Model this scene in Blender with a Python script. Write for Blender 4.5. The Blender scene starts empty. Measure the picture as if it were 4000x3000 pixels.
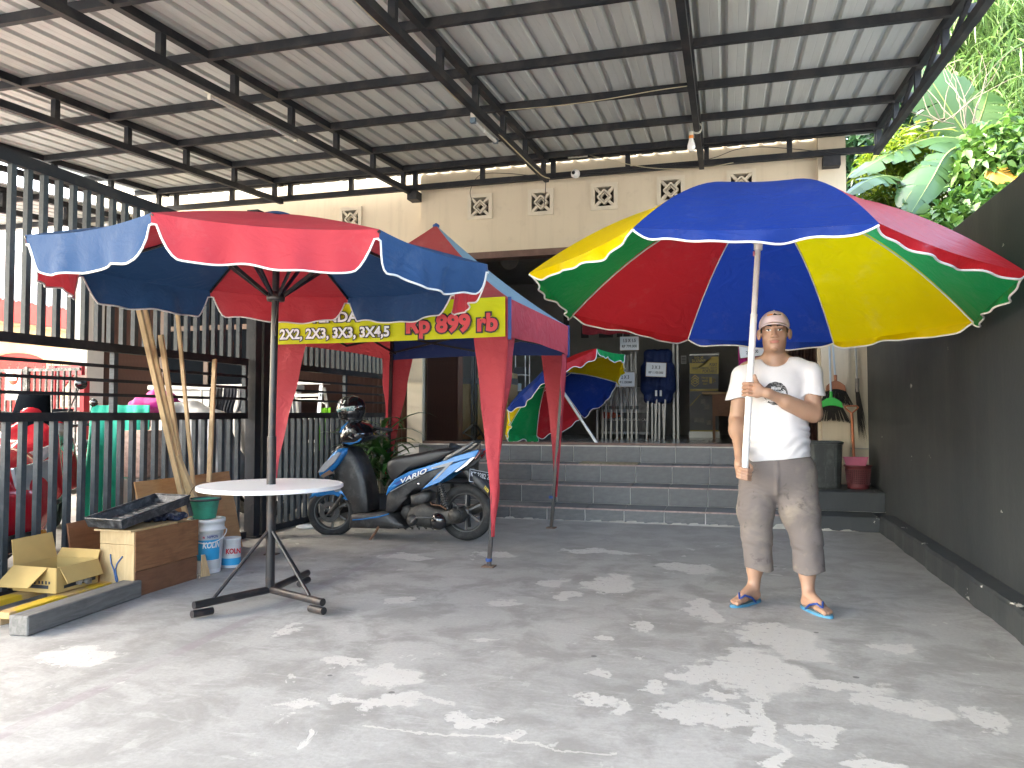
import bpy, bmesh, math, random
import numpy as np
from mathutils import Matrix, Vector

S = bpy.context.scene
R = math.radians
rnd = random.Random(7)
rng = np.random.default_rng(11)

# ---------------------------------------------------------------- camera, sky, sun, exposure
cam_data = bpy.data.cameras.new('camera')
cam_data.sensor_width = 36.0
cam_data.lens = 27.04
cam_data.clip_start = 0.05
cam_data.clip_end = 600.0
cam = bpy.data.objects.new('camera', cam_data)
S.collection.objects.link(cam)
cam.location = (0, 0, 1.12)
cam.rotation_euler = (R(92.154), 0, R(15.6))
S.camera = cam

SUN_VEC = Vector((-0.78, -0.16, 0.80)).normalized()        # towards the sun: left of the yard, a little behind the camera
sun_el = math.asin(SUN_VEC.z)
sun_az = math.atan2(SUN_VEC.x, SUN_VEC.y)                  # clockwise from +Y

world = bpy.data.worlds.new('World')
S.world = world
world.use_nodes = True
nt = world.node_tree
nt.nodes.clear()
sky = nt.nodes.new('ShaderNodeTexSky')
sky.sky_type = 'NISHITA'
sky.sun_disc = False
sky.sun_elevation = sun_el
sky.sun_rotation = sun_az
sky.air_density = 1.0
sky.dust_density = 5.0
sky.ozone_density = 0.6
bg = nt.nodes.new('ShaderNodeBackground')
bg.inputs['Strength'].default_value = 0.15
wo = nt.nodes.new('ShaderNodeOutputWorld')
nt.links.new(sky.outputs[0], bg.inputs['Color'])
nt.links.new(bg.outputs[0], wo.inputs['Surface'])

sl = bpy.data.lights.new('sun', 'SUN')
sl.energy = 0.65
sl.angle = R(14)
sl.color = (1.0, 0.955, 0.88)
sun = bpy.data.objects.new('sun', sl)
S.collection.objects.link(sun)
sun.rotation_euler = SUN_VEC.to_track_quat('Z', 'Y').to_euler()

vs = S.view_settings
vs.view_transform = 'Standard'
vs.look = 'None'
vs.exposure = 4.4
vs.gamma = 1.0
vs.use_curve_mapping = False
vs.use_white_balance = True
vs.white_balance_temperature = 6850
vs.white_balance_tint = 6
S.cycles.max_bounces = 7
S.cycles.diffuse_bounces = 4
S.cycles.glossy_bounces = 3
S.cycles.transmission_bounces = 4
S.cycles.transparent_max_bounces = 6
S.cycles.caustics_reflective = False
S.cycles.caustics_refractive = False
S.cycles.use_denoising = True

# the place was surveyed from the photograph: a sight line to a picture point, met at the stated depth Y of the thing that stands there
_cy, _sy, _cp, _sp = math.cos(R(15.6)), math.sin(R(15.6)), math.cos(R(2.154)), math.sin(R(2.154))
def at(px_, py_, Y):
    a, b = (px_ - 2000) / 3004, (1500 - py_) / 3004
    d = Vector((-_sy * (_cp - b * _sp) + _cy * a, _cy * (_cp - b * _sp) + _sy * a, _sp + b * _cp))
    return Vector((0, 0, 1.12)) + d * (Y / d.y)

# ---------------------------------------------------------------- naming helpers
COL = S.collection

def tag(o, label=None, cat=None, group=None, kind=None):
    if label: o['label'] = label
    if cat: o['category'] = cat
    if group: o['group'] = group
    if kind: o['kind'] = kind
    return o

def thing(name, label, cat, loc=(0, 0, 0), rotz=0.0, group=None):
    o = bpy.data.objects.new(name, None)
    o.empty_display_size = 0.1
    COL.objects.link(o)
    o.location = loc
    o.rotation_euler = (0, 0, rotz)
    return tag(o, label, cat, group)

def copy_tree(o, parent=None):
    c = o.copy()
    COL.objects.link(c)
    if parent is not None:
        c.parent = parent
    for ch in list(o.children):
        copy_tree(ch, c)
    return c

def wloc(o):
    """world translation of an unrotated chain of parents"""
    v = Vector((0, 0, 0))
    while o is not None:
        v = v + Vector(o.location)
        o = o.parent
    return v

# ---------------------------------------------------------------- materials
def srgb(r, g, b):
    f = lambda c: (c / 255 / 12.92) if c / 255 <= 0.04045 else ((c / 255 + 0.055) / 1.055) ** 2.4
    return (f(r), f(g), f(b))

class NT:
    def __init__(s, name):
        s.m = bpy.data.materials.new(name)
        s.m.use_nodes = True
        s.t = s.m.node_tree
        s.p = s.t.nodes['Principled BSDF']
        s.out = s.t.nodes['Material Output']
    def n(s, typ, **kw):
        nd = s.t.nodes.new(typ)
        for k, v in kw.items():
            setattr(nd, k, v)
        return nd
    def l(s, a, b):
        s.t.links.new(a, b)
    def val(s, sock, v):
        if hasattr(v, 'links'):
            s.l(v, sock)
        else:
            sock.default_value = v
    def coord(s, kind='Object'):
        return s.n('ShaderNodeTexCoord').outputs[kind]
    def mapping(s, vec, scale=(1, 1, 1), loc=(0, 0, 0), rot=(0, 0, 0)):
        m = s.n('ShaderNodeMapping')
        s.l(vec, m.inputs[0])
        m.inputs['Scale'].default_value = scale
        m.inputs['Location'].default_value = loc
        m.inputs['Rotation'].default_value = rot
        return m.outputs[0]
    def noise(s, vec, scale=5, detail=4, rough=0.55, dist=0.0):
        n = s.n('ShaderNodeTexNoise')
        s.l(vec, n.inputs['Vector'])
        n.inputs['Scale'].default_value = scale
        n.inputs['Detail'].default_value = detail
        n.inputs['Roughness'].default_value = rough
        n.inputs['Distortion'].default_value = dist
        return n.outputs[0]
    def ramp(s, fac, stops):
        r = s.n('ShaderNodeValToRGB')
        s.l(fac, r.inputs[0])
        e = r.color_ramp.elements
        while len(e) < len(stops):
            e.new(0.5)
        for el, (p, c) in zip(e, stops):
            el.position = p
            el.color = (c, c, c, 1) if isinstance(c, (int, float)) else (*c, 1)
        return r.outputs[0]
    def mix(s, fac, a, b, blend='MIX'):
        m = s.n('ShaderNodeMix', data_type='RGBA', blend_type=blend)
        s.val(m.inputs[0], fac)
        for sock, v in ((m.inputs[6], a), (m.inputs[7], b)):
            if hasattr(v, 'links'):
                s.l(v, sock)
            else:
                sock.default_value = (*v, 1) if len(v) == 3 else v
        return m.outputs[2]
    def math(s, op, a, b=0.0, c=0.0, clamp=False):
        m = s.n('ShaderNodeMath', operation=op)
        m.use_clamp = clamp
        for i, v in enumerate((a, b, c)):
            s.val(m.inputs[i], v)
        return m.outputs[0]
    def sep(s, vec):
        n = s.n('ShaderNodeSeparateXYZ')
        s.l(vec, n.inputs[0])
        return n.outputs
    def bump(s, h, strength=0.3, dist=0.01):
        b = s.n('ShaderNodeBump')
        s.l(h, b.inputs['Height'])
        b.inputs['Strength'].default_value = strength
        b.inputs['Distance'].default_value = dist
        s.l(b.outputs[0], s.p.inputs['Normal'])
        return b

MATS = {}
def mat(name, col, rough=0.6, metal=0.0, var=0.12, vscale=6.0, bump=0.0, bscale=60.0, dirt=None, dscale=3.0, damount=0.5,
        spec=0.5, coat=0.0, trans=0.0, stretch=(1, 1, 1), rvar=0.1, objvar=0.0):
    """one surface: base colour with mottling, optional dirt of its own colour, fine relief"""
    if name in MATS:
        return MATS[name]
    k = NT(name)
    co = k.mapping(k.coord('Object'), stretch)
    n1 = k.noise(co, vscale, 5, 0.6)
    lo = tuple(max(0, c * (1 - var)) for c in col)
    hi = tuple(min(1, c * (1 + var)) for c in col)
    c = k.mix(k.ramp(n1, [(0.3, 0.0), (0.7, 1.0)]), lo, hi)
    if dirt:
        n2 = k.noise(co, dscale, 8, 0.7, 0.3)
        c = k.mix(k.math('MULTIPLY', k.ramp(n2, [(0.48, 0.0), (0.7, 1.0)]), damount), c, dirt)
    if objvar:
        oi = k.n('ShaderNodeObjectInfo')
        hsv = k.n('ShaderNodeHueSaturation')
        k.l(c, hsv.inputs['Color'])
        k.l(k.math('ADD', k.math('MULTIPLY', oi.outputs['Random'], 2 * objvar), 1 - objvar), hsv.inputs['Value'])
        c = hsv.outputs[0]
    k.l(c, k.p.inputs['Base Color'])
    k.l(k.math('ADD', k.math('MULTIPLY', n1, 2 * rvar), rough - rvar, clamp=True), k.p.inputs['Roughness'])
    k.p.inputs['Metallic'].default_value = metal
    k.p.inputs['Specular IOR Level'].default_value = spec
    k.p.inputs['Coat Weight'].default_value = coat
    k.p.inputs['Coat Roughness'].default_value = 0.08
    if bump:
        k.bump(k.noise(co, bscale, 4, 0.6), bump, 0.004)
    if trans:
        tb = k.n('ShaderNodeBsdfTranslucent')
        k.l(c, tb.inputs[0])
        mx = k.n('ShaderNodeMixShader')
        mx.inputs[0].default_value = trans
        k.l(k.p.outputs[0], mx.inputs[1])
        k.l(tb.outputs[0], mx.inputs[2])
        k.l(mx.outputs[0], k.out.inputs['Surface'])
    MATS[name] = k.m
    return k.m

# ---------------------------------------------------------------- mesh builder
class MB:
    def __init__(s):
        s.v = []; s.f = []; s.mi = []; s.smooth = []; s.cur = 0; s.sm = False
    def add(s, vs, fs, smooth=None):
        b = len(s.v)
        s.v += [tuple(v) for v in vs]
        for f in fs:
            s.f.append([b + i for i in f]); s.mi.append(s.cur); s.smooth.append(s.sm if smooth is None else smooth)
        return s
    def box(s, c, d, rot=None, bev=0.0):
        x, y, z = d[0] / 2, d[1] / 2, d[2] / 2
        if bev > 0:
            b = min(bev, x * .9, y * .9, z * .9)
            bm = bmesh.new()
            bmesh.ops.create_cube(bm, size=1, matrix=Matrix.Diagonal((d[0], d[1], d[2], 1)))
            bmesh.ops.bevel(bm, geom=bm.edges[:], offset=b, segments=1, affect='EDGES')
            P = [v.co.copy() for v in bm.verts]
            bm.verts.index_update()
            F = [[v.index for v in f.verts] for f in bm.faces]
            bm.free()
        else:
            P = [Vector((i * x, j * y, k * z)) for k in (-1, 1) for j in (-1, 1) for i in (-1, 1)]
            F = [(0, 2, 3, 1), (4, 5, 7, 6), (0, 1, 5, 4), (2, 6, 7, 3), (0, 4, 6, 2), (1, 3, 7, 5)]
        if rot is not None:
            P = [rot @ p for p in P]
        C = Vector(c)
        return s.add([p + C for p in P], F)
    def span(s, x0, x1, y0, y1, z0, z1, bev=0.0):
        return s.box(((x0 + x1) / 2, (y0 + y1) / 2, (z0 + z1) / 2), (abs(x1 - x0), abs(y1 - y0), abs(z1 - z0)), None, bev)
    def bar(s, a, b, w, h, up=(0, 0, 1), bev=0.0):
        a = Vector(a); b = Vector(b); d = b - a; L = d.length; d.normalize()
        u = Vector(up)
        if abs(d.dot(u)) > 0.99: u = Vector((0, 1, 0))
        sx = d.cross(u).normalized(); uz = sx.cross(d).normalized()
        rot = Matrix((sx, d, uz)).transposed()
        return s.box((a + b) / 2, (w, L, h), rot, bev)
    def tube(s, pts, r, seg=10, cap=True, smooth=True, up=None):
        pts = [Vector(p) for p in pts]
        n = len(pts)
        rs = r if isinstance(r, (list, tuple)) else [r] * n
        rings = []
        prev = None
        for i, p in enumerate(pts):
            t = (pts[min(i + 1, n - 1)] - pts[max(i - 1, 0)]).normalized()
            if prev is None:
                a = Vector((0, 0, 1)) if abs(t.z) < 0.9 else Vector((1, 0, 0))
                u = t.cross(a).normalized()
            else:
                u = (prev - t * prev.dot(t)).normalized()
            prev = u
            w = t.cross(u)
            rings.append([p + (u * math.cos(2 * math.pi * k / seg) + w * math.sin(2 * math.pi * k / seg)) * rs[i] for k in range(seg)])
        V = [v for rg in rings for v in rg]
        F = [(i * seg + k, i * seg + (k + 1) % seg, (i + 1) * seg + (k + 1) % seg, (i + 1) * seg + k) for i in range(n - 1) for k in range(seg)]
        s.add(V, F, smooth)
        if cap:
            s.add(rings[0], [list(range(seg))[::-1]], False)
            s.add(rings[-1], [list(range(seg))], False)
        return s
    def lathe(s, prof, c=(0, 0, 0), seg=24, axis=(0, 0, 1), smooth=True, a0=0.0, a1=2 * math.pi):
        ax = Vector(axis).normalized()
        u = ax.cross(Vector((1, 0, 0)) if abs(ax.x) < 0.9 else Vector((0, 1, 0))).normalized()
        w = ax.cross(u)
        C = Vector(c)
        full = abs(a1 - a0 - 2 * math.pi) < 1e-6
        m = seg if full else seg + 1
        V = []
        for r, z in prof:
            for k in range(m):
                a = a0 + (a1 - a0) * k / seg
                V.append(C + ax * z + (u * math.cos(a) + w * math.sin(a)) * r)
        F = []
        for i in range(len(prof) - 1):
            for k in range(seg):
                k2 = (k + 1) % m
                F.append((i * m + k, i * m + k2, (i + 1) * m + k2, (i + 1) * m + k))
        return s.add(V, F, smooth)
    def cyl(s, a, b, r, seg=14, r2=None, smooth=True):
        return s.tube([a, b], [r, r if r2 is None else r2], seg, True, smooth)
    def poly(s, pts, th, nrm=None):
        """flat polygon given thickness along its normal"""
        P = [Vector(p) for p in pts]
        if nrm is None:
            nrm = (P[1] - P[0]).cross(P[2] - P[0])
        nrm = Vector(nrm).normalized() * (th / 2)
        n = len(P)
        s.add([p + nrm for p in P] + [p - nrm for p in P],
              [list(range(n)), list(range(n, 2 * n))[::-1]] + [(i, n + i, n + (i + 1) % n, (i + 1) % n) for i in range(n)])
        return s
    def grid(s, fn, nu, nv, smooth=True, th=0.0):
        V = [Vector(fn(i / nu, j / nv)) for j in range(nv + 1) for i in range(nu + 1)]
        F = [(j * (nu + 1) + i, j * (nu + 1) + i + 1, (j + 1) * (nu + 1) + i + 1, (j + 1) * (nu + 1) + i) for j in range(nv) for i in range(nu)]
        return s.add(V, F, smooth)
    def build(s, name, m, parent=None, world=True, bevel=0.0, solid=0.0, sub=0, offs=0.0, loc=None):
        """world=True: vertices are given in the space of the root's parent (world); they are re-centred"""
        V = np.array(s.v, dtype=float).reshape(-1, 3)
        c = (V.min(0) + V.max(0)) / 2 if loc is None else np.array(loc)
        me = bpy.data.meshes.new(name)
        me.from_pydata((V - c).tolist(), [], s.f)
        ms = m if isinstance(m, (list, tuple)) else [m]
        for q in ms:
            me.materials.append(q)
        if len(s.mi):
            me.polygons.foreach_set('material_index', s.mi)
            me.polygons.foreach_set('use_smooth', s.smooth)
        me.update()
        o = bpy.data.objects.new(name, me)
        COL.objects.link(o)
        if parent is not None:
            o.parent = parent
            base = wloc(parent) if world else Vector((0, 0, 0))
            o.location = Vector(c) - base
        else:
            o.location = c
        if bevel:
            b = o.modifiers.new('bevel', 'BEVEL'); b.width = bevel; b.segments = 2; b.limit_method = 'ANGLE'; b.angle_limit = R(40)
        if solid:
            q = o.modifiers.new('solidify', 'SOLIDIFY'); q.thickness = solid; q.offset = offs
        if sub:
            q = o.modifiers.new('subsurf', 'SUBSURF'); q.levels = sub; q.render_levels = sub
        return o

def text_mesh(txt, size=1.0, bold=0.0, extrude=0.0, shear=0.0, space=1.0, res=3, align='CENTER', line=1.0):
    cu = bpy.data.curves.new('lettering', 'FONT')
    cu.body = txt
    cu.size = size
    cu.offset = bold * size
    cu.extrude = extrude
    cu.shear = shear
    cu.space_character = space
    cu.space_line = line
    cu.resolution_u = res
    cu.align_x = align
    cu.align_y = 'CENTER'
    cu.fill_mode = 'FRONT' if extrude == 0 else 'BOTH'
    o = bpy.data.objects.new('lettering', cu)
    COL.objects.link(o)
    dg = bpy.context.evaluated_depsgraph_get()
    me = bpy.data.meshes.new_from_object(o.evaluated_get(dg))
    bpy.data.objects.remove(o)
    bpy.data.curves.remove(cu)
    return me

def text(txt, m, parent, pos, right, up, size, bold=0.02, fit=None, shear=0.0, space=1.0, align='CENTER', name='lettering', sx=1.0, wrap=None, line=1.0, world=True):
    """flat print standing on a surface: pos is its middle, right/up its axes (world); wrap(p) may bend it onto a curved surface"""
    me = text_mesh(txt, 1.0, bold, 0.0, shear, space, 3, align, line)
    me.name = name
    r = Vector(right).normalized(); u = Vector(up).normalized()
    n = len(me.vertices)
    co = np.zeros(n * 3); me.vertices.foreach_get('co', co); co = co.reshape(-1, 3)
    if n == 0:
        return None
    w = co[:, 0].max() - co[:, 0].min()
    k = size
    kx = size * sx
    if fit: kx = fit / w
    P = Vector(pos)
    pts = [P + r * (c[0] * kx) + u * (c[1] * k) for c in co]
    if wrap: pts = [Vector(wrap(p)) for p in pts]
    c = sum(pts, Vector()) / n
    me.vertices.foreach_set('co', np.array([p - c for p in pts]).ravel())
    me.materials.clear(); me.materials.append(m)
    me.update()
    o = bpy.data.objects.new(name, me)
    COL.objects.link(o)
    o.parent = parent
    o.location = c - (wloc(parent) if (parent is not None and world) else Vector())
    return o

# ---------------------------------------------------------------- blended solids (distance fields turned into meshes)
class Field:
    def __init__(s, lo, hi, h):
        s.h = h
        s.lo = np.array(lo, float)
        s.n = np.ceil((np.array(hi, float) - s.lo) / h).astype(int) + 1
        s.d = np.full(s.n, 1.0, dtype=np.float32)
    def _win(s, lo, hi, pad):
        a = np.maximum(np.floor((np.array(lo) - pad - s.lo) / s.h).astype(int), 0)
        b = np.minimum(np.ceil((np.array(hi) + pad - s.lo) / s.h).astype(int) + 1, s.n)
        if (b <= a).any(): return None
        ax = [s.lo[i] + s.h * np.arange(a[i], b[i]) for i in range(3)]
        X, Y, Z = np.meshgrid(*ax, indexing='ij')
        return tuple(slice(a[i], b[i]) for i in range(3)), X, Y, Z
    def _put(s, sl, d, k, sub=False):
        o = s.d[sl]
        d = d.astype(np.float32)
        if sub:
            if k <= 0: s.d[sl] = np.maximum(o, -d); return
            hh = np.maximum(k - np.abs(o + d), 0) / k
            s.d[sl] = np.maximum(o, -d) + hh * hh * k * 0.25
        else:
            if k <= 0: s.d[sl] = np.minimum(o, d); return
            hh = np.maximum(k - np.abs(o - d), 0) / k
            s.d[sl] = np.minimum(o, d) - hh * hh * k * 0.25
    def cone(s, a, b, ra, rb, k=0.02, sub=False, flat=None):
        """capsule with two radii; flat=(axis vector, factor) squashes the section"""
        a = np.array(a, float); b = np.array(b, float)
        m = max(ra, rb) * 1.6 + k
        w = s._win(np.minimum(a, b), np.maximum(a, b), m + 0.01)
        if w is None: return s
        sl, X, Y, Z = w
        ba = b - a; L2 = (ba @ ba) or 1e-9
        t = np.clip(((X - a[0]) * ba[0] + (Y - a[1]) * ba[1] + (Z - a[2]) * ba[2]) / L2, 0, 1)
        dx = X - a[0] - t * ba[0]; dy = Y - a[1] - t * ba[1]; dz = Z - a[2] - t * ba[2]
        if flat is not None:
            n = np.array(flat[0], float); n /= np.linalg.norm(n)
            q = (dx * n[0] + dy * n[1] + dz * n[2]) * (1 / flat[1] - 1)
            dx = dx + n[0] * q; dy = dy + n[1] * q; dz = dz + n[2] * q
        d = np.sqrt(dx * dx + dy * dy + dz * dz) - (ra + (rb - ra) * t)
        if flat is not None: d = d * min(1.0, flat[1])
        s._put(sl, d, k, sub)
        return s
    def ell(s, c, r, k=0.02, sub=False, rot=None):
        c = np.array(c, float); r = np.array(r, float)
        R_ = max(r)
        e = np.full(3, R_) if rot is not None else r
        w = s._win(c - e, c + e, k + 0.012)
        if w is None: return s
        sl, X, Y, Z = w
        dx, dy, dz = X - c[0], Y - c[1], Z - c[2]
        if rot is not None:
            M = np.array(rot)                       # columns: local axes in world
            dx, dy, dz = (M[0][i] * dx + M[1][i] * dy + M[2][i] * dz for i in range(3))
        q = np.sqrt((dx / r[0]) ** 2 + (dy / r[1]) ** 2 + (dz / r[2]) ** 2)
        g = np.sqrt((dx / r[0] ** 2) ** 2 + (dy / r[1] ** 2) ** 2 + (dz / r[2] ** 2) ** 2) + 1e-9
        d = np.where(q < 1e-4, -min(r), q * (q - 1) / g)
        s._put(sl, d, k, sub)
        return s
    def cut(s, fn):
        ax = [s.lo[i] + s.h * np.arange(s.n[i]) for i in range(3)]
        X, Y, Z = np.meshgrid(*ax, indexing='ij')
        s.d = np.maximum(s.d, fn(X, Y, Z).astype(np.float32))
        return s
    def mesh(s):
        """naive surface nets"""
        d = s.d
        d[0] = d[-1] = 1; d[:, 0] = d[:, -1] = 1; d[:, :, 0] = d[:, :, -1] = 1
        ins = d < 0
        c = [ins[i:ins.shape[0] - 1 + i, j:ins.shape[1] - 1 + j, k:ins.shape[2] - 1 + k] for i in (0, 1) for j in (0, 1) for k in (0, 1)]
        cnt = sum(x.astype(np.uint8) for x in c)
        act = (cnt > 0) & (cnt < 8)
        idx = np.full(act.shape, -1, np.int64)
        cells = np.argwhere(act)
        idx[act] = np.arange(len(cells))
        acc = np.zeros((len(cells), 3)); num = np.zeros(len(cells))
        cor = [(i, j, k) for i in (0, 1) for j in (0, 1) for k in (0, 1)]
        dv = {o: d[cells[:, 0] + o[0], cells[:, 1] + o[1], cells[:, 2] + o[2]].astype(float) for o in cor}
        for o in cor:
            for a in range(3):
                if o[a] == 0:
                    q = list(o); q[a] = 1; q = tuple(q)
                    A, B = dv[o], dv[q]
                    m = (A < 0) != (B < 0)
                    t = np.zeros_like(A); t[m] = A[m] / (A[m] - B[m])
                    p = np.tile(np.array(o, float), (len(A), 1)); p[:, a] += t
                    acc[m] += p[m]; num[m] += 1
        V = s.lo + s.h * (cells + acc / num[:, None])
        F = []
        for a in range(3):
            b, e = (a + 1) % 3, (a + 2) % 3
            sl0 = [slice(None)] * 3; sl1 = [slice(None)] * 3
            sl0[a] = slice(0, -1); sl1[a] = slice(1, None)
            s0, s1 = ins[tuple(sl0)], ins[tuple(sl1)]
            E = np.argwhere(s0 != s1)
            fl = s0[tuple(E.T)]
            ok = (E[:, b] > 0) & (E[:, e] > 0) & (E[:, b] < idx.shape[b]) & (E[:, e] < idx.shape[e])
            E = E[ok]; fl = fl[ok]
            def g(db, de):
                q = E.copy(); q[:, b] -= db; q[:, e] -= de
                return idx[q[:, 0], q[:, 1], q[:, 2]]
            quad = np.stack([g(1, 1), g(0, 1), g(0, 0), g(1, 0)], 1)
            quad[~fl] = quad[~fl][:, ::-1]
            F.append(quad)
        return V, np.concatenate(F)

def field_obj(name, V, F, mats, parent=None, midx=None, smooth=True, relax=0, world=True):
    if relax:
        V = V.copy()
        n = len(V)
        e = np.concatenate([F[:, [0, 1]], F[:, [1, 2]], F[:, [2, 3]], F[:, [3, 0]]])
        for it in range(relax):
            a = np.zeros_like(V); c = np.zeros(n)
            for x, y in ((0, 1), (1, 0)):
                np.add.at(a, e[:, x], V[e[:, y]]); np.add.at(c, e[:, x], 1)
            V = 0.5 * V + 0.5 * a / c[:, None]
    c = (V.min(0) + V.max(0)) / 2
    me = bpy.data.meshes.new(name)
    me.vertices.add(len(V)); me.vertices.foreach_set('co', (V - c).ravel())
    me.loops.add(F.size); me.loops.foreach_set('vertex_index', F.ravel().astype(np.int32))
    me.polygons.add(len(F)); me.polygons.foreach_set('loop_start', np.arange(0, F.size, 4, dtype=np.int32))
    me.polygons.foreach_set('use_smooth', np.full(len(F), smooth))
    for q in (mats if isinstance(mats, (list, tuple)) else [mats]):
        me.materials.append(q)
    if midx is not None:
        me.polygons.foreach_set('material_index', np.asarray(midx, dtype=np.int32))
    me.update(calc_edges=True)
    me.validate()
    o = bpy.data.objects.new(name, me)
    COL.objects.link(o)
    if parent is not None:
        o.parent = parent
        o.location = Vector(c) - (wloc(parent) if world else Vector())
    else:
        o.location = c
    return o

def share(o, name, parent, loc, rot=None, scale=None):
    """another piece with the same mesh; loc local to parent"""
    c = bpy.data.objects.new(name, o.data)
    COL.objects.link(c)
    c.parent = parent
    c.location = loc
    if rot: c.rotation_euler = rot
    if scale: c.scale = scale
    return c
# ================================================================ SETTING: ground, yard floor
def floor_material():
    k = NT('yard concrete')
    co = k.coord('Object')                                    # object origin sits at the world origin: metres
    n_big = k.noise(co, 0.7, 5, 0.6)
    n_mid = k.noise(co, 3.2, 6, 0.65, 0.4)
    n_fin = k.noise(co, 55, 5, 0.7)
    n_str = k.noise(k.mapping(co, (1.0, 3.5, 1)), 5.0, 7, 0.7, 0.6)
    c = k.mix(k.ramp(n_big, [(0.35, 0.0), (0.65, 1.0)]), (0.30, 0.298, 0.288), (0.40, 0.396, 0.383))
    c = k.mix(k.math('MULTIPLY', k.ramp(n_mid, [(0.45, 0.0), (0.60, 1.0)]), 0.75), c, (0.225, 0.220, 0.208))
    c = k.mix(k.math('MULTIPLY', k.ramp(n_str, [(0.55, 0.0), (0.72, 1.0)]), 0.5), c, (0.50, 0.495, 0.48))
    # older darker, greasier concrete towards the steps
    y = k.sep(co)[1]
    x = k.sep(co)[0]
    far = k.math('MULTIPLY', k.math('SUBTRACT', k.math('ADD', y, k.math('MULTIPLY', n_mid, 1.6)), 5.3), 0.55, clamp=True)
    c = k.mix(k.math('MULTIPLY', far, 0.5), c, (0.21, 0.205, 0.19))
    c = k.mix(k.math('MULTIPLY', k.ramp(n_fin, [(0.4, 0.0), (0.7, 1.0)]), 0.3), c, (0.16, 0.155, 0.145))
    # flaked pale screed: patches with an outline of their own
    wob = k.n('ShaderNodeTexNoise'); k.l(co, wob.inputs['Vector']); wob.inputs['Scale'].default_value = 4.5; wob.inputs['Detail'].default_value = 7; wob.inputs['Roughness'].default_value = 0.62
    off = k.n('ShaderNodeVectorMath', operation='MULTIPLY_ADD')
    k.l(wob.outputs['Color'], off.inputs[0]); off.inputs[1].default_value = (0.42, 0.55, 0); k.l(co, off.inputs[2])
    sub = k.n('ShaderNodeVectorMath', operation='SUBTRACT'); k.l(off.outputs[0], sub.inputs[0]); sub.inputs[1].default_value = (0.21, 0.275, 0)
    P = [(-1.39, 3.06, .17, .17), (-1.66, 3.15, .12, .07), (-1.30, 2.75, .17, .07), (-1.15, 2.83, .10, .05), (0.10, 3.52, .22, .34), (0.13, 3.0, .045, .3), (0.13, 2.55, .05, .26),
         (0.42, 3.45, .24, .10), (0.62, 3.27, .16, .14), (-0.05, 2.97, .20, .12), (-.15, 3.45, .10, .12), (0.22, 4.15, .20, .26), (0.30, 3.9, .16, .12), (-0.51, 3.0, .09, .09),
         (-0.39, 2.94, .06, .10), (-0.54, 3.35, .06, .07), (-0.30, 3.21, .06, .10), (-0.07, 3.18, .08, .05), (0.90, 3.25, .10, .13), (0.98, 2.85, .06, .16), (-1.60, 2.66, .10, .06),
         (-0.74, 5.07, .17, .30), (-0.14, 4.56, .09, .26), (-0.30, 5.74, .24, .20), (-0.97, 4.68, .08, .12), (-1.28, 4.41, .09, .12), (-1.1, 5.0, .1, .12), (-1.9, 4.3, .07, .1),
         (-0.45, 4.15, .07, .09), (-0.9, 2.72, .09, .05), (-0.72, 2.62, .05, .07), (-2.9, 2.9, .2, .1), (0.45, 2.7, .12, .06), (0.75, 4.1, .09, .07), (-2.2, 3.55, .1, .06), (-1.0, 6.2, .35, .12),
         (-1.75, 5.9, .2, .1), (-2.4, 5.6, .25, .12), (0.30, 2.9, .1, .05), (-.6, 3.9, .06, .05), (-1.2, 3.7, .06, .05), (-0.2, 2.45, .14, .05)]
    acc = None
    for (px_, py_, rx, ry) in P:
        d = k.n('ShaderNodeVectorMath', operation='SUBTRACT'); k.l(sub.outputs[0], d.inputs[0]); d.inputs[1].default_value = (px_, py_, 0)
        m = k.n('ShaderNodeVectorMath', operation='MULTIPLY'); k.l(d.outputs[0], m.inputs[0]); m.inputs[1].default_value = (1 / rx, 1 / ry, 0)
        ln = k.n('ShaderNodeVectorMath', operation='LENGTH'); k.l(m.outputs[0], ln.inputs[0])
        v = ln.outputs['Value']
        acc = v if acc is None else k.math('SMOOTH_MIN', acc, v, 0.25)
    ntex = k.noise(co, 9, 6, 0.7)
    edge = k.math('SUBTRACT', k.math('ADD', 1.0, k.math('MULTIPLY', k.math('SUBTRACT', ntex, 0.5), 1.1)), acc)
    big = k.ramp(k.math('MULTIPLY', edge, 6.0, clamp=True), [(0.0, 0.0), (1.0, 1.0)])
    # small scattered flakes, thinning out towards the steps
    fl = k.noise(k.mapping(co, (1, 0.62, 1)), 7.5, 5, 0.6, 0.5)
    thin = k.math('MULTIPLY', k.math('SUBTRACT', y, 2.0), 0.008, clamp=True)
    small = k.ramp(k.math('SUBTRACT', fl, thin), [(0.628, 0.0), (0.645, 1.0)])
    small = k.math('MULTIPLY', small, k.ramp(k.noise(co, 1.1, 3, 0.5), [(0.44, 0.0), (0.58, 0.8)]))
    patch = k.math('MAXIMUM', k.math('MULTIPLY', big, k.ramp(n_mid, [(0.3, 0.75), (0.6, 1.0)])), small)
    pits = k.ramp(k.noise(co, 38, 3, 0.6), [(0.34, 0.0), (0.40, 1.0)])
    patch = k.math('MULTIPLY', patch, pits)
    pc = k.mix(n_mid, (0.50, 0.485, 0.455), (0.60, 0.59, 0.56))
    c = k.mix(k.math('MULTIPLY', patch, 0.7), c, pc)
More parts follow.
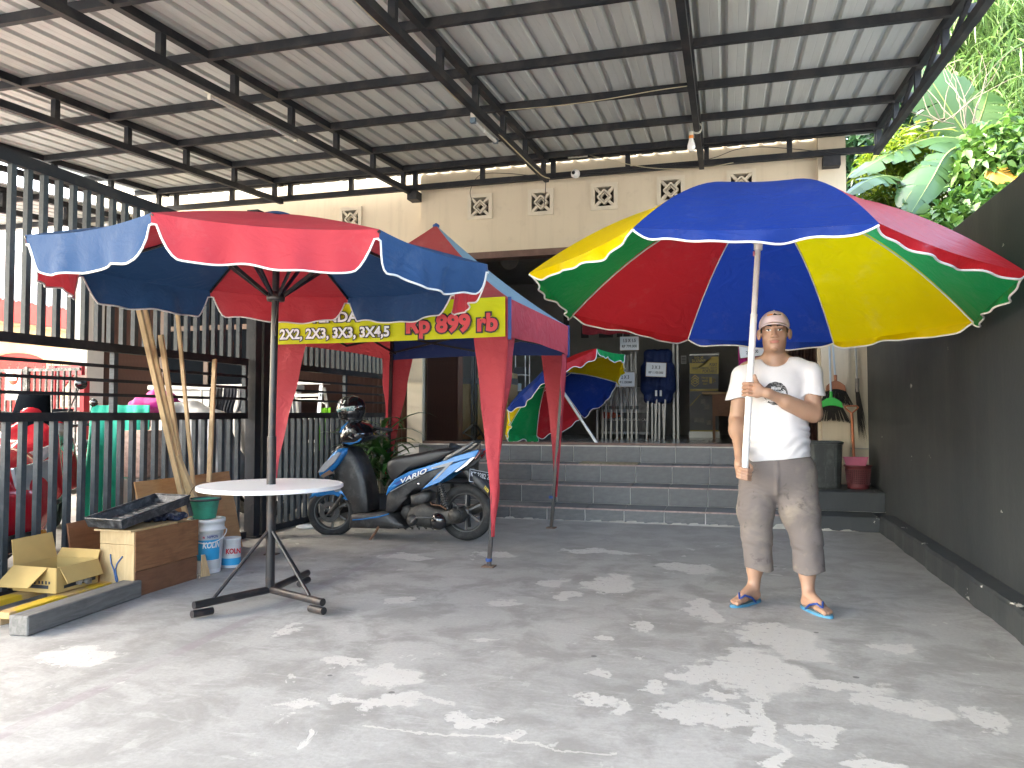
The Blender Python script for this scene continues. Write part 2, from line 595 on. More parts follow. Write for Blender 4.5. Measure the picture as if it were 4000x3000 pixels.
    # faded purple line painted along the yard, a pale crack, oil spots
    def line(x0, y0, x1, y1, w, soft):
        a = math.atan2(y1 - y0, x1 - x0); L = math.hypot(x1 - x0, y1 - y0)
        mp = k.n('ShaderNodeMapping', vector_type='TEXTURE'); k.l(co, mp.inputs[0])
        mp.inputs['Location'].default_value = (x0, y0, 0); mp.inputs['Rotation'].default_value = (0, 0, a)
        q = k.sep(mp.outputs[0])
        wv = k.math('ABSOLUTE', k.math('ADD', q[1], k.math('MULTIPLY', k.math('SUBTRACT', n_mid, 0.5), soft)))
        on = k.math('MULTIPLY', k.math('LESS_THAN', wv, w), k.math('MULTIPLY', k.math('GREATER_THAN', q[0], 0), k.math('LESS_THAN', q[0], L)))
        return on
    pl = k.math('MULTIPLY', line(-2.40, 1.0, -2.62, 6.2, 0.035, 0.02), k.ramp(n_mid, [(0.4, 0.12), (0.6, 0.62)]))
    c = k.mix(pl, c, (0.24, 0.20, 0.215))
    c = k.mix(k.math('MULTIPLY', line(-1.27, 2.55, -0.36, 2.575, 0.006, 0.22), 0.45), c, (0.62, 0.60, 0.55))
    spots = k.n('ShaderNodeTexVoronoi'); k.l(co, spots.inputs['Vector']); spots.inputs['Scale'].default_value = 2.6
    sp = k.math('LESS_THAN', spots.outputs['Distance'], 0.035)
    c = k.mix(k.math('MULTIPLY', sp, 0.75), c, (0.06, 0.06, 0.06))
    k.l(c, k.p.inputs['Base Color'])
    k.l(k.math('ADD', k.math('MULTIPLY', n_mid, 0.25), 0.50), k.p.inputs['Roughness'])
    hgt = k.math('ADD', k.math('MULTIPLY', n_fin, 0.35), k.math('ADD', k.math('MULTIPLY', patch, -0.5), n_mid))
    k.bump(hgt, 0.35, 0.006)
    return k.m

g = MB().add([(-300, -300, -0.02), (300, -300, -0.02), (300, 300, -0.02), (-300, 300, -0.02)], [(0, 1, 2, 3)])
tag(g.build('ground', mat('street ground', (0.25, 0.245, 0.23), 0.9, var=0.2, vscale=0.4, bump=0.3, bscale=20)), kind='structure')
y0 = MB().add([(-16, -3, 0), (1.4, -3, 0), (1.4, 8.6, 0), (-16, 8.6, 0)], [(0, 1, 2, 3)])
yo = y0.build('yard_floor', floor_material(), loc=(0, 0, 0))
tag(yo, kind='structure')

def cream_paint():
    k = NT('cream wall paint')
    co = k.coord('Object')
    n = k.noise(co, 1.2, 5, 0.6)
    c = k.mix(n, (0.56, 0.485, 0.365), (0.63, 0.55, 0.42))
    st = k.noise(k.mapping(co, (5.0, 5.0, 0.35)), 1.7, 6, 0.65, 0.2)
    c = k.mix(k.math('MULTIPLY', k.ramp(st, [(0.5, 0), (0.75, 1)]), 0.35), c, (0.40, 0.34, 0.25))
    sp = k.noise(co, 8, 7, 0.7)
    c = k.mix(k.math('MULTIPLY', k.ramp(sp, [(0.58, 0), (0.75, 1)]), 0.25), c, (0.36, 0.30, 0.22))
    k.l(c, k.p.inputs['Base Color'])
    k.p.inputs['Roughness'].default_value = 0.8
    k.bump(k.noise(co, 45, 4, 0.6), 0.15, 0.004)
    return k.m
CREAM = cream_paint()
def black_paint():
    k = NT('flaked black paint')
    co = k.coord('Object')
    n = k.noise(co, 2.0, 6, 0.65)
    c = k.mix(n, (0.021, 0.025, 0.028), (0.037, 0.042, 0.045))
    stn = k.noise(k.mapping(co, (1, 2.2, 0.22)), 2.4, 6, 0.7, 0.3)
    c = k.mix(k.math('MULTIPLY', k.ramp(stn, [(0.5, 0), (0.72, 1)]), 0.6), c, (0.055, 0.057, 0.056))
    sc = k.noise(k.mapping(co, (1, 0.5, 1)), 5.0, 6, 0.66)
    z = k.sep(k.n('ShaderNodeNewGeometry').outputs['Position'])[2]
    low = k.math('MULTIPLY', k.math('SUBTRACT', 0.5, z), 0.10, clamp=True)
    fl = k.ramp(k.math('ADD', sc, low), [(0.705, 0.0), (0.715, 1.0)])
    c = k.mix(fl, c, (0.52, 0.50, 0.46))
    k.l(c, k.p.inputs['Base Color'])
    k.l(k.math('ADD', k.math('MULTIPLY', n, 0.25), 0.45), k.p.inputs['Roughness'])
    k.bump(k.noise(co, 25, 5, 0.6), 0.15, 0.01)
    return k.m
BLACKP = black_paint()

# ---- black boundary wall with its low kerb, right of the yard
bw = thing('boundary_wall', 'tall smooth black boundary wall with chipped kerb along the right side', 'wall', (1.5, 4, 0))
w = MB().span(1.50, 1.66, -3, 9.24, 0, 2.38, 0.008); w.build('wall', BLACKP, bw)
kb = MB()
def kerbf(u, v):
    yy = -3 + 10.95 * u
    p = [(1.372, 0.0), (1.374, 0.135), (1.388, 0.153), (1.499, 0.157)][min(3, int(round(v * 3)))]
    j = 0.006 * math.sin(yy * 7.1) + 0.004 * math.sin(yy * 17.3)
    return (p[0] + (j if p[0] < 1.49 else 0), yy, p[1])
kb.grid(kerbf, 90, 3, smooth=False)
kb.add([(1.372, 7.95, 0), (1.374, 7.95, .135), (1.388, 7.95, .153), (1.499, 7.95, .157), (1.499, 7.95, 0)], [(0, 1, 2, 3, 4)])
kb.build('kerb', BLACKP, bw)

# ---- the shop
FZ = 0.73
shop = thing('shop_building', 'cream shop front with wide open doorway, lattice vents and brown folding shutters', 'shop', (-1.4, 9.3, 0))
def holed(mb, x0, x1, z0, z1, holes, ya, yb):
    xs = sorted({x0, x1, *[h[0] for h in holes], *[h[1] for h in holes]})
    for a, b in zip(xs[:-1], xs[1:]):
        hz = [h for h in holes if h[0] <= a + 1e-6 and h[1] >= b - 1e-6]
        if not hz:
            mb.span(a, b, ya, yb, z0, z1)
        else:
            mb.span(a, b, ya, yb, z0, hz[0][2]); mb.span(a, b, ya, yb, hz[0][3], z1)
VENTS = [(-3.02, 3.76), (-2.22, 3.76), (-1.42, 3.77), (-0.62, 3.79), (0.19, 3.80)]
vh = 0.125
mb = MB()
holed(mb, -3.84, 1.02, 3.17, 5.2, [(x - vh, x + vh, z - vh, z + vh) for x, z in VENTS], 9.30, 9.48)
mb.span(1.02, 1.31, 9.20, 9.48, 0.33, 5.2)
mb.span(1.31, 1.505, 9.262, 9.48, 0.33, 2.42)
mb.span(0.99, 1.02, 9.30, 9.48, 0.33, 3.17)
mb.span(-3.99, -3.78, 9.24, 9.48, 0.0, 3.17)
LV = [(-4.88, 3.74), (-6.1, 3.74), (-7.3, 3.74)]
holed(mb, -9.2, -3.84, 3.17, 5.2, [(x - vh, x + vh, z - vh, z + vh) for x, z in LV], 9.36, 9.48)
mb.span(-9.2, -5.95, 9.36, 9.48, 0, 0.9)
mb.span(-6.35, -5.75, 9.35, 9.49, 0.9, 3.17)
mb.span(-9.2, -9.02, 9.35, 9.49, 0, 3.17)
mb.build('wall', CREAM, shop)
VD = mat('vent painted shade', (0.045, 0.038, 0.03), 0.9)  # dark backing colour stands in for the shade inside the vent holes
VF = mat('vent concrete', (0.60, 0.54, 0.43), 0.8, var=0.06, bump=0.1)
def vent_meshes():
    f = MB()
    o, i = 0.165, 0.118
    for a, b in (((-o, -o), (o, -i)), ((-o, i), (o, o)), ((-o, -i), (-i, i)), ((i, -i), (o, i))):
        f.span(a[0], b[0], -0.022, 0.10, a[1], b[1])
    l = MB()
    up = (0, 1, 0)
    for sx, sz in ((1, 1), (1, -1), (-1, 1), (-1, -1)):
        l.bar((sx * .052, 0.015, sz * .052), (sx * .117, 0.015, sz * .117), 0.034, 0.05, up)
    def dia(r, w, y, h):
        q = [(r, 0), (0, r), (-r, 0), (0, -r)]
        for k in range(4):
            a, b = q[k], q[(k + 1) % 4]
            l.bar((a[0], y, a[1]), (b[0], y, b[1]), w, h, up)
    dia(0.085, 0.020, 0.010, 0.06)
    dia(0.050, 0.013, 0.025, 0.05)
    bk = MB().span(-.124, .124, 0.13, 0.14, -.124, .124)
    return f, l, bk
f, l, bk = vent_meshes()
fo = lo_ = bo = None
for x, z in VENTS + LV:
    yy = 9.30 if x > -3.84 else 9.36
    if fo is None:
        fo = f.build('vent_block', VF, shop, loc=(0, 0, 0)); lo_ = l.build('lattice', VF, fo, loc=(0, 0, 0), world=False); bo = bk.build('vent_back', VD, fo, loc=(0, 0, 0), world=False)
        fo.location = Vector((x, yy, z)) - shop.location
    else:
        q = share(fo, 'vent_block', shop, Vector((x, yy, z)) - shop.location)
        share(lo_, 'lattice', q, (0, 0, 0)); share(bo, 'vent_back', q, (0, 0, 0))
# door head, jamb frame, track
BROWN = mat('brown lacquered steel', (0.115, 0.062, 0.048), 0.45, var=0.2, vscale=8, dirt=(0.2, 0.15, 0.12), dscale=4, damount=0.3)
MB().span(-3.80, 1.0, 9.27, 9.47, 3.085, 3.168).build('door_head', BROWN, shop)
MB().span(-3.78, 0.99, 9.255, 9.275, FZ + .002, FZ + .03).span(-3.78, 0.99, 9.30, 9.32, FZ + .002, FZ + .03).span(-3.78, .99, 9.275, 9.30, FZ + .002, FZ + .012).build('door_track', BROWN, shop)
# rooms: floor, back wall, side walls, ceiling
INW = mat('shop inner wall', (0.20, 0.195, 0.19), 0.8, var=0.08)
ftile = mat('polished shop floor tile', (0.42, 0.41, 0.385), 0.16, var=0.10, vscale=3, objvar=0.05)
MB().span(-4.1, 1.14, 9.22, 13.99, 0.3, FZ - 0.012).build('floor_slab', mat('floor grout', (0.3, 0.29, 0.27), 0.8), shop)
t0 = MB().box((0, 0, 0), (0.597, 0.597, 0.010)); tl = None
for i in range(9):
    for j in range(8):
        p = Vector((-3.55 + .6 * i, 9.52 + .6 * j, FZ - 0.005)) - shop.location
        if tl is None:
            tl = t0.build('floor_tile', ftile, shop, loc=(0, 0, 0)); tl.location = p
        else:
            share(tl, 'floor_tile', shop, p)
MB().span(-4.2, 1.30, 14.0, 14.15, FZ, 4.2).span(-4.2, -4.05, 9.49, 14.0, FZ, 4.2).span(1.15, 1.30, 9.49, 14.0, FZ, 4.2).build('inner_wall', INW, shop)
MB().span(-4.2, 1.14, 9.49, 13.99, 3.55, 3.65).build('ceiling', mat('shop ceiling', (0.32, 0.31, 0.30), 0.8), shop)
# upper building mass behind the front so no sky leaks into the room
MB().span(-9.2, 1.31, 9.49, 15.5, 4.25, 5.2).span(-9.2, -4.22, 9.8, 15.5, 0, 4.24).build('rear_mass', CREAM, shop)

# folding shutters: each is a stack of pleated slats hung from a head rail
SL = MB()
for s_ in (0,):
    SL.add([(-.032, 0.045, 0), (0.0, -0.045, 0), (.032, 0.045, 0), (-.032, 0.050, 0), (0, -0.037, 0), (.032, 0.050, 0)] +
           [(-.032, 0.045, 1), (0.0, -0.045, 1), (.032, 0.045, 1), (-.032, 0.050, 1), (0, -0.037, 1), (.032, 0.050, 1)],
           [(0, 1, 7, 6), (1, 2, 8, 7), (4, 3, 9, 10), (5, 4, 10, 11), (0, 3, 4, 1), (1, 4, 5, 2), (6, 7, 10, 9), (7, 8, 11, 10), (2, 5, 11, 8), (3, 0, 6, 9)])
slat = None
def shutter(x0, x1, y, z0, z1, n, depth=1.0, parent=shop):
    global slat
    hr = MB().span(x0 - .02, x1 + .02, y - .05, y + .05, z1, z1 + .05).build('folding_shutter', BROWN, parent)
    w_ = (x1 - x0) / n
    for i in range(n):
        p = Vector((x0 + w_ * (i + .5), y, z0)) - wloc(hr)
        sc = (w_ / 0.064, depth, z1 - z0)
        if slat is None:
            slat = SL.build('slat', BROWN, hr, loc=(0, 0, 0)); slat.location = p; slat.scale = sc
        else:
            share(slat, 'slat', hr, p, None, sc)
    return hr
shutter(-3.76, -3.30, 9.37, FZ + .03, 3.06, 11, 1.5)
shutter(0.66, 0.985, 9.37, FZ + .03, 3.06, 9, 1.5)
shutter(-5.72, -4.02, 9.42, 0.15, 3.12, 24, 0.8)
shutter(-9.00, -7.95, 9.42, 0.92, 3.12, 16, 0.8)
# window of the left wing
BFR = mat('brown window frame', (0.10, 0.055, 0.035), 0.5, var=0.15)
GLS = mat('dark window glass', (0.008, 0.010, 0.013), 0.5, var=0.0, spec=0.0)
wf = MB()
wx0, wx1, wz0, wz1 = -7.93, -6.36, 0.92, 3.15
for a in (wx0, wx1 - .07, (wx0 + wx1) / 2 - .035): wf.span(a, a + .07, 9.36, 9.43, wz0, wz1)
for z in (wz0 + .001, 1.36, 2.3, wz1 - .08): wf.span(wx0 + .07, (wx0 + wx1) / 2 - .035, 9.37, 9.42, z, z + .07).span((wx0 + wx1) / 2 + .035, wx1 - .07, 9.37, 9.42, z, z + .07)
wo_ = wf.build('window', BFR, shop)
for a, b in ((wx0 + .07, (wx0 + wx1) / 2 - .035), ((wx0 + wx1) / 2 + .035, wx1 - .07)):
    for z0_, z1_ in ((1.43, 2.3), (2.37, 3.07), (.99, 1.36)):
        MB().span(a, b, 9.39, 9.40, z0_, z1_).build('pane', GLS, wo_)

# ---- tiled steps up to the doorway
steps = thing('entrance_steps', 'four grey tiled steps leading up to the shop doorway', 'steps', (-1.5, 7.9, 0))
RY = [7.91, 8.33, 8.76, 9.19]; RZ = [0.135, 0.33, 0.53, FZ]
GROUT = mat('pale grout', (0.56, 0.55, 0.53), 0.9, var=0.15, bump=0.2)
core = MB()
for i in range(4):
    y1 = RY[i + 1] if i < 3 else 9.23
    xr = 1.375 if i < 1 else (1.499 if i == 1 else 0.76)
    core.span(-4.1, xr, RY[i] + 0.008, (9.23 if i != 1 else 9.23), 0 if i == 0 else RZ[i - 1] - .0, RZ[i] - 0.010)
core.build('step_core', GROUT, steps)
STILE = mat('slate grey step tile', (0.112, 0.115, 0.120), 0.48, var=0.16, vscale=5, dirt=(0.16, 0.16, 0.155), dscale=6, damount=0.45, bump=0.08, objvar=0.12)
PTILE = BLACKP
PINK = mat('worn nosing strip', (0.36, 0.27, 0.25), 0.7, var=0.3, vscale=20)
rt = tt = None
Z0 = 0.0
for i in range(4):
    zb = (RZ[i - 1] if i else 0.0) + 0.004
    zt = RZ[i] - 0.014
    off = (-1.425, -1.41, -1.40, -1.39)[i]
    xr = 0.76
    for kx in range(-7, 6):
        xa = off + 0.403 * kx + .005
        xb = xa + 0.393
        if xa < -4.05 or xa > 0.74: continue
        xb = min(xb, xr)
        m_ = MB().box((0, 0, 0), (1, .012, 1)) if rt is None else None
        p = Vector(((xa + xb) / 2, RY[i] + .002, (zb + zt) / 2)) - steps.location
        if rt is None:
            rt = m_.build('riser_tile', STILE, steps, loc=(0, 0, 0)); rt.location = p; rt.scale = (xb - xa, 1, zt - zb)
        else:
            share(rt, 'riser_tile', steps, p, None, (xb - xa, 1, zt - zb))
        if i < 3:
            ya, yb = RY[i] - .002, RY[i + 1] - .006
            p = Vector(((xa + xb) / 2, (ya + .018 + yb) / 2, RZ[i] - .005)) - steps.location
            if tt is None:
                tt = MB().box((0, 0, 0), (1, 1, .010)).build('tread_tile', STILE, steps, loc=(0, 0, 0)); tt.location = p; tt.scale = (xb - xa, yb - ya - .018, 1)
            else:
                share(tt, 'tread_tile', steps, p, None, (xb - xa, yb - ya - .018, 1))
    MB().span(-4.05, xr, RY[i] - .006, RY[i] + .015, RZ[i] - .013, RZ[i] + .001).build('nosing', PINK if i < 3 else mat('pale sill edge', (.5, .47, .43), .6), steps)
# black painted right end: the two lowest steps run on to the wall and carry the bins
MB().span(0.762, 1.372, 7.902, 8.34, 0, 0.137, .006).build('painted_block', BLACKP, steps)
MB().span(0.762, 1.497, 8.325, 9.25, 0.139, 0.332, .006).build('painted_block', BLACKP, steps)
MB().span(0.762, 0.80, 8.75, 9.19, 0.333, 0.531).build('side_block', STILE, steps)
# cement smears at the foot of the steps
sm = MB()
for i in range(60):
    xx = -3.2 + 4.4 * i / 60 + rnd.uniform(-.03, .03)
    hgt = rnd.uniform(.004, .028) * (2.2 if rnd.random() < .12 else 1)
    sm.add([(xx - .07, 7.89 - rnd.uniform(0, .03), .0025), (xx + .07, 7.89 - rnd.uniform(0, .03), .0025), (xx + rnd.uniform(.01, .05), 7.9035, hgt), (xx - rnd.uniform(.01, .05), 7.9035, hgt * .8)], [(0, 1, 2, 3)])
sm.build('cement_smear', mat('cement smear', (.40, .385, .35), .95, bump=.4, bscale=80), steps)
# ================================================================ CARPORT ROOF
STEEL = mat('black painted steel', (0.018, 0.020, 0.024), 0.55, spec=0.2, var=0.3, vscale=4, dirt=(0.10, 0.085, 0.075), dscale=3, damount=0.35, bump=0.05)
def sheet_mat():
    k = NT('zinc roof sheet')
    co = k.coord('Object')
    n = k.noise(k.mapping(co, (1, 0.15, 1)), 7, 5, 0.6)
    c = k.mix(n, (0.44, 0.465, 0.455), (0.54, 0.565, 0.555))
    st = k.noise(k.mapping(co, (6, 0.4, 1)), 3, 6, 0.7)
    c = k.mix(k.math('MULTIPLY', k.ramp(st, [(0.55, 0), (0.75, 1)]), 0.45), c, (0.27, 0.255, 0.235))
    k.l(c, k.p.inputs['Base Color'])
    k.p.inputs['Metallic'].default_value = 0.1
    k.p.inputs['Roughness'].default_value = 0.5
    k.bump(k.noise(co, 14, 3, 0.5), 0.12, 0.01)
    return k.m
SHEET = sheet_mat()
SLP = 0.07
zl = lambda y: 3.955 + SLP * (y - 9.05)       # middle of the lower chords
zu = lambda y: zl(y) + 0.235                   # middle of the upper chords
zs = lambda y: zu(y) + 0.036                   # underside of the sheets
RY0, RY1 = -1.5, 9.295
roof = thing('carport_roof', 'corrugated grey metal carport roof on black steel trusses over the yard', 'roof', (-3, 5, 3.6))
TX = [-7.55, -5.73, -3.89, -2.08, -0.25, 1.59]
for ti, x in enumerate(TX):
    ya, yb = RY0 + .05, 9.02
    t_ = MB().bar((x, ya, zu(ya)), (x, yb, zu(yb)), .055, .065).build('truss', STEEL, roof)
    MB().bar((x, ya, zl(ya)), (x, yb, zl(yb)), .055, .065).build('bottom_chord', STEEL, t_)
    y = 8.95 - .10
    first = None
    while y > ya:
        p = Vector((x, y, (zl(y) + zu(y)) / 2)) - wloc(t_)
        if first is None:
            first = MB().box((0, 0, 0), (.05, .055, .17)).build('strut', STEEL, t_, loc=(0, 0, 0)); first.location = p
        else:
            share(first, 'strut', t_, p)
        y -= 0.86
    if ti == 5:
        y = 8.85
        while y - .86 > ya:
            MB().bar((x, y, zl(y)), (x, y - .86, zu(y - .86)), .03, .03).build('diagonal', STEEL, t_)
            y -= .86
for y in (8.80, 7.93, 6.98, 6.02, 5.06, 4.10, 3.14, 2.18, 1.2, .2, -.7, RY0 + .06):
    MB().span(-7.9, 1.78, y - .022, y + .022, zu(y) - .034, zu(y) + .034).build('purlin', STEEL, roof)
# corrugated sheets, each with four ribs
def sheet(width=0.80, pitch=0.20, L=RY1 - RY0):
    prof = []
    n = int(round(width / pitch))
    for i in range(n):
        a = i * pitch
        prof += [(a, .0), (a + .062, .0), (a + .066, .0016), (a + .070, 0), (a + .13, 0), (a + .148, .030), (a + .178, .030), (a + .196, 0)]
    prof += [(n * pitch, 0), (n * pitch + .03, 0.002)]
    m = MB()
    V = []; F = []
    for j, y in enumerate((RY0, RY0 + L / 2, RY0 + L)):
        for px_, pz_ in prof: V.append((px_, y, pz_ + zs(y)))
    k_ = len(prof)
    for j in range(2):
        for i in range(k_ - 1):
            F.append((j * k_ + i, j * k_ + i + 1, (j + 1) * k_ + i + 1, (j + 1) * k_ + i))
    m.add(V, F)
    return m
sh = None
x = -7.96
i = 0
while x < 1.3:
    if sh is None:
        sh = sheet().build('roof_sheet', SHEET, roof, loc=(0, 0, 0)); sh.location = Vector((x, 0, 0)) - roof.location
    else:
        share(sh, 'roof_sheet', roof, Vector((x, 0, 0.003 * (i % 2))) - roof.location)
    x += .80; i += 1
# second, slightly lower roof over the neighbouring bay on the left
roof2 = thing('side_roof', 'second corrugated metal roof beyond the fence on the left', 'roof', (-9.5, 6, 3.4))
_n = len(sh.data.vertices) // 3
sh2 = sh.data.copy()
for v_ in sh2.vertices:                                   # a shorter sheet: unseen front end set to limit side light into the yard
    if v_.co.y < 1.2: v_.co.z += SLP * (1.2 - v_.co.y); v_.co.y = 1.2
for k_ in range(5):
    o_ = share(sh, 'roof_sheet', roof2, Vector((-12.0 + .8 * k_, 0, -0.32)) - roof2.location)
    o_.data = sh2
for x in (-11.6, -8.15):
    ya, yb = 1.25, 9.0
    t_ = MB().bar((x, ya, zu(ya) - .32), (x, yb, zu(yb) - .32), .055, .065).build('truss', STEEL, roof2)
    MB().bar((x, ya, zl(ya) - .32), (x, yb, zl(yb) - .32), .055, .065).build('bottom_chord', STEEL, t_)
    y = 8.8
    while y > ya:
        MB().box((x, y, (zl(y) + zu(y)) / 2 - .32), (.05, .055, .17)).build('strut', STEEL, t_); y -= .9
for y in (8.8, 7.4, 6.0, 4.6, 3.2, 1.4):
    MB().span(-12.0, -8.0, y - .022, y + .022, zu(y) - .354, zu(y) - .286).build('purlin', STEEL, roof2)
MB().span(-11.64, -11.56, 8.5, 8.58, 0, zl(8.5) - .36).build('post', STEEL, roof2)
MB().bar((-11.6, 8.5, 2.2), (-11.6, 6.6, zl(6.6) - .36), .04, .04).build('brace', STEEL, roof2)

# ---- truss along the shop front
ft = thing('wall_truss', 'long black steel truss fixed along the cream shop wall', 'truss', (-3, 9.08, 4.0))
MB().span(-7.6, 1.62, 9.05, 9.11, 3.975, 4.04).build('bottom_chord', STEEL, ft)
MB().span(-7.6, 1.62, 9.05, 9.11, 4.195, 4.26).build('top_chord', STEEL, ft)
x = -7.45
while x < 1.7:
    MB().span(x - .028, x + .028, 9.055, 9.105, 4.04, 4.195).build('strut', STEEL, ft); x += .9065
MB().span(-3.93, -3.80, 9.06, 9.235, 3.86, 3.974).build('bracket', STEEL, ft)
MB().span(1.06, 1.24, 9.06, 9.198, 3.86, 3.974).build('bracket', STEEL, ft)

# ================================================================ FENCE between the two yards
FSTEEL = mat('fence grey steel', (0.036, 0.046, 0.053), 0.55, spec=0.3, var=0.25, vscale=5, dirt=(0.16, 0.16, 0.155), dscale=14, damount=0.25, bump=0.06)
fx = -4.15
def fence(name, label, y0, y1, bar_first):
    f_ = thing(name, label, 'fence', (fx, (y0 + y1) / 2, 0), 0)
    for z, h, w in ((.035, .06, .04), (1.095, .055, .045), (1.245, .022, .022), (1.345, .022, .022), (1.445, .022, .022), (1.575, .06, .045), (2.66, .075, .05)):
        MB().span(fx - w / 2, fx + w / 2, y0, y1, z - h / 2, z + h / 2).build('rail', STEEL, f_)
    b = None
    y = bar_first
    while y < y1 - .03:
        if y > y0 + .02:
            for z0_, z1_ in ((.065, 1.0675), (1.605, 2.6225)):
                p = Vector((fx, y, (z0_ + z1_) / 2)) - f_.location
                if b is None:
                    b = MB().box((0, 0, 0), (.036, .036, 1), None).build('bar', FSTEEL, f_, loc=(0, 0, 0)); b.location = p; b.scale = (1, 1, z1_ - z0_)
                else:
                    share(b, 'bar', f_, p, None, (1, 1, z1_ - z0_))
        y += .1132
    y = y0 + .02
    while y < y1:
        for z0_, z1_ in ((1.1225, 1.234), (1.256, 1.334), (1.356, 1.434), (1.456, 1.545)):
            p = Vector((fx, y, (z0_ + z1_) / 2)) - f_.location
            share(b, 'stub_post', f_, p, None, (1.1, 1.1, z1_ - z0_))
        y += 1.53
    return f_
fence('metal_fence', 'near panel of black barred steel fence beside the timber and boxes', 2.90, 6.00, 2.94)
fence('metal_fence', 'far panel of black barred steel fence behind the blue scooter', 6.30, 9.22, 6.34)
for py_, lb in ((6.08, 'thick black steel fence post nearer the camera of the pair'), (6.21, 'thick black steel fence post farther from the camera of the pair')):
    p_ = thing('fence_post', lb, 'post', (-4.13, py_, 0), 0, 'pair of fence posts')
    MB().span(-4.18, -4.08, py_ - .045, py_ + .045, 0, 2.95).build('shaft', STEEL, p_)
    MB().span(-4.21, -4.05, py_ - .06, py_ + .06, 0, .02).build('base_plate', STEEL, p_)
    MB().span(-4.185, -4.075, py_ - .05, py_ + .05, 2.95, 2.965).build('cap', STEEL, p_)
# ================================================================ UMBRELLAS AND TENT
def fabric(name, col, trans=0.22, rough=0.5, wr=0.25):
    if name in MATS: return MATS[name]
    k = NT(name)
    co = k.coord('Object')
    n = k.noise(co, 2.2, 5, 0.6)
    c = k.mix(n, tuple(x * .88 for x in col), tuple(min(1, x * 1.12) for x in col))
    dust = k.ramp(k.noise(co, 5, 7, 0.7), [(0.55, 0), (0.8, 1)])
    c = k.mix(k.math('MULTIPLY', dust, 0.12), c, (0.45, 0.42, 0.38))
    k.l(c, k.p.inputs['Base Color'])
    k.p.inputs['Roughness'].default_value = rough
    k.p.inputs['Specular IOR Level'].default_value = 0.2
    h = k.math('ADD', k.noise(k.mapping(co, (1, 1, 1.6)), 4.5, 4, 0.55, 1.4), k.math('MULTIPLY', k.noise(co, 14, 4, 0.6, 0.8), 0.25))
    b = k.bump(h, wr, 0.05)
    tb = k.n('ShaderNodeBsdfTranslucent'); k.l(c, tb.inputs[0]); k.l(b.outputs[0], tb.inputs['Normal'])
    mx = k.n('ShaderNodeMixShader'); mx.inputs[0].default_value = trans
    k.l(k.p.outputs[0], mx.inputs[1]); k.l(tb.outputs[0], mx.inputs[2]); k.l(mx.outputs[0], k.out.inputs['Surface'])
    MATS[name] = k.m
    return k.m
F_RED = fabric('faded red canopy cloth', (0.52, 0.050, 0.068), 0.20)
F_NAVY = fabric('navy canopy cloth', (0.026, 0.072, 0.180), 0.16, 0.65)
G_BLUE = fabric('bright blue umbrella cloth', (0.018, 0.058, 0.35), 0.42, 0.45, 0.28)
G_RED = fabric('bright red umbrella cloth', (0.64, 0.028, 0.038), 0.42, 0.45, 0.28)
G_YEL = fabric('bright yellow umbrella cloth', (0.86, 0.63, 0.004), 0.42, 0.45, 0.28)
G_GRN = fabric('bright green umbrella cloth', (0.012, 0.33, 0.090), 0.42, 0.45, 0.28)
TRIM = mat('white edging tape', (0.78, 0.77, 0.75), 0.7, var=0.08)
BLK = mat('black tube', (0.016, 0.016, 0.018), 0.32, var=0.3, vscale=12, dirt=(0.10, 0.055, 0.035), dscale=9, damount=0.5)
WHT = mat('white enamel tube', (0.80, 0.80, 0.79), 0.28, var=0.04)

def umbrella(root, c, N, a0dir, R_, h, pw, cols, names, val, sag, rib_mat, rib_r, sgn=1, nu=26, wave=0.0, seed=1, edge_bow=0.0, phi=0.0):
    """canopy of eight cloth gores with a hanging valance; corner i at angle phi+i*45 deg"""
    c = Vector(c); N = Vector(N).normalized()
    a = Vector(a0dir); a = (a - N * a.dot(N)).normalized(); b = N.cross(a)
    rr = random.Random(seed)
    def corner(i):
        t = phi + sgn * i * math.pi / 4
        return (a * math.cos(t) + b * math.sin(t)) * R_
    for i in range(8):
        A, B = corner(i), corner(i + 1)
        m = MB()
        ph = rr.uniform(0, 6)
        def surf(u, v):
            # v 0 apex, 1 rim
            e = A.lerp(B, u)
            bow = 4 * u * (1 - u)
            e = e * (1 - edge_bow * bow)
            z = h * (1 - v ** pw) - sag * bow * v * (1 - 0.35 * v)
            return c + e * v + N * z
        m.grid(surf, 14, 16)
        # valance
        dn = -N * 0.55 - Vector((0, 0, 1)) * 0.45
        dn.normalize()
        trim = []
        K = nu * 2
        def vdep(u):
            return val(u) * (1 + wave * math.sin(ph + u * 9) + wave * .6 * math.sin(ph * 2 + u * 21))
        mid = ((A + B) / 2).normalized()
        def vs(u, v):
            e = surf(u, 1.0)
            out = 0.02 * math.sin(ph + u * 11) + 0.010 * math.sin(ph + u * 31) - 0.012
            return e + dn * (vdep(u) * v) + mid * (out * v * vdep(u) / max(.02, val(.5)))
        m.grid(vs, K, 4)
        p = m.build('canopy_panel', cols[i], root)
        tr = [vs(q / K, 1.0) for q in range(K + 1)]
        MB().tube(tr, 0.0055, 6).build('edging', TRIM, p)
        # rib along the seam
        rb = MB().tube([c + A * v + N * (h * (1 - v ** pw) - 0.012) for v in [q / 12 for q in range(13)]], rib_r, 6)
        rb.build('rib', rib_mat, root)
    return a, b, corner

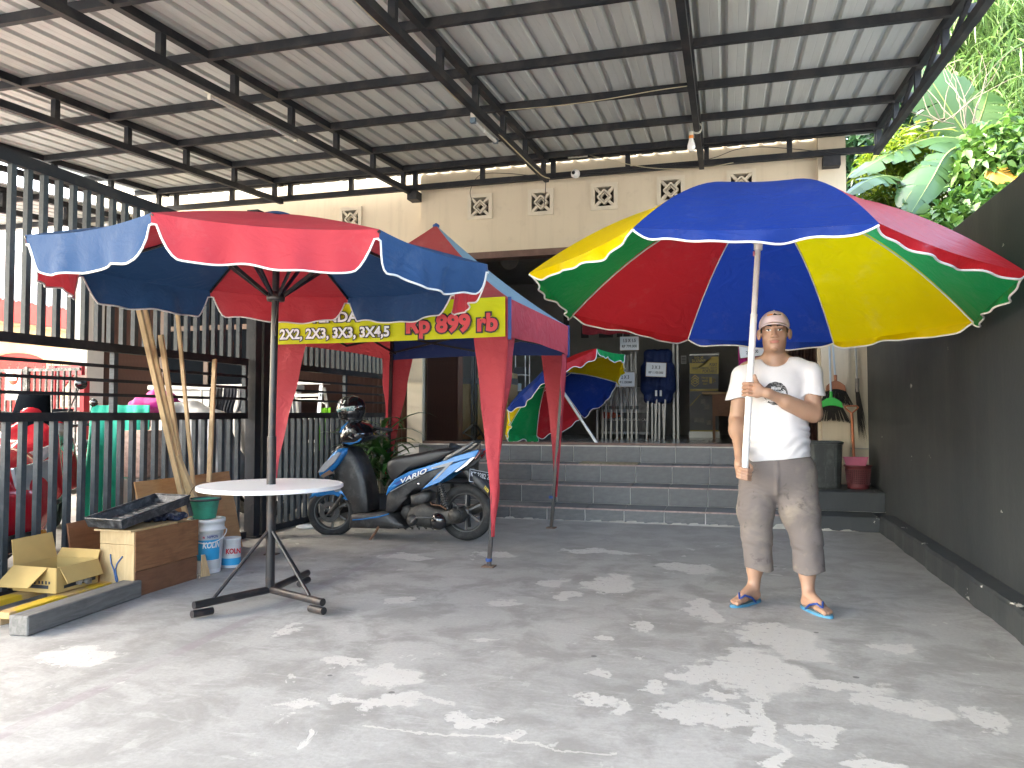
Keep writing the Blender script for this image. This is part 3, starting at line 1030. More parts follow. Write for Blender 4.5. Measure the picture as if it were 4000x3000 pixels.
def valA(u):
    e = min(u, 1 - u)
    s = min(1.0, max(0.0, (e - 0.022) / 0.095))
    return 0.048 + 0.140 * math.sin(s * math.pi / 2) ** 0.85
base = Vector((-2.618, 4.045, 0))
tu = thing('cafe_umbrella_table', 'red and navy cafe umbrella standing through a round white table', 'umbrella', base)
c0 = Vector((-2.600, 4.045, 2.000))
N0 = Vector((0.014, -0.004, 1))
umbrella(tu, c0, N0, (1, 0, 0), 1.285, 0.315, 1.15, [F_RED, F_NAVY] * 4, None, valA, 0.035, BLK, 0.009, 1, 24, 0.05, 3, 0.02, -1.419)
# pole, hub with eight black arms, crown cap
N0.normalize()
top = c0 + N0 * 0.315
MB().tube([base + Vector((0, 0, .06)), base + Vector((0, 0, .98))], 0.027, 16).build('lower_pole', BLK, tu)
MB().tube([base + Vector((0, 0, .97)), top], 0.0215, 16).build('upper_pole', BLK, tu)
hubp = c0 - N0 * 0.18
MB().lathe([(0.0225, -.03), (0.05, -.03), (0.055, -.01), (0.05, .015), (0.0225, .03)], hubp, 16).build('runner_hub', BLK, tu)
for i in range(8):
    t = -1.419 + i * math.pi / 4
    d = Vector((math.cos(t), math.sin(t), 0))
    v = 0.42
    e = c0 + d * (1.285 * v) + N0 * (0.315 * (1 - v ** 1.15) - .015)
    MB().bar(hubp + d * .04, e, .012, .02).build('support_arm', BLK, tu)
MB().lathe([(0.10, -.03), (0.08, -.012), (0.04, .0), (0.0, .004)], top + Vector((0, 0, .012)), 12).build('crown_cap', F_NAVY, tu)
MB().tube([hubp + Vector((.03, -.02, -.02)), hubp + Vector((.025, -.025, -.10)), base + Vector((.024, -.02, 1.62)), base + Vector((.03, -.02, 1.58))], .003, 6).build('locking_pin', BLK, tu)
TOPM = mat('white laminate', (0.82, 0.82, 0.81), 0.35, var=0.02)
MB().lathe([(0.028, .012), (0.415, .012), (0.420, .008), (0.420, -.008), (0.415, -.012), (0.028, -.012), (0.028, .012)], base + Vector((0, 0, .684)), 72, smooth=False).build('table_top', TOPM, tu)
MB().lathe([(0.028, -.05), (0.034, -.05), (0.034, -.013), (0.028, -.013)], base + Vector((0, 0, .684)), 16).build('collar', BLK, tu)
for (ex, ey) in ((-2.80, 3.60), (-2.16, 3.85), (-2.62, 4.48)):
    e = Vector((ex, ey, .075)); s_ = Vector((base.x, base.y, .075))
    if (ex, ey) == (-2.62, 4.48): e = Vector((-2.655, 4.53, .075))
    d = (e - s_).normalized(); sd = Vector((-d.y, d.x, 0))
    L = MB().tube([s_, e], .0215, 14, True).build('foot_leg', BLK, tu)
    MB().tube([e - d * .11 + Vector((0, 0, -.05)), e + d * .01 + Vector((0, 0, -.046))], .021, 12).build('foot_stub', BLK, L)
    MB().tube([e - d * .12 + Vector((0, 0, .02)), base + Vector((0, 0, .42)) + d * .02], .010, 8).build('brace', BLK, tu)

# ---- big four-colour umbrella held by the man
HC = Vector((0.168, 4.70, 1.795)); HN = Vector((0.065, 0.11, 0.9918)).normalized()
hu = thing('parasol', 'large blue yellow green and red parasol held up by the standing man', 'umbrella', (0.09, 4.57, 0.6))
def valB(u):
    e = min(u, 1 - u)
    return 0.010 + 0.038 * math.sin(min(1, e / 0.10) * math.pi / 2)
umbrella(hu, HC, HN, (1, 0, 0), 1.335, 0.62, 1.95, [G_BLUE, G_RED, G_GRN, G_YEL, G_BLUE, G_RED, G_GRN, G_YEL], None, valB, 0.02, WHT, 0.0045, 1, 24, 0.14, 5, 0.015, -2.015)
a_ = (Vector((1, 0, 0)) - HN * HN.x).normalized(); b_ = HN.cross(a_)
ptop = HC + HN * 0.605
pbot = Vector((0.091, 4.556, 0.755))
pax = (ptop - pbot).normalized()
pmid = pbot + pax * 0.95
MB().tube([pbot, pmid], 0.0195, 18).build('lower_pole', WHT, hu)
MB().tube([pmid - pax * .03, ptop], 0.0165, 18).build('upper_pole', WHT, hu)
rh = HC + HN * 0.335
MB().lathe([(0.017, -.05), (0.025, -.045), (0.025, -.01), (0.042, 0.0), (0.042, .018), (0.017, .02)], rh, 16, HN).build('runner', WHT, hu)
MB().box(rh - HN * .07 + Vector((-.022, -.012, 0)), (.012, .012, .03), None, .003).build('thumb_catch', mat('pink catch', (.7, .25, .3), .4), hu)
for i in range(8):
    t = -2.015 + i * math.pi / 4
    d = a_ * math.cos(t) + b_ * math.sin(t)
    v = 0.34
    e = HC + d * (1.335 * v) + HN * (0.62 * (1 - v ** 1.95) - .014)
    MB().tube([rh + d * .03, e], .004, 6).build('stretcher', WHT, hu)

# ---- third umbrella, open on its side in the doorway
UN = Vector((-0.5629, 0.2506, 0.7876)); UC = Vector((-2.0, 9.66, 1.355))
iu = thing('parasol', 'four-colour parasol lying open on its side in the shop doorway', 'umbrella', (-1.55, 9.46, FZ))
umbrella(iu, UC, UN, (1, 0, 0), 0.92, 0.36, 1.7, [G_RED, G_BLUE, G_YEL, G_GRN, G_RED, G_BLUE, G_YEL, G_GRN], None, lambda u: .01 + .085 * math.sin(min(1, min(u, 1 - u) / .1) * math.pi / 2), .02, WHT, .004, -1, 20, .2, 9, .01, 2.30)
ufoot = Vector((-1.55, 9.45, FZ + .012))
MB().tube([ufoot, UC + UN * .33], .017, 14).build('pole', WHT, iu)
ua = (Vector((1, 0, 0)) - UN * UN.x).normalized(); ub = UN.cross(ua)
MB().lathe([(0.0175, -.03), (0.03, -.02), (0.03, .01), (0.0175, .02)], UC + UN * .20, 12, UN).build('runner', WHT, iu)
for i in range(8):
    t = 2.30 - i * math.pi / 4
    d = ua * math.cos(t) + ub * math.sin(t)
    MB().tube([UC + UN * .20 + d * .02, UC + d * (.92 * .34) + UN * (.36 * (1 - .34 ** 1.7) - .01)], .003, 5).build('stretcher', WHT, iu)

# ================================================================ folding tent
T_RED = fabric('sun-faded red tent cloth', (0.54, 0.070, 0.088), 0.30, 0.55, 0.4)
T_RED2 = fabric('dark red tent roof', (0.40, 0.075, 0.080), 0.10, 0.6, 0.2)
T_SLATE = fabric('slate blue tent roof', (0.20, 0.31, 0.40), 0.10, 0.6, 0.2)
T_BLUE = fabric('blue tent cloth', (0.030, 0.055, 0.19), 0.15, 0.55, 0.3)
tent = thing('canopy_tent', 'red and blue pop-up tent with yellow price banner over the scooter', 'tent', (-2.5, 6.4, 0))
tx0, tx1, ty0, ty1 = -3.45, -1.52, 5.38, 7.38
ze = 1.955
pk = Vector((-2.49, 6.39, 2.80))
CN = [Vector((tx0, ty0, ze)), Vector((tx1, ty0, ze)), Vector((tx1 + .03, ty1, ze + .01)), Vector((tx0 + .08, ty1, ze))]
roofs = [T_RED2, T_SLATE, T_RED2, T_SLATE]
for i in range(4):
    A, B = CN[i], CN[(i + 1) % 4]
    def rf(u, v, A=A, B=B):
        e = A.lerp(B, u)
        p = e.lerp(pk, v)
        return p - Vector((0, 0, 1)) * (.10 * 4 * v * (1 - v) * (0.5 + 1.2 * u * (1 - u)))
    MB().grid(rf, 14, 12).build('roof_panel', roofs[i], tent)
# valances: each an arched strip of cloth, and its edging
vm = [T_RED, T_RED, T_BLUE, T_RED]
for i in range(4):
    A, B = CN[i], CN[(i + 1) % 4]
    nrm = (B - A).cross(Vector((0, 0, 1))).normalized()
    def vf(u, v, A=A, B=B, nrm=nrm, i=i):
        e = A.lerp(B, u)
        dep = 0.285 - 0.02 * math.sin(math.pi * u)
        w_ = 0.008 * math.sin(u * 15 + i * 2) * v + .004
        return e + Vector((0, 0, -dep * v)) + nrm * w_
    MB().grid(vf, 30, 6).build('valance', vm[i], tent)
# legs with tapering cloth sleeves
FEET = [Vector((-3.50, ty0, 0)), Vector((-1.665, ty0, 0)), Vector((-1.64, ty1, 0)), Vector((-3.42, ty1, 0))]
dirs = [((1, 0, 0), (0, 1, 0)), ((-1, 0, 0), (0, 1, 0)), ((-1, 0, 0), (0, -1, 0)), ((1, 0, 0), (0, -1, 0))]
BAND = mat('blue tie band', (0.025, 0.070, 0.24), 0.6)
for i in range(4):
    tp = CN[i] + Vector((0, 0, -.02)); ft_ = FEET[i]
    inn = (Vector(dirs[i][0]) + Vector(dirs[i][1])) * .018
    lg = MB().bar(ft_ + inn + Vector((0, 0, .006)), tp + inn, .028, .028).build('leg', BLK, tent)
    MB().box(ft_ + inn + Vector((0, 0, .004)), (.09, .09, .008)).build('foot_plate', mat('rusty foot plate', (.13, .085, .06), .8), lg)
    MB().lathe([(.022, -.012), (.026, 0), (.022, .012)], ft_ + inn + Vector((0, 0, .30 if i == 2 else .05 if i == 1 else .2)), 10).build('tie_band', BAND, lg)
    for j in (0, 1):
        d = Vector(dirs[i][j])
        z1 = ze - .27
        z0_ = 0.22 if i == 1 else .30
        wd = (.27, .25, .24, .24)[i] if j == 0 else .17
        off = Vector(dirs[i][1 - j]) * -.004
        ph = rnd.uniform(0, 6)
        def sl(u, v, d=d, wd=wd, z0_=z0_, z1=z1, ph=ph, off=off, tp=tp, ft_=ft_):
            z = z1 + (z0_ - z1) * v
            k_ = (tp.z - z) / tp.z
            axp = tp.lerp(Vector((ft_.x, ft_.y, 0)), k_)
            wv = wd * ((1 - v) ** 1.25) + .022
            p = Vector((axp.x, axp.y, z)) + d * (wv * u - .012) + off
            wr = .012 * math.sin(ph + v * 9 + u * 4) * u + .006 * math.sin(ph + v * 23) * u
            return p + Vector((d.y, d.x, 0)) * wr
        MB().grid(sl, 8, 40).build('leg_sleeve', T_RED, tent)
    MB().bar(CN[i] + Vector((0, 0, -.30)), CN[i] + Vector((0, 0, .012)), .022, .022).build('corner_strip', BAND, tent)
MB().lathe([(.03, -.02), (.03, 0), (0, .02)], pk, 10).build('peak_knob', BAND, tent)
# scissor trusses inside
for i in range(4):
    A, B = CN[i], CN[(i + 1) % 4]
    inward = (Vector((-2.5, 6.38, 0)) - (A + B) / 2); inward.z = 0; inward.normalize(); inward *= .04
    for k_ in range(2):
        a1 = A.lerp(B, k_ * .5); b1 = A.lerp(B, (k_ + 1) * .5)
        MB().bar(a1 + inward + Vector((0, 0, -.03)), b1 + inward + Vector((0, 0, -.22)), .010, .02).bar(a1 + inward * 1.3 + Vector((0, 0, -.22)), b1 + inward * 1.3 + Vector((0, 0, -.03)), .010, .02).build('scissor_arm', BLK, tent)
# the price banner tied over the front valance
YEL = fabric('yellow vinyl banner', (0.66, 0.66, 0.015), 0.12, 0.35, 0.15)
PRW = mat('white print', (.75, .75, .76), .5, var=.02); PRK = mat('black print', (.02, .018, .02), .5, var=.05); PRR = mat('red print', (.62, .05, .055), .5, var=.05)
bn = thing('banner', 'yellow vinyl price banner reading Rp 899 rb across the tent front', 'banner', (-2.5, ty0 - .03, 1.66))
def banf(u, v):
    xx = tx0 - .03 + (tx1 - .025 - (tx0 - .03)) * u
    return (xx, ty0 - .030 - .006 * math.sin(u * 12) * v, 1.966 - .02 * 4 * u * (1 - u) * .3 - (0.29 + .015 * (1 - u)) * v)
MB().grid(banf, 30, 6).build('sheet', YEL, bn)
yb_ = ty0 - .045
def outlined(t, x, z, size, fit, mt, bold, ob):
    text(t, PRK, bn, (x, yb_, z), (1, 0, 0), (0, 0, 1), size, ob, fit + (ob - bold) * 2 * size)
    text(t, mt, bn, (x, yb_ - .003, z), (1, 0, 0), (0, 0, 1), size, bold, fit)
outlined('2X2, 2X3, 3X3, 3X4,5', -2.92, 1.733, .108, .94, PRW, .035, .10)
outlined('TENDA', -2.92, 1.855, .105, .42, PRW, .035, .10)
outlined("Rp 899 rb", -1.96, 1.775, .175, .72, PRR, .045, .11)
# ================================================================ BLUE SCOOTER
SX, SY = -2.215, 6.44
def SP(zx, zy, y=0.0):
    u = (1710 - zx) * 0.00094
    z = ((1575 - 40 * (1710 - zx) / 1390) - zy) * 0.00091
    return Vector((SX - u, SY + y, z))
def pillow(outl, w0, w1, inset=0.90, mid=None, yo=0.0):
    """side-view outline given body: full outline at +-w0, drawn-in outline at +-w1"""
    P = [SP(a, b) for a, b in outl]
    c = sum(P, Vector()) / len(P)
    n = len(P)
    m = MB(); m.sm = True
    rings = []
    for k_, (sc_, yy) in enumerate(((inset * .55, -w1), (inset, -w1 * .94), (1.0, -w0), (1.0, w0), (inset, w1 * .94), (inset * .55, w1))):
        rings.append([Vector((c.x + (p.x - c.x) * sc_, SY + yo + yy, c.z + (p.z - c.z) * sc_)) for p in P])
    V = [v for r_ in rings for v in r_]
    F = []
    for j in range(5):
        for i in range(n):
            F.append((j * n + i, j * n + (i + 1) % n, (j + 1) * n + (i + 1) % n, (j + 1) * n + i))
    F.append(list(range(n))[::-1]); F.append([5 * n + i for i in range(n)])
    m.add(V, F, True)
    return m
def panel(outl, y, th=.006, curve=None):
    """thin shaped panel lying on one side of the bike"""
    return MB().poly([SP(a, b, y if curve is None else curve(a, b)) for a, b in outl], th, (0, 1, 0))
SB = mat('metallic blue fairing', (0.010, 0.155, 0.42), .22, .25, var=.06, coat=.6, dirt=(.10, .14, .18), dscale=8, damount=.15)
SBD = mat('deep blue decal', (0.010, 0.045, 0.20), .25, .2, var=.1, coat=.5)
SK = mat('scuffed black plastic', (.018, .018, .019), .45, var=.2, dirt=(.12, .115, .105), dscale=10, damount=.5, bump=.1, bscale=120)
SKG = mat('glossy black fairing', (.010, .010, .012), .12, var=.1, coat=.8)
SEAT = mat('black vinyl seat', (.014, .014, .016), .38, var=.1, bump=.15, bscale=200)
TYRE = mat('tyre rubber', (.018, .018, .018), .8, var=.2, bump=.3, bscale=90, dirt=(.11, .10, .09), dscale=8, damount=.5)
ALLOY = mat('dirty grey alloy', (.10, .10, .10), .42, .6, var=.2, dirt=(.09, .08, .065), dscale=9, damount=.5)
ENG = mat('grimy engine metal', (.045, .043, .040), .55, .4, var=.3, vscale=15, dirt=(.14, .12, .095), dscale=12, damount=.6, bump=.25)
RUST = mat('rusty steel', (.16, .085, .05), .8, .3, var=.4, vscale=20, bump=.3)
CHR = mat('chrome', (.62, .62, .62), .15, 1.0, var=.05)
LENS = mat('clear lamp lens', (.40, .43, .46), .12, .3, var=.15, vscale=14, spec=.8, coat=.8)
REDL = mat('red lamp lens', (.22, .008, .010), .15, var=.1, coat=.8); AMB = mat('amber lens', (.6, .22, .02), .2)
sc_ = thing('scooter', 'blue and black step-through scooter parked side-on under the tent', 'scooter', (SX - .65, SY, 0))
def wheel(root, c, r, wdt, steer=0.0, spokes=6, axis=None):
    c = Vector(c)
    ax = Vector((math.sin(steer), math.cos(steer), 0)) if axis is None else Vector(axis)
    rt_ = wdt / 2
    prof = []
    for q in range(17):
        t = 2 * math.pi * q / 16
        prof.append((r - rt_ + rt_ * math.cos(t), rt_ * .95 * math.sin(t)))
    w_ = MB().lathe(prof, c, 44, ax).build('wheel', TYRE, root)
    ri = r - wdt * .95
    MB().lathe([(ri, -.022), (ri + .012, -.026), (ri + .012, .026), (ri, .022), (ri - .012, .012), (ri - .012, -.012), (ri, -.022)], c, 40, ax).build('rim', ALLOY, w_)
    MB().lathe([(0, -.04), (.035, -.035), (.035, .035), (0, .04)], c, 18, ax, False).build('wheel_hub', ALLOY, w_)
    e1 = ax.cross(Vector((0, 0, 1))).normalized(); e2 = ax.cross(e1)
    for q in range(spokes):
        t = 2 * math.pi * q / spokes + .3
        d = e1 * math.cos(t) + e2 * math.sin(t); d2 = e1 * math.cos(t + .25) + e2 * math.sin(t + .25)
        MB().bar(c + d * .02, c + d2 * (ri - .005), .016, .022, ax).build('spoke', ALLOY, w_)
    return w_
rw = wheel(sc_, SP(1710, 1302), .247, .085)
fw = wheel(sc_, SP(322, 1302), .232, .075, R(-14))
fa = SP(322, 1302)
dk = MB().lathe([(.05, -.002), (.095, -.002), (.095, .002), (.05, .002), (.05, -.002)], fa + Vector((0, -.055, 0)), 30, (math.sin(R(-14)), math.cos(R(-14)), 0), False); dk.build('brake_disc', ENG, fw)
for y in (-.075, .075):
    MB().tube([SP(470, 1130, y), SP(322, 1302, y) + Vector((.02, 0, 0)), SP(322, 1312, y)], [.017, .019, .016], 12).build('fork', ENG, sc_)
pillow([(95, 1160), (130, 1110), (205, 1062), (320, 1040), (425, 1018), (480, 1090), (578, 1202), (540, 1192), (470, 1165), (400, 1132), (300, 1128), (200, 1148)], .055, .070, .88).build('front_fender', SB, sc_)
panel([(330, 1050), (430, 1020), (470, 1085), (400, 1100)], -.074).build('fender_stripe', mat('silver decal', (.22, .24, .27), .3, .3), sc_)
pillow([(470, 640), (560, 655), (640, 760), (700, 900), (740, 1010), (765, 1200), (765, 1295), (610, 1310), (590, 1210), (565, 1195), (480, 1080), (425, 960), (395, 870), (430, 760)], .115, .135, .95).build('leg_shield', SK, sc_)
nose = pillow([(262, 905), (330, 800), (420, 700), (480, 655), (552, 658), (548, 710), (470, 820), (390, 900), (300, 950), (268, 935)], .14, .18, .93)
nose.build('nose_cowl', SB, sc_)
hl = panel([(272, 895), (345, 800), (490, 695), (520, 702), (440, 805), (340, 885)], 0, .02, lambda a, b: -.192)
hl.build('headlight', LENS, sc_)
panel([(300, 925), (395, 870), (440, 900), (330, 945)], 0, .01, lambda a, b: -.185).build('turn_signal', CHR, sc_)
pillow([(450, 640), (335, 740), (350, 705), (460, 625), (520, 612)], .06, .10, .8).build('visor', SKG, sc_)
pillow([(458, 605), (478, 520), (520, 445), (560, 398), (625, 388), (665, 430), (722, 500), (742, 560), (700, 600), (640, 622), (560, 624), (500, 628)], .12, .19, .78).build('handlebar_cowl', SKG, sc_)
panel([(525, 606), (590, 548), (660, 515), (722, 572), (690, 600), (600, 626)], 0, .012, lambda a, b: -.165).build('cowl_insert', SB, sc_)
panel([(482, 505), (500, 450), (575, 395), (540, 440), (500, 500)], 0, .012, lambda a, b: -.155).build('cowl_insert', SB, sc_)
for y in (-1, 1):
    MB().tube([SP(620, 480, y * .10), SP(650, 470, y * .20), SP(690, 480, y * .29)], [.014, .014, .014], 10).build('handlebar', ENG, sc_)
    MB().tube([SP(690, 480, y * .285), SP(760, 500, y * .385)], .018, 12).build('grip', SK, sc_)
    MB().tube([SP(640, 500, y * .20), SP(660, 540, y * .30), SP(735, 560, y * .37)], .006, 8).build('brake_lever', ALLOY, sc_)
pillow([(585, 1345), (600, 1310), (765, 1300), (930, 1285), (1005, 1300), (1110, 1395), (1170, 1440), (990, 1452), (572, 1446)], .13, .15, .93).build('floor_board', SK, sc_)
MB().tube([SP(625, 1365, -.155), SP(760, 1352, -.158), SP(900, 1330, -.158), SP(1000, 1302, -.152)], .006, 8).build('floor_trim', SB, sc_)
st = pillow([(925, 850), (938, 795), (990, 762), (1100, 746), (1250, 722), (1400, 692), (1560, 668), (1700, 684), (1610, 738), (1530, 790), (1350, 842), (1200, 882), (1100, 912), (1030, 1000), (985, 1010), (950, 940)], .11, .135, .86)
st.build('seat', SEAT, sc_, sub=1)
pillow([(940, 1290), (952, 1140), (1000, 1020), (1100, 940), (1300, 870), (1500, 800), (1700, 740), (1840, 700), (1860, 740), (1700, 850), (1480, 930), (1400, 1000), (1300, 1075), (1180, 1110), (1110, 1180), (1060, 1270), (1000, 1305)], .105, .125, .93).build('body_frame_cover', SK, sc_)
sidec = lambda a, b: -(.142 - .03 * max(0, (a - 1100)) / 800)
up_ = [(962, 1130), (985, 1050), (1060, 965), (1200, 893), (1400, 836), (1530, 796), (1650, 752), (1862, 694), (1880, 706), (1840, 765), (1640, 815), (1480, 872), (1300, 925), (1200, 972), (1100, 1026), (1020, 1080)]
for s_, nm in ((-1, 'side_panel'), (1, 'side_panel')):
    panel(up_, 0, .03, lambda a, b: s_ * -sidec(a, b)).build(nm, SB, sc_, bevel=.006)
    panel([(1318, 1072), (1400, 1000), (1480, 915), (1560, 850), (1700, 800), (1800, 772), (1700, 858), (1610, 922), (1500, 1003)], 0, .022, lambda a, b: s_ * (-sidec(a, b) + .004)).build('tail_fairing', SB, sc_, bevel=.005)
    panel([(1050, 1010), (1200, 930), (1380, 870), (1395, 882), (1200, 958), (1080, 1025)], 0, .004, lambda a, b: s_ * (-sidec(a, b) + .0175)).build('side_decal', SBD, sc_)
    panel([(1010, 1085), (1200, 985), (1310, 935), (1310, 942), (1200, 993), (1015, 1092)], 0, .003, lambda a, b: s_ * (-sidec(a, b) + .0165)).build('side_stripe', mat('silver decal', (.22, .24, .27), .3, .3), sc_)
    panel([(1420, 860), (1640, 800), (1480, 960), (1430, 990), (1560, 850), (1430, 872)], 0, .003, lambda a, b: s_ * (-sidec(a, b) + .020)).build('side_stripe', mat('silver decal', (.22, .24, .27), .3, .3), sc_)
    panel([(1640, 900), (1700, 830), (1815, 752), (1842, 760), (1760, 842), (1660, 906)], 0, .02, lambda a, b: s_ * .118).build('tail_signal', LENS, sc_)
    panel([(1822, 742), (1884, 700), (1872, 735), (1835, 790)], 0, .05, lambda a, b: s_ * .085).build('tail_light', REDL, sc_)
    MB().tube([SP(1535, 797, s_ * .125), SP(1580, 765, s_ * .145), SP(1700, 700, s_ * .14), SP(1810, 626, s_ * .09)], [.012, .016, .017, .012], 10).build('grab_rail', mat('worn silver rail', (.20, .20, .20), .4, .5, var=.4, vscale=20), sc_)
MB().tube([SP(1810, 626, -.09), SP(1822, 622, 0), SP(1810, 626, .09)], .013, 10).build('grab_rail_end', SK, sc_)
MB().lathe([(0, -.004), (.014, -.004), (.014, .004), (0, .004)], SP(1287, 1015, -.135), 16, (0, 1, 0)).build('seat_lock', CHR, sc_)
r_ax = (SP(1370, 888) - SP(1100, 1000)).normalized(); u_ax = Vector((-r_ax.z, 0, r_ax.x))
text('VARIO', mat('chrome lettering', (.55, .57, .60), .3, .4), sc_, SP(1240, 943, -.163), r_ax, u_ax, .052, .02, .262, .35)
# engine, transmission case, air box, shock
pillow([(1160, 1330), (1200, 1245), (1330, 1195), (1440, 1245), (1560, 1272), (1700, 1240), (1745, 1330), (1690, 1392), (1580, 1402), (1500, 1452), (1300, 1425), (1180, 1392)], .07, .10, .90, yo=-.05).build('transmission_case', ENG, sc_)
for (a, b, r_, mm) in ((1490, 1372, .074, SKG), (1650, 1312, .058, ENG), (1230, 1360, .05, SK)):
    MB().lathe([(0, -.03), (r_ * .7, -.03), (r_ * .75, -.024), (r_ * .95, -.02), (r_, -.008), (r_, .06)], SP(a, b, -.145), 24, (0, 1, 0)).build('case_cover', mm, sc_)
pillow([(1190, 1130), (1330, 1085), (1405, 1110), (1392, 1182), (1300, 1232), (1200, 1222)], .06, .09, .85, yo=-.04).build('air_box', SK, sc_)
pillow([(1065, 1310), (1090, 1240), (1170, 1230), (1180, 1350), (1110, 1370)], .05, .07, .85).build('cylinder', ENG, sc_)
A, B = SP(1488, 1000, -.12), SP(1572, 1255, -.12)
pts_ = []
d = (B - A); e1 = Vector((0, 1, 0)); e2 = d.normalized().cross(e1)
for q in range(140):
    t = q / 139
    pts_.append(A.lerp(B, .08 + .82 * t) + (e1 * math.cos(t * 2 * math.pi * 10) + e2 * math.sin(t * 2 * math.pi * 10)) * .026)
sk_ = MB().tube([A, B], .012, 10).build('shock_absorber', ENG, sc_)
MB().tube(pts_, .0055, 6).build('spring', ALLOY, sk_)
MB().tube([SP(1240, 1380, -.185), SP(1292, 1332, -.19), SP(1440, 1330, -.18)], [.011, .008, .010], 8).build('kick_lever', ALLOY, sc_)
MB().tube([SP(905, 1385, -.12), SP(860, 1490, -.16), SP(790, 1600, -.21)], [.014, .011, .010], 8).build('side_stand', RUST, sc_)
MB().box(SP(795, 1603, -.215), (.06, .04, .012), Matrix.Rotation(R(30), 3, 'Y')).build('stand_foot', RUST, sc_)
for q in range(6):
    MB().tube([SP(1040 + q * 70, 1440 - q * 3, -.08), SP(1070 + q * 70, 1452 + (q % 2) * 6, -.085)], .009, 6).build('frame_bolt', ENG, sc_)
MB().tube([SP(1200, 1420, .10), SP(1500, 1400, .14), SP(1650, 1330, .15), SP(1850, 1250, .15)], [.018, .02, .045, .045], 14).build('exhaust', ENG, sc_)
MB().tube([SP(1395, 1190, -.11), SP(1410, 1215, -.11), SP(1500, 1225, -.11), SP(1560, 1260, -.12)], .007, 8).build('hose', RUST, sc_)
pillow([(1680, 895), (1750, 880), (1880, 985), (1968, 1100), (1955, 1140), (1885, 1085), (1800, 1010)], .075, .085, .9).build('rear_mudguard', SK, sc_)
pc = SP(1850, 965, -.02)
pn = Vector((.80, -.58, .16)).normalized(); pr_ = Vector((.58, .80, 0)).normalized(); pu = pn.cross(pr_) * -1
pu = (Vector((0, 0, 1)) - pn * pn.z).normalized(); pr_ = pu.cross(pn)
rotm = Matrix((pr_, pn, pu)).transposed()
tilt = Matrix.Rotation(R(-12), 3, pn)
pr_ = tilt @ pr_; pu = tilt @ pu
rotm = Matrix((pr_, pn, pu)).transposed()
pl_ = MB().box(pc, (.235, .004, .115), rotm).build('number_plate', mat('black plate', (.015, .015, .016), .4, dirt=(.2, .2, .2), dscale=15, damount=.3), sc_)
PLW = mat('white plate ink', (.66, .66, .66), .5)
text('KT 2282 Z', PLW, pl_, pc + pn * .004 + pu * .012, pr_, pu, .062, .012, .205)
text('11·18', PLW, pl_, pc + pn * .004 - pu * .038 + pr_ * .05, pr_, pu, .026, .01)
fr = MB()
for a, b in (((-.113, -.053), (.113, -.053)), ((.113, -.053), (.113, .053)), ((.113, .053), (-.113, .053)), ((-.113, .053), (-.113, -.053))):
    fr.bar(pc + pn * .0035 + pr_ * a[0] + pu * a[1], pc + pn * .0035 + pr_ * b[0] + pu * b[1], .004, .0025, pn)
fr.build('plate_border', PLW, pl_)
text('YAYA', mat('yellow sticker', (.75, .55, .02), .5), sc_, SP(1935, 1075, -.088), (SP(1965, 1110) - SP(1905, 1040)).normalized() * 1, (SP(1965, 1040) - SP(1935, 1080)).normalized(), .04, .03, .06)

# ---- helmet resting on the handlebar
hc = SP(516, 262, .0)
hel = thing('helmet', 'glossy black open-face helmet with sticker perched on the scooter handlebar', 'helmet', hc - Vector((0, 0, .13)))
fh = Field(hc - Vector((.17, .17, .15)), hc + Vector((.17, .17, .15)), .004)
fh.ell(hc, (.138, .118, .122), 0)
fh.cone(hc + Vector((0, 0, -.05)), hc + Vector((.0, 0, -.09)), .118, .108, .02)
fh.cut(lambda X, Y, Z: (hc.z - .108) - Z)
fh.ell(hc + Vector((0, 0, -.03)), (.108, .092, .1), .01, True)
V, F = fh.mesh()
helo = field_obj('shell', V, F, SKG, hel, None, True, 3)
def hwrap(p, o=.003):
    d = Vector(p) - hc
    q = 1 - (d.x / .138) ** 2 - (d.z / .122) ** 2
    return Vector((p[0], hc.y - .118 * math.sqrt(max(.02, q)) - o, p[2]))
stk = MB()
stk.grid(lambda u, v: hwrap(hc + Vector((-.118 + .20 * u, 0, -.062 + .052 * v + .030 * u)), .0022), 20, 4)
stk.build('sticker', mat('pale sticker', (.55, .66, .66), .5), hel)
text('BANGTOM.iD', mat('teal print', (.02, .16, .19), .5), hel, hc + Vector((-.016, 0, -.021)), Vector((1, 0, .15)), Vector((-.15, 0, 1)), .042, .03, .185, wrap=lambda p: hwrap(p, .0045))
hs = MB()
hs.add([hwrap(hc + Vector(q), .003) for q in ((-.075, 0, .035), (-.015, 0, .040), (-.015, 0, .066), (-.004, 0, .066), (-.042, 0, .098), (-.085, 0, .062), (-.074, 0, .060))], [(0, 1, 2, 5, 6), (2, 3, 4, 5)])
hs.build('house_sticker', mat('pale sticker', (.55, .66, .66), .5), hel)
MB().add([hwrap(hc + Vector(q), .003) for q in ((.085, 0, -.05), (.118, 0, -.035), (.112, 0, .012), (.082, 0, -.002))], [(0, 1, 2, 3)]).build('small_sticker', mat('pale sticker', (.55, .66, .66), .5), hel)
MB().tube([hc + Vector((-.05, -.06, -.105)), hc + Vector((-.02, -.03, -.15)), hc + Vector((.02, .02, -.15)), hc + Vector((.05, .06, -.105))], .006, 6).build('chin_strap', SK, hel)

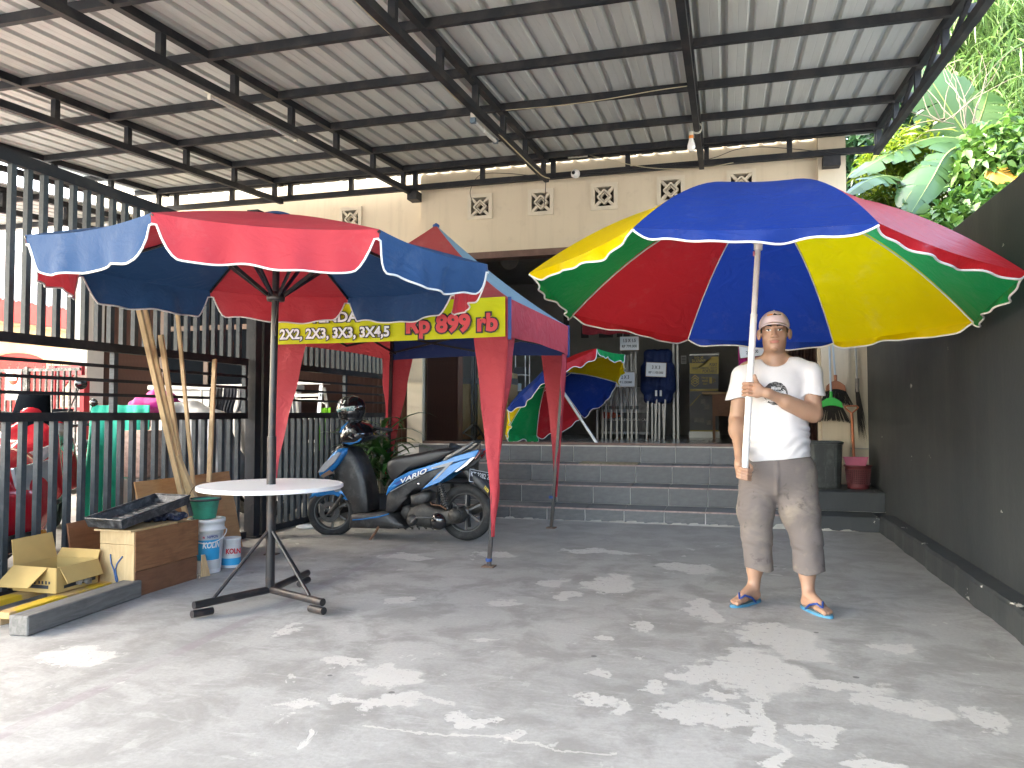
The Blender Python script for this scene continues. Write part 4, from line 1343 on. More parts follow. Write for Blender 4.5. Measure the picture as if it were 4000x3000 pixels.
# ================================================================ potted plant behind the scooter
LEAFP = None
def leaf_material(name, c1, c2, trans=.3, rough=.4):
    if name in MATS: return MATS[name]
    k = NT(name)
    co = k.coord('Object')
    n = k.noise(co, 3.0, 3, .6)
    gi = k.n('ShaderNodeNewGeometry')
    ri = gi.outputs['Random Per Island']
    c = k.mix(ri, c1, c2)
    c = k.mix(k.math('MULTIPLY', n, .35), c, tuple(v * .55 for v in c1))
    k.l(c, k.p.inputs['Base Color'])
    k.p.inputs['Roughness'].default_value = rough
    tb = k.n('ShaderNodeBsdfTranslucent'); k.l(c, tb.inputs[0])
    mx = k.n('ShaderNodeMixShader'); mx.inputs[0].default_value = trans
    k.l(k.p.outputs[0], mx.inputs[1]); k.l(tb.outputs[0], mx.inputs[2]); k.l(mx.outputs[0], k.out.inputs['Surface'])
    MATS[name] = k.m
    return k.m
def blade(p, d, L, w, droop, up=Vector((0, 0, 1)), n=7, fold=.25, twist=0.0):
    """one strap leaf: (verts, faces)"""
    d = Vector(d).normalized()
    V = []; F = []
    pos = Vector(p)
    for i in range(n + 1):
        t = i / n
        dd = (d - up * (droop * t * t * 1.6)).normalized()
        s_ = dd.cross(up)
        if s_.length < .05: s_ = Vector((1, 0, 0))
        s_.normalize()
        nn = s_.cross(dd)
        if twist: s_ = (s_ * math.cos(twist * t) + nn * math.sin(twist * t))
        ww = w * math.sin(math.pi * min(1, .10 + .92 * t)) ** .7 * (1 if t < .97 else .15)
        V += [pos - s_ * ww + nn * ww * fold, pos, pos + s_ * ww + nn * ww * fold]
        pos = pos + dd * (L / n)
    for i in range(n):
        a = i * 3
        F += [(a, a + 1, a + 4, a + 3), (a + 1, a + 2, a + 5, a + 4)]
    return V, F
DRAC = leaf_material('dracaena leaf', (.022, .075, .018), (.055, .15, .034), .2, .32)
STEMM = mat('plant stem', (.16, .14, .09), .8)
def dracaena(label, loc, h, n, seed, spread=.5):
    r = random.Random(seed)
    t = thing('potted_plant', label, 'plant', loc)
    L0 = Vector(loc)
    pot = MB()
    prof = []
    for q in range(15):
        z = .30 * q / 14
        prof.append((.115 + .045 * q / 14 + .006 * (q % 2), z))
    prof += [(.175, .30), (.175, .315), (.15, .315), (.14, .26), (0, .255)]
    pot.lathe([(0, 0)] + prof, L0, 26); pot.build('pot', mat('ribbed dark pot', (.030, .030, .032), .6, bump=.1), t)
    for s_ in range(4):
        a = s_ * 1.7; tip = L0 + Vector((.14 * math.cos(a), .12 * math.sin(a), h * (.55 + .13 * s_)))
        st_ = MB().tube([L0 + Vector((.04 * math.cos(a), .04 * math.sin(a), .25)), L0.lerp(tip, .6) + Vector((.01, 0, .1)), tip], [.014, .012, .009], 8).build('stem', STEMM, t)
        for q in range(n):
            f_ = .30 + .70 * q / n
            base_ = (L0 + Vector((0, 0, .25))).lerp(tip, f_)
            a2 = q * 2.4 + s_ + r.uniform(-.3, .3)
            el = r.uniform(.15, .9)
            V, F = blade(base_, (math.cos(a2), math.sin(a2), el), r.uniform(.36, spread), r.uniform(.022, .038), r.uniform(.5, 1.1))
            MB().add(V, F, True).build('leaf', DRAC, st_)
    return t
dracaena('bushy dark green potted plant behind the scooter seat', (-3.42, 7.25, 0), 1.12, 18, 4, .68)
dracaena('smaller leafy potted plant beside the steps and far fence end', (-3.62, 7.75, 0), .92, 9, 14, .45)

# ---- black plastic chair back and rolled tarp standing by the steps
ch = thing('plastic_chair', 'black plastic chair behind the scooter tail by the steps', 'chair', (-2.62, 7.55, 0))
CHM = mat('black plastic chair', (.020, .021, .024), .4, var=.1)
def cb(u, v):
    a = (u - .5)
    return (-2.62 + .34 * a, 7.42 + .10 * (1 - (2 * a) ** 2) * -.0 + .10 * (2 * a) ** 2 * -1 + .04 * v, .40 + .40 * v - .05 * math.cos(math.pi * 2 * a) * (v > .99) * -1)
MB().grid(lambda u, v: (-2.62 + .34 * (u - .5) * (1 - .08 * (1 - v)), 7.62 - .10 * (2 * (u - .5)) ** 2 + .05 * v, .44 + v * (.34 + .03 * math.cos((u - .5) * 2 * math.pi) * -1)), 12, 6).build('backrest', CHM, ch, solid=.008)
MB().span(-2.80, -2.44, 7.20, 7.62, .42, .44, .01).build('seat', CHM, ch)
for ax_, ay_ in ((-2.79, 7.22), (-2.45, 7.22), (-2.79, 7.60), (-2.45, 7.60)):
    MB().tube([(ax_ * 1.0, ay_, 0), (ax_ + (.02 if ax_ < -2.6 else -.02), ay_, .42)], [.016, .022], 8).build('leg', CHM, ch)
# ================================================================ BOXES, BUCKETS AND TIMBER BY THE FENCE
def wood(name, c1, c2, scale=(1, 8, 8), rough=.6, paint=None):
    if name in MATS: return MATS[name]
    k = NT(name)
    co = k.coord('Object')
    n = k.noise(k.mapping(co, scale), 4, 6, .6, 1.2)
    c = k.mix(k.ramp(n, [(.3, 0), (.7, 1)]), c1, c2)
    n2 = k.noise(co, 6, 6, .7)
    c = k.mix(k.math('MULTIPLY', k.ramp(n2, [(.5, 0), (.75, 1)]), .4), c, tuple(v * .45 for v in c1))
    if paint:
        c = k.mix(k.ramp(k.noise(co, 3.3, 5, .65), [(.46, 0), (.52, 1)]), c, paint)
    k.l(c, k.p.inputs['Base Color'])
    k.p.inputs['Roughness'].default_value = rough
    k.bump(n, .2, .004)
    MATS[name] = k.m
    return k.m
PLY = wood('pale plywood', (.46, .31, .15), (.58, .42, .22), (6, 6, 1))
LAM = wood('brown wood laminate', (.20, .085, .035), (.32, .15, .065), (6, 1.2, 9))
LAM2 = wood('darker brown laminate', (.16, .065, .030), (.22, .10, .05), (6, 1.2, 9))
PINE = wood('raw pine', (.40, .26, .13), (.56, .40, .22), (12, 12, .8))
GREYW = wood('weathered grey timber', (.11, .105, .095), (.19, .18, .165), (9, 1, 9), .85)
YELW = wood('yellow painted timber', (.40, .25, .10), (.5, .33, .14), (8, 1, 8), .7, (.58, .38, .02))
CARD = mat('corrugated cardboard', (.46, .31, .11), .85, var=.08, vscale=5, bump=.1, bscale=40)
CARDO = mat('printed cardboard outside', (.42, .30, .15), .8, var=.1)

cr = thing('wooden_cabinet', 'low wooden cabinet with blue scribble on its pale end beside the fence', 'cabinet', (-3.63, 4.2, 0))
MB().span(-3.725, -3.482, 3.926, 4.495, .012, .392).build('carcass', PLY, cr)
MB().span(-3.73, -3.478, 3.918, 3.9265, 0, .315).build('end_panel', PLY, cr)
MB().span(-3.73, -3.478, 3.916, 3.925, .318, .396).build('end_panel', PLY, cr)
MB().span(-3.4815, -3.472, 3.925, 4.50, .155, .396).build('side_panel', LAM, cr)
MB().span(-3.4815, -3.472, 3.925, 4.49, 0, .152).build('side_panel', LAM2, cr)
MB().span(-3.75, -3.48, 3.89, 4.30, .397, .408).build('lid', PLY, cr)
SCR = mat('blue marker', (.05, .12, .28), .6)
MB().tube([(-3.648, 3.912, .255), (-3.640, 3.912, .20), (-3.619, 3.912, .16), (-3.604, 3.912, .10), (-3.594, 3.912, .085), (-3.589, 3.912, .10), (-3.601, 3.912, .13), (-3.608, 3.912, .165), (-3.597, 3.912, .20), (-3.576, 3.912, .225), (-3.558, 3.912, .245)], .004, 6).build('scribble', SCR, cr)
pe = thing('roller_tray', 'black paint-roller tray lying tilted on the wooden cabinet', 'tray', (-3.65, 4.1, .41))
TRM = mat('black tray plastic', (.020, .021, .024), .35, var=.2, dirt=(.25, .25, .25), dscale=22, damount=.45)
tr = MB()
def traypt(a, b, zz):                                    # a along length 0..1, b across -.5.. .5
    c_ = Vector((-3.64, 3.84, .412)); la = Vector((.02, .58, .0)); wb = Vector((.30, -.03, 0))
    return c_ + la * a + wb * b + Vector((0, 0, zz + .09 * a))
fl_ = MB().grid(lambda u, v: traypt(.06 + .88 * u, -.42 + .84 * v, .012 + .006 * (math.sin(u * 60) > .2)), 40, 4, smooth=False)
fl_.build('floor', TRM, pe, solid=.004)
for a0, b0, a1, b1 in ((0, -.5, 1, -.5), (0, .5, 1, .5), (0, -.5, 0, .5), (1, -.5, 1, .5)):
    P0, P1 = traypt(a0, b0, 0), traypt(a1, b1, 0)
    m = MB().grid(lambda u, v: P0.lerp(P1, u).lerp(traypt(.5, 0, 0), .07 * (1 - v)) + Vector((0, 0, .008 + .055 * v)), 10, 2, smooth=False)
    m.build('wall', TRM, pe, solid=.006)
    MB().tube([P0 + Vector((0, 0, .064)), P1 + Vector((0, 0, .064))], .007, 6).build('rim', TRM, pe)
for b in (-.45, .45):
    MB().bar(traypt(.98, b, .05), traypt(1.06, b, -.08), .03, .008).build('foot', TRM, pe)
rg = thing('rag', 'crumpled dark blue and white rag under the roller tray', 'cloth', (-3.6, 4.36, .41))
fr_ = Field((-3.80, 4.16, .40), (-3.46, 4.54, .53), .004)
for q in range(26):
    fr_.cone((-3.76 + rnd.random() * .26, 4.22 + rnd.random() * .26, .412 + rnd.random() * .05), (-3.76 + rnd.random() * .26, 4.22 + rnd.random() * .26, .412 + rnd.random() * .02), .012, .020, .018)
V, F = fr_.mesh()
V = V[:]; V[:, 2] = np.maximum(V[:, 2], .4085)
field_obj('cloth', V, F, mat('dark blue rag', (.016, .024, .060), .85, var=.2, dirt=(.5, .5, .5), dscale=16, damount=.5, bump=.3), rg, None, True, 2)

# cardboard box on yellow planks
cb_ = thing('cardboard_box', 'open cardboard box with flaps folded out on the yellow planks', 'box', (-3.8, 3.7, .085))
bx0, bx1, by0, by1, bz0, bz1 = -4.00, -3.69, 3.56, 3.86, .094, .235
for nm, a in (('wall', ((bx0, by0), (bx1, by0))), ('wall', ((bx1, by0), (bx1, by1))), ('wall', ((bx1, by1), (bx0, by1))), ('wall', ((bx0, by1), (bx0, by0)))):
    (xa, ya), (xb, yb2) = a
    MB().bar((xa, ya, (bz0 + bz1) / 2), (xb, yb2, (bz0 + bz1) / 2), .006, bz1 - bz0).build('wall', CARD, cb_)
MB().span(bx0, bx1, by0, by1, bz0 - .004, bz0).build('bottom', CARD, cb_)
def flap(p0, p1, outv, lift):
    p0 = Vector(p0); p1 = Vector(p1); o_ = Vector(outv) + Vector((0, 0, lift))
    MB().poly([p0, p1, p1 + o_ * .97 + (p0 - p1) * .03, p0 + o_ + (p1 - p0) * .04], .005).build('flap', CARD, cb_)
flap((bx0, by0, bz1), (bx1 - .06, by0, bz1), (-.02, -.11, 0), -.10)
flap((bx1, by0 + .02, bz1), (bx1, by1, bz1), (.05, 0, 0), -.09)
flap((bx0, by1, bz1), (bx0, by0, bz1), (-.03, 0, 0), .15)
flap((bx1, by1, bz1), (bx0, by1, bz1), (0, .03, 0), .05)
MB().add([(bx0 + .04, by0 - .0045, .115), (bx1 - .05, by0 - .0045, .115), (bx1 - .05, by0 - .0045, .135), (bx0 + .04, by0 - .0045, .135)], [(0, 1, 2, 3)]).build('print', mat('box print', (.03, .035, .045), .8), cb_)
st0 = None
for q in range(9):
    p = Vector((bx0 + .06 + .026 * q + rnd.uniform(-.004, .004), by0 - .0048, .150))
    MB().box(p, (.010, .002, rnd.uniform(.012, .030))).build('print', mat('box print', (.03, .035, .045), .8), cb_)
MB().add([(bx1 + .0045, by0 + .05, .11), (bx1 + .0045, by1 - .02, .115), (bx1 + .0045, by1 - .02, .14), (bx1 + .0045, by0 + .05, .128)], [(0, 1, 2, 3)]).build('tape_strip', mat('black tape', (.02, .025, .03), .4), cb_)
jk = MB()
for q in range(14):
    jk.box((-3.72 + rnd.uniform(-.05, .05), 3.74 + rnd.uniform(-.05, .05), .12 + rnd.uniform(0, .05)), (.04, .03, .03), Matrix.Rotation(rnd.uniform(0, 3), 3, Vector((rnd.random(), rnd.random(), rnd.random() + .01)).normalized()))
tag(jk.build('contents', mat('scrap bits', (.25, .23, .21), .9, var=.5, vscale=30), cb_), kind='stuff')
for q, lb in (((-3.93, 3.52, .050), 'upper yellow-painted plank under the cardboard box, nearer the fence'), ((-3.66, 3.57, .050), 'upper yellow-painted plank under the cardboard box, nearer the cabinet')):
    pt = thing('plank', lb, 'plank', q, R(4), 'yellow planks')
    MB().box((0, 0, .018), (.09, .80, .034), None, .004).build('timber', YELW, pt, world=False)
for q, lb in (((-3.86, 3.28, 0), 'short lower wooden block under the near plank ends'), ((-3.72, 3.72, 0), 'short lower wooden block under the plank middles')):
    pt = thing('timber_block', lb, 'block', q, R(-6), 'blocks under planks')
    MB().box((0, 0, .024), (.34, .09, .048), None, .004).build('timber', PINE, pt, world=False)
gb = thing('timber_beam', 'thick weathered grey timber beam lying on the concrete', 'beam', (-3.47, 3.52, 0), R(4.5))
MB().box((0, 0, .052), (.115, .86, .10), None, .006).build('beam', GREYW, gb, world=False)
# leaning boards
lp = thing('plywood_board', 'large orange-brown plywood board leaning on the fence behind the bucket', 'board', (-4.02, 5.1, 0))
MB().poly([(-4.05, 4.55, 0.63), (-4.05, 5.62, 0.63), (-3.92, 5.64, .002), (-3.92, 4.57, .002)], .012).build('board', wood('orange plywood', (.34, .17, .065), (.44, .24, .10), (6, 1, 6)), lp)
lp = thing('plywood_board', 'small dark brown board standing on edge behind the cardboard box', 'board', (-4.0, 4.1, 0))
MB().poly([(-4.03, 3.96, 0.42), (-4.03, 4.36, 0.435), (-3.97, 4.36, .002), (-3.97, 3.97, .002)], .012).build('board', LAM2, lp)
TB = [((-4.06, 4.56, 1.92), (-3.88, 4.90, .32), .042, 'tallest pale timber batten, leftmost against the fence'), ((-4.06, 4.63, 1.90), (-3.86, 4.93, .30), .030, 'thin tall timber batten touching the leftmost one'),
      ((-4.05, 4.79, 1.70), (-3.85, 4.95, .05), .040, 'straight timber batten with square cut top against the fence'), ((-4.05, 4.96, 1.92), (-3.84, 5.00, .03), .030, 'narrow brown batten rising beneath the umbrella edge'),
      ((-4.05, 5.42, 1.56), (-3.83, 5.05, .03), .036, 'timber batten leaning right with its top below the rail'), ((-3.93, 4.83, .80), (-3.72, 5.05, .02), .060, 'short wide offcut plank leaning in front of battens')]
for a, b, w_, lb in TB:
    t = thing('timber_batten', lb, 'batten', (b[0], b[1], 0), 0, 'battens leaning on the fence')
    b = Vector(b); b.z = .03 if b.z < .2 else b.z
    a = Vector(a); dd = (b - a).normalized(); b = b + dd * ((b.z - .028) / -dd.z if dd.z < 0 else 0)
    MB().bar(a, b, w_ * .55, w_, (1, 0, 0), .002).build('batten', PINE, t)
# paint pail with green bucket on top
def pail(root, c, r0, r1, h, m, rim=True):
    prof = [(0, 0), (r0, 0), (r0, .004), (r1, h)]
    if rim: prof[-1:] = [(r0 + (r1 - r0) * .75, h * .78), (r1 + .006, h * .79), (r1 + .006, h * .82), (r1, h * .83), (r1, h * .93), (r1 + .007, h * .935), (r1 + .007, h), (r1 - .004, h)]
    prof += [(r1 - .006, h - .01), (r0 - .004, .01), (0, .01)]
    return MB().lathe(prof, c, 40)
PW_ = mat('white pail plastic', (.70, .71, .72), .4, var=.05, dirt=(.45, .45, .43), dscale=12, damount=.4)
pb = thing('paint_pail', 'big white paint pail with blue label beside the cabinet', 'bucket', (-3.56, 4.70, 0))
pc_ = Vector((-3.56, 4.70, 0))
pail(pb, pc_, .100, .120, .375, PW_).build('tub', PW_, pb)
def ring(z0, z1, a0, a1, o, m, nm='label'):
    rr = lambda z: .100 + .020 * z / .375 + o
    MB().grid(lambda u, v: pc_ + Vector((rr(z0 + (z1 - z0) * v) * math.cos(a0 + (a1 - a0) * u), rr(z0 + (z1 - z0) * v) * math.sin(a0 + (a1 - a0) * u), z0 + (z1 - z0) * v)), 24, 2).build(nm, m, pb)
BLU_ = mat('sky blue label', (.03, .33, .62), .4, var=.05)
ring(.095, .235, R(-150), R(0), .0012, BLU_)
ring(.235, .275, R(-110), R(0), .0012, mat('grey label', (.45, .46, .48), .4))
ring(.03, .09, R(-140), R(10), .0010, mat('white label', (.6, .6, .6), .4))
vdir = Vector((.645, -.764, 0)); vr_ = Vector((.764, .645, 0))
def pwrap(p):
    d = Vector(p) - pc_; z = d.z; t = math.atan2(d.dot(vr_), .115) if False else d.dot(vr_) / .112
    r_ = .100 + .020 * z / .375 + .0026
    dirv = vdir * math.cos(t) + vr_ * math.sin(t)
    return pc_ + dirv * r_ + Vector((0, 0, z))
WP = mat('white label print', (.75, .75, .75), .5); NP_ = mat('navy label print', (.02, .04, .18), .5); RP_ = mat('red label print', (.55, .03, .05), .5)
text('NIPPON', NP_, pb, pc_ + Vector((0, 0, .256)) + vr_ * .035, vr_, (0, 0, 1), .026, .03, .075, .2, wrap=pwrap)
text('KOLIN', WP, pb, pc_ + Vector((0, 0, .198)) + vr_ * .030, vr_, (0, 0, 1), .058, .03, .125, .2, wrap=pwrap)
text('n', RP_, pb, pc_ + Vector((0, 0, .256)) - vr_ * .022, vr_, (0, 0, 1), .026, .05, None, 0, wrap=pwrap)
MB().tube([pc_ + vr_ * -.118 + Vector((0, 0, .30))] + [pc_ + vr_ * (.135 * math.sin(t)) + vdir * (.132 * math.cos(t)) + Vector((0, 0, .30 - .085 * math.cos(t))) for t in [R(a) for a in range(-60, 90, 12)]] + [pc_ + vr_ * .12 + Vector((0, 0, .30))], .004, 6).build('handle', PW_, pb)
gbk = thing('bucket', 'green mortar bucket with black rim standing on the paint pail', 'bucket', (-3.57, 4.69, .376))
gc = Vector((-3.57, 4.69, .376))
GM = mat('green bucket plastic', (.045, .30, .20), .5, var=.08, dirt=(.05, .055, .05), dscale=14, damount=.5)
MB().lathe([(0, 0), (.075, 0), (.078, .01), (.098, .125), (.104, .128), (.104, .134), (.096, .134), (.072, .012), (0, .012)], gc, 36).build('tub', GM, gbk)
MB().lathe([(.100, .1255), (.110, .127), (.112, .139), (.101, .142), (.094, .140), (.0935, .1355)], gc, 36).build('rim', mat('bucket black rim', (.03, .035, .034), .6), gbk)
MB().tube([gc + vr_ * (.104 * math.cos(t)) + Vector((0, 0, .135 + .115 * math.sin(t))) + vdir * -.02 * math.sin(t) for t in [math.pi * q / 16 for q in range(17)]], .003, 6).build('handle', RUST, gbk)
sc2 = thing('paint_can', 'small white paint can with red print behind the big pail', 'can', (-3.50, 4.90, 0))
c2 = Vector((-3.50, 4.90, 0))
MB().lathe([(0, 0), (.066, 0), (.068, .004), (.068, .196), (.071, .20), (.071, .21), (.064, .21), (.064, .20), (0, .198)], c2, 30).build('can', PW_, sc2)
MB().lathe([(.0686, .02), (.0686, .07)], c2, 30).build('label', BLU_, sc2)
text('KOLN', RP_, sc2, c2 + vdir * .071 + Vector((0, 0, .12)) + vr_ * .01, vr_, (0, 0, 1), .05, .04, .10)
sl2 = thing('wood_offcut', 'pale wedge of wood leaning between cabinet and pail', 'offcut', (-3.45, 4.55, 0))
MB().poly([(-3.462, 4.52, .002), (-3.440, 4.585, .002), (-3.462, 4.555, .15), (-3.466, 4.53, .15)], .012).build('wood', PINE, sl2)
# white disc lying by the fence post
wd = thing('plate_lid', 'white plastic lid lying on the concrete by the fence', 'lid', (-3.95, 6.75, 0))
MB().lathe([(0, .004), (.10, .004), (.115, .018), (.12, .018), (.118, .010), (.10, .0), (0, .0)], (-3.95, 6.75, 0), 28).build('lid', PW_, wd)

# ================================================================ BROOMS AND BINS by the cream pillar
bn_ = thing('waste_bin', 'tall square black plastic bin on the step by the wall', 'bin', (.98, 8.72, .332))
BNM = mat('scuffed black bin', (.018, .021, .021), .45, var=.2, dirt=(.14, .16, .15), dscale=7, damount=.4)
bm_ = MB()
lv = [(0.150, 0), (.155, .02), (.172, .46), (.182, .462), (.184, .485), (.174, .49), (.166, .485), (.150, .02)]
def rsq(r, z, n=32):
    out = []
    for q in range(n):
        t = 2 * math.pi * q / n
        cx_, sx_ = math.cos(t), math.sin(t)
        k_ = r / (abs(cx_) ** 6 + abs(sx_) ** 6) ** (1 / 6)
        out.append((.98 + cx_ * k_, 8.72 + sx_ * k_ * .9, .333 + z))
    return out
V = [p for r_, z in lv for p in rsq(r_, z)]
F = [(i * 32 + q, i * 32 + (q + 1) % 32, (i + 1) * 32 + (q + 1) % 32, (i + 1) * 32 + q) for i in range(len(lv) - 1) for q in range(32)] + [list(range(32))[::-1], [7 * 32 + q for q in range(32)]]
bm_.add(V, F, False); bm_.build('tub', BNM, bn_)
for q in (-.085, .0, .085):
    MB().bar((.98 + q, 8.72 - .139, .36), (.98 + q, 8.72 - .155, .78), .012, .008, (0, 1, 0)).build('rib', BNM, bn_)
rb = thing('waste_basket', 'maroon woven plastic waste basket in the wall corner', 'basket', (1.31, 8.72, .332))
MRN = mat('maroon plastic', (.115, .024, .028), .5, var=.1)
bc = Vector((1.31, 8.72, .333))
MB().lathe([(0, 0), (.105, 0), (.105, .03), (.108, .05)], bc, 32).build('base', MRN, rb)
MB().lathe([(.124, .20), (.128, .225), (.138, .23), (.138, .245), (.126, .245), (.122, .20)], bc, 32).build('rim', MRN, rb)
for q in range(8):
    z = .055 + .145 * q / 7
    rr = .108 + .016 * q / 7
    MB().lathe([(rr, z - .004), (rr + .004, z), (rr, z + .004), (rr - .003, z), (rr, z - .004)], bc, 36).build('hoop', MRN, rb)
lt = MB()
for q in range(36):
    t = 2 * math.pi * q / 36
    lt.bar(bc + Vector((.107 * math.cos(t), .107 * math.sin(t), .048)), bc + Vector((.124 * math.cos(t), .124 * math.sin(t), .205)), .006, .004, (0, 0, 1))
lo2 = lt.build('lattice', MRN, rb); tag(lo2, kind='stuff')
MB().lathe([(.100, .055), (.117, .20)], bc, 32).build('liner', mat('dark liner', (.05, .012, .014), .7), rb)
dp = thing('dustpan', 'pink dustpan with orange upright handle standing in the maroon basket', 'dustpan', (1.31, 8.80, .55))
ORG = mat('orange plastic handle', (.42, .13, .05), .5, var=.15)
MB().tube([(1.285, 8.80, .60), (1.280, 8.86, 1.12)], .014, 10).build('handle', ORG, dp)
MB().tube([(1.280, 8.86, 1.115), (1.225, 8.865, 1.165), (1.215, 8.865, 1.185), (1.235, 8.865, 1.195), (1.33, 8.865, 1.195), (1.345, 8.865, 1.18), (1.33, 8.865, 1.16), (1.280, 8.86, 1.115)], .008, 8).build('hanger', ORG, dp)
MB().poly([(1.17, 8.76, .66), (1.42, 8.76, .66), (1.39, 8.74, .57), (1.20, 8.74, .57)], .01).build('pan', mat('pink plastic', (.45, .10, .17), .5, var=.1), dp)
def broom(name, lab, hx, z0, ztop, head, hcol, bcol, w_, tilt, y=9.12):
    t = thing(name, lab, 'broom', (hx, y, z0))
    MB().tube([(hx, y, z0), (hx + tilt, y - .0, ztop)], .011, 10).build('handle', mat('pale blue broom pole', (.42, .50, .56), .4, var=.08), t)
    hm = mat(*hcol)
    m = MB()
    n = 14
    top = [(hx + (-.5 + q / n) * w_ * .9, z0 - .02 + .055 * math.sin(math.pi * q / n)) for q in range(n + 1)]
    bot = [(hx + (-.5 + q / n) * w_, z0 - .085 + .03 * math.sin(math.pi * q / n)) for q in range(n + 1)]
    m.poly([(a, y, b) for a, b in top] + [(a, y, b) for a, b in bot[::-1]], .045, (0, 1, 0))
    m.build('head', hm, t, bevel=.006)
    MB().cyl((hx, y, z0 + .02), (hx, y, z0 + .10), .017).build('socket', hm, t)
    br = MB()
    r = random.Random(int(hx * 1000))
    for q in range(170):
        u = r.random(); v = r.uniform(-.016, .016)
        a = Vector((hx + (-.5 + u) * w_ * .96, y + v, z0 - .075 + .03 * math.sin(math.pi * u)))
        b = a + Vector(((u - .5) * .16 + r.uniform(-.012, .012), r.uniform(-.02, .02), -.165 - r.uniform(-.015, .015)))
        s_ = Vector((.0035, 0, 0))
        br.add([a - s_, a + s_, b + s_ * .6, b - s_ * .6], [(0, 1, 2, 3)])
        br.add([a - Vector((0, .0035, 0)), a + Vector((0, .0035, 0)), b], [(0, 1, 2)])
    bo_ = br.build('bristles', mat(*bcol), t); tag(bo_, kind='stuff')
    return t
broom('broom', 'broom with bright green head and dark bristles hung on the cream pillar', 1.10, 1.255, 1.85, None, ('green broom head', (.02, .42, .05), .4), ('dark bristle', (.022, .019, .015), .8), .24, -.01, 9.05)
broom('broom', 'broom with brown orange head hung behind the green broom', 1.16, 1.44, 2.0, None, ('orange broom head', (.30, .11, .05), .5), ('dark bristle', (.022, .019, .015), .8), .21, -.03, 9.14)
bs = thing('fibre_broom', 'old upright fibre broom with grey pole beside the black wall', 'broom', (1.43, 9.16, .8))
MB().tube([(1.385, 9.17, 1.43), (1.365, 9.17, 2.15)], .011, 8).build('handle', mat('grey broom pole', (.35, .36, .36), .4), bs)
MB().tube([(1.382, 9.17, 1.35), (1.385, 9.17, 1.50)], .022, 10).build('binding', mat('rag binding', (.22, .2, .18), .9), bs)
br = MB()
for q in range(110):
    a = Vector((1.383 + rnd.uniform(-.018, .018), 9.17 + rnd.uniform(-.015, .015), 1.38)); b = Vector((1.43 + rnd.uniform(-.045, .05), 9.16 + rnd.uniform(-.03, .03), .80 + rnd.uniform(-.03, .15)))
    br.add([a - Vector((.003, 0, 0)), a + Vector((.003, 0, 0)), b], [(0, 1, 2)])
tag(br.build('bristles', mat('black fibre', (.02, .018, .016), .8), bs), kind='stuff')
# door mat and sill mat
dm = thing('door_mat', 'worn brown coir mat on the third step', 'mat', (-1.35, 8.95, RZ[2]))
MB().span(-1.66, -.98, 8.79, 9.12, RZ[2] + .001, RZ[2] + .013, .003).build('mat', mat('coir mat', (.20, .17, .11), .95, var=.4, vscale=40, bump=.8, bscale=120), dm)
sm2 = thing('door_mat', 'black rubber mat on the shop floor at the threshold', 'mat', (-.9, 9.55, FZ))
MB().span(-1.22, -.55, 9.46, 9.80, FZ + .001, FZ + .011, .003).build('mat', mat('black rubber mat', (.02, .02, .022), .7, bump=.5, bscale=80), sm2)
# ================================================================ THE YARD BEYOND THE FENCE
WPAINT = mat('white wall paint', (.74, .73, .71), .8, var=.04)
REDP = mat('red painted steel', (.42, .030, .045), .5, var=.12, vscale=3)
nh = thing('neighbour_house', 'cream neighbouring house with red awning and arched red door on the far left', 'house', (-13.2, 11.5, 0))
MB().span(-16.5, -11.75, 9.0, 16, 0, 3.0).build('wall', CREAM, nh)
MB().span(-16.5, -12.1, 9.0, 16, 3.0, 4.0).build('upper_wall', WPAINT, nh)
aw = MB()
def awf(u, v):
    yy = 8.6 + 5.4 * u
    return (-11.35 - .9 * v, yy, 2.98 + .55 * v + .02 * math.sin(yy * 50))
aw.grid(awf, 160, 2, smooth=False); aw.build('awning_sheet', mat('sunlit roof sheet', (.62, .62, .61), .5, .1), nh)
MB().span(-11.42, -11.36, 8.6, 14, 2.62, 2.99).build('awning_fascia', REDP, nh)
MB().span(-12.4, -11.42, 8.6, 14, 2.60, 2.64).build('soffit', CREAM, nh)
dr = MB()
pts_ = [(10.0, 0), (10.95, 0), (10.95, 1.98)] + [(10.475 + .475 * math.cos(t), 1.98 + .17 * math.sin(t)) for t in [math.pi * q / 10 for q in range(1, 10)]] + [(10.0, 1.98)]
dr.poly([(-11.70, a, b) for a, b in pts_], .06, (1, 0, 0)); dr.build('door', REDP, nh)
wc = thing('white_pillar', 'bright white square pillar behind the fence bars', 'pillar', (-9.02, 9.15, 0))
MB().span(-9.17, -8.885, 9.02, 9.33, 0, 4.2).build('shaft', WPAINT, wc)
MB().span(-9.20, -8.855, 8.99, 9.34, 0, .15).build('plinth', WPAINT, wc)
# far gate with notice
ng = thing('yard_gate', 'flaking black barred gate with small spikes beyond the fence', 'gate', (-9.1, 8.4, 0))
OLDB = mat('flaking black paint on steel', (.022, .022, .024), .5, var=.2, dirt=(.45, .44, .42), dscale=14, damount=.7)
for z in (.12, .62, 1.05, 1.71):
    MB().span(-10.3, -8.38, 8.385, 8.415, z - .02, z + .02).build('rail', OLDB, ng)
b0 = None
x = -10.25
while x < -8.38:
    for_z = (.02, 1.69)
    if b0 is None:
        b0 = MB().box((0, 0, 0), (.025, .025, 1.66)).build('bar', OLDB, ng, loc=(0, 0, 0)); b0.location = Vector((x, 8.4, .86)) - ng.location
        sp0 = MB().tube([(-.03, 0, 0), (0, 0, .05), (.03, 0, .0)], .004, 5).tube([(-.03, 0, .06), (0, 0, .0), (.03, 0, .06)], .004, 5)
    else:
        share(b0, 'bar', ng, Vector((x, 8.4, .86)) - ng.location)
    x += .10
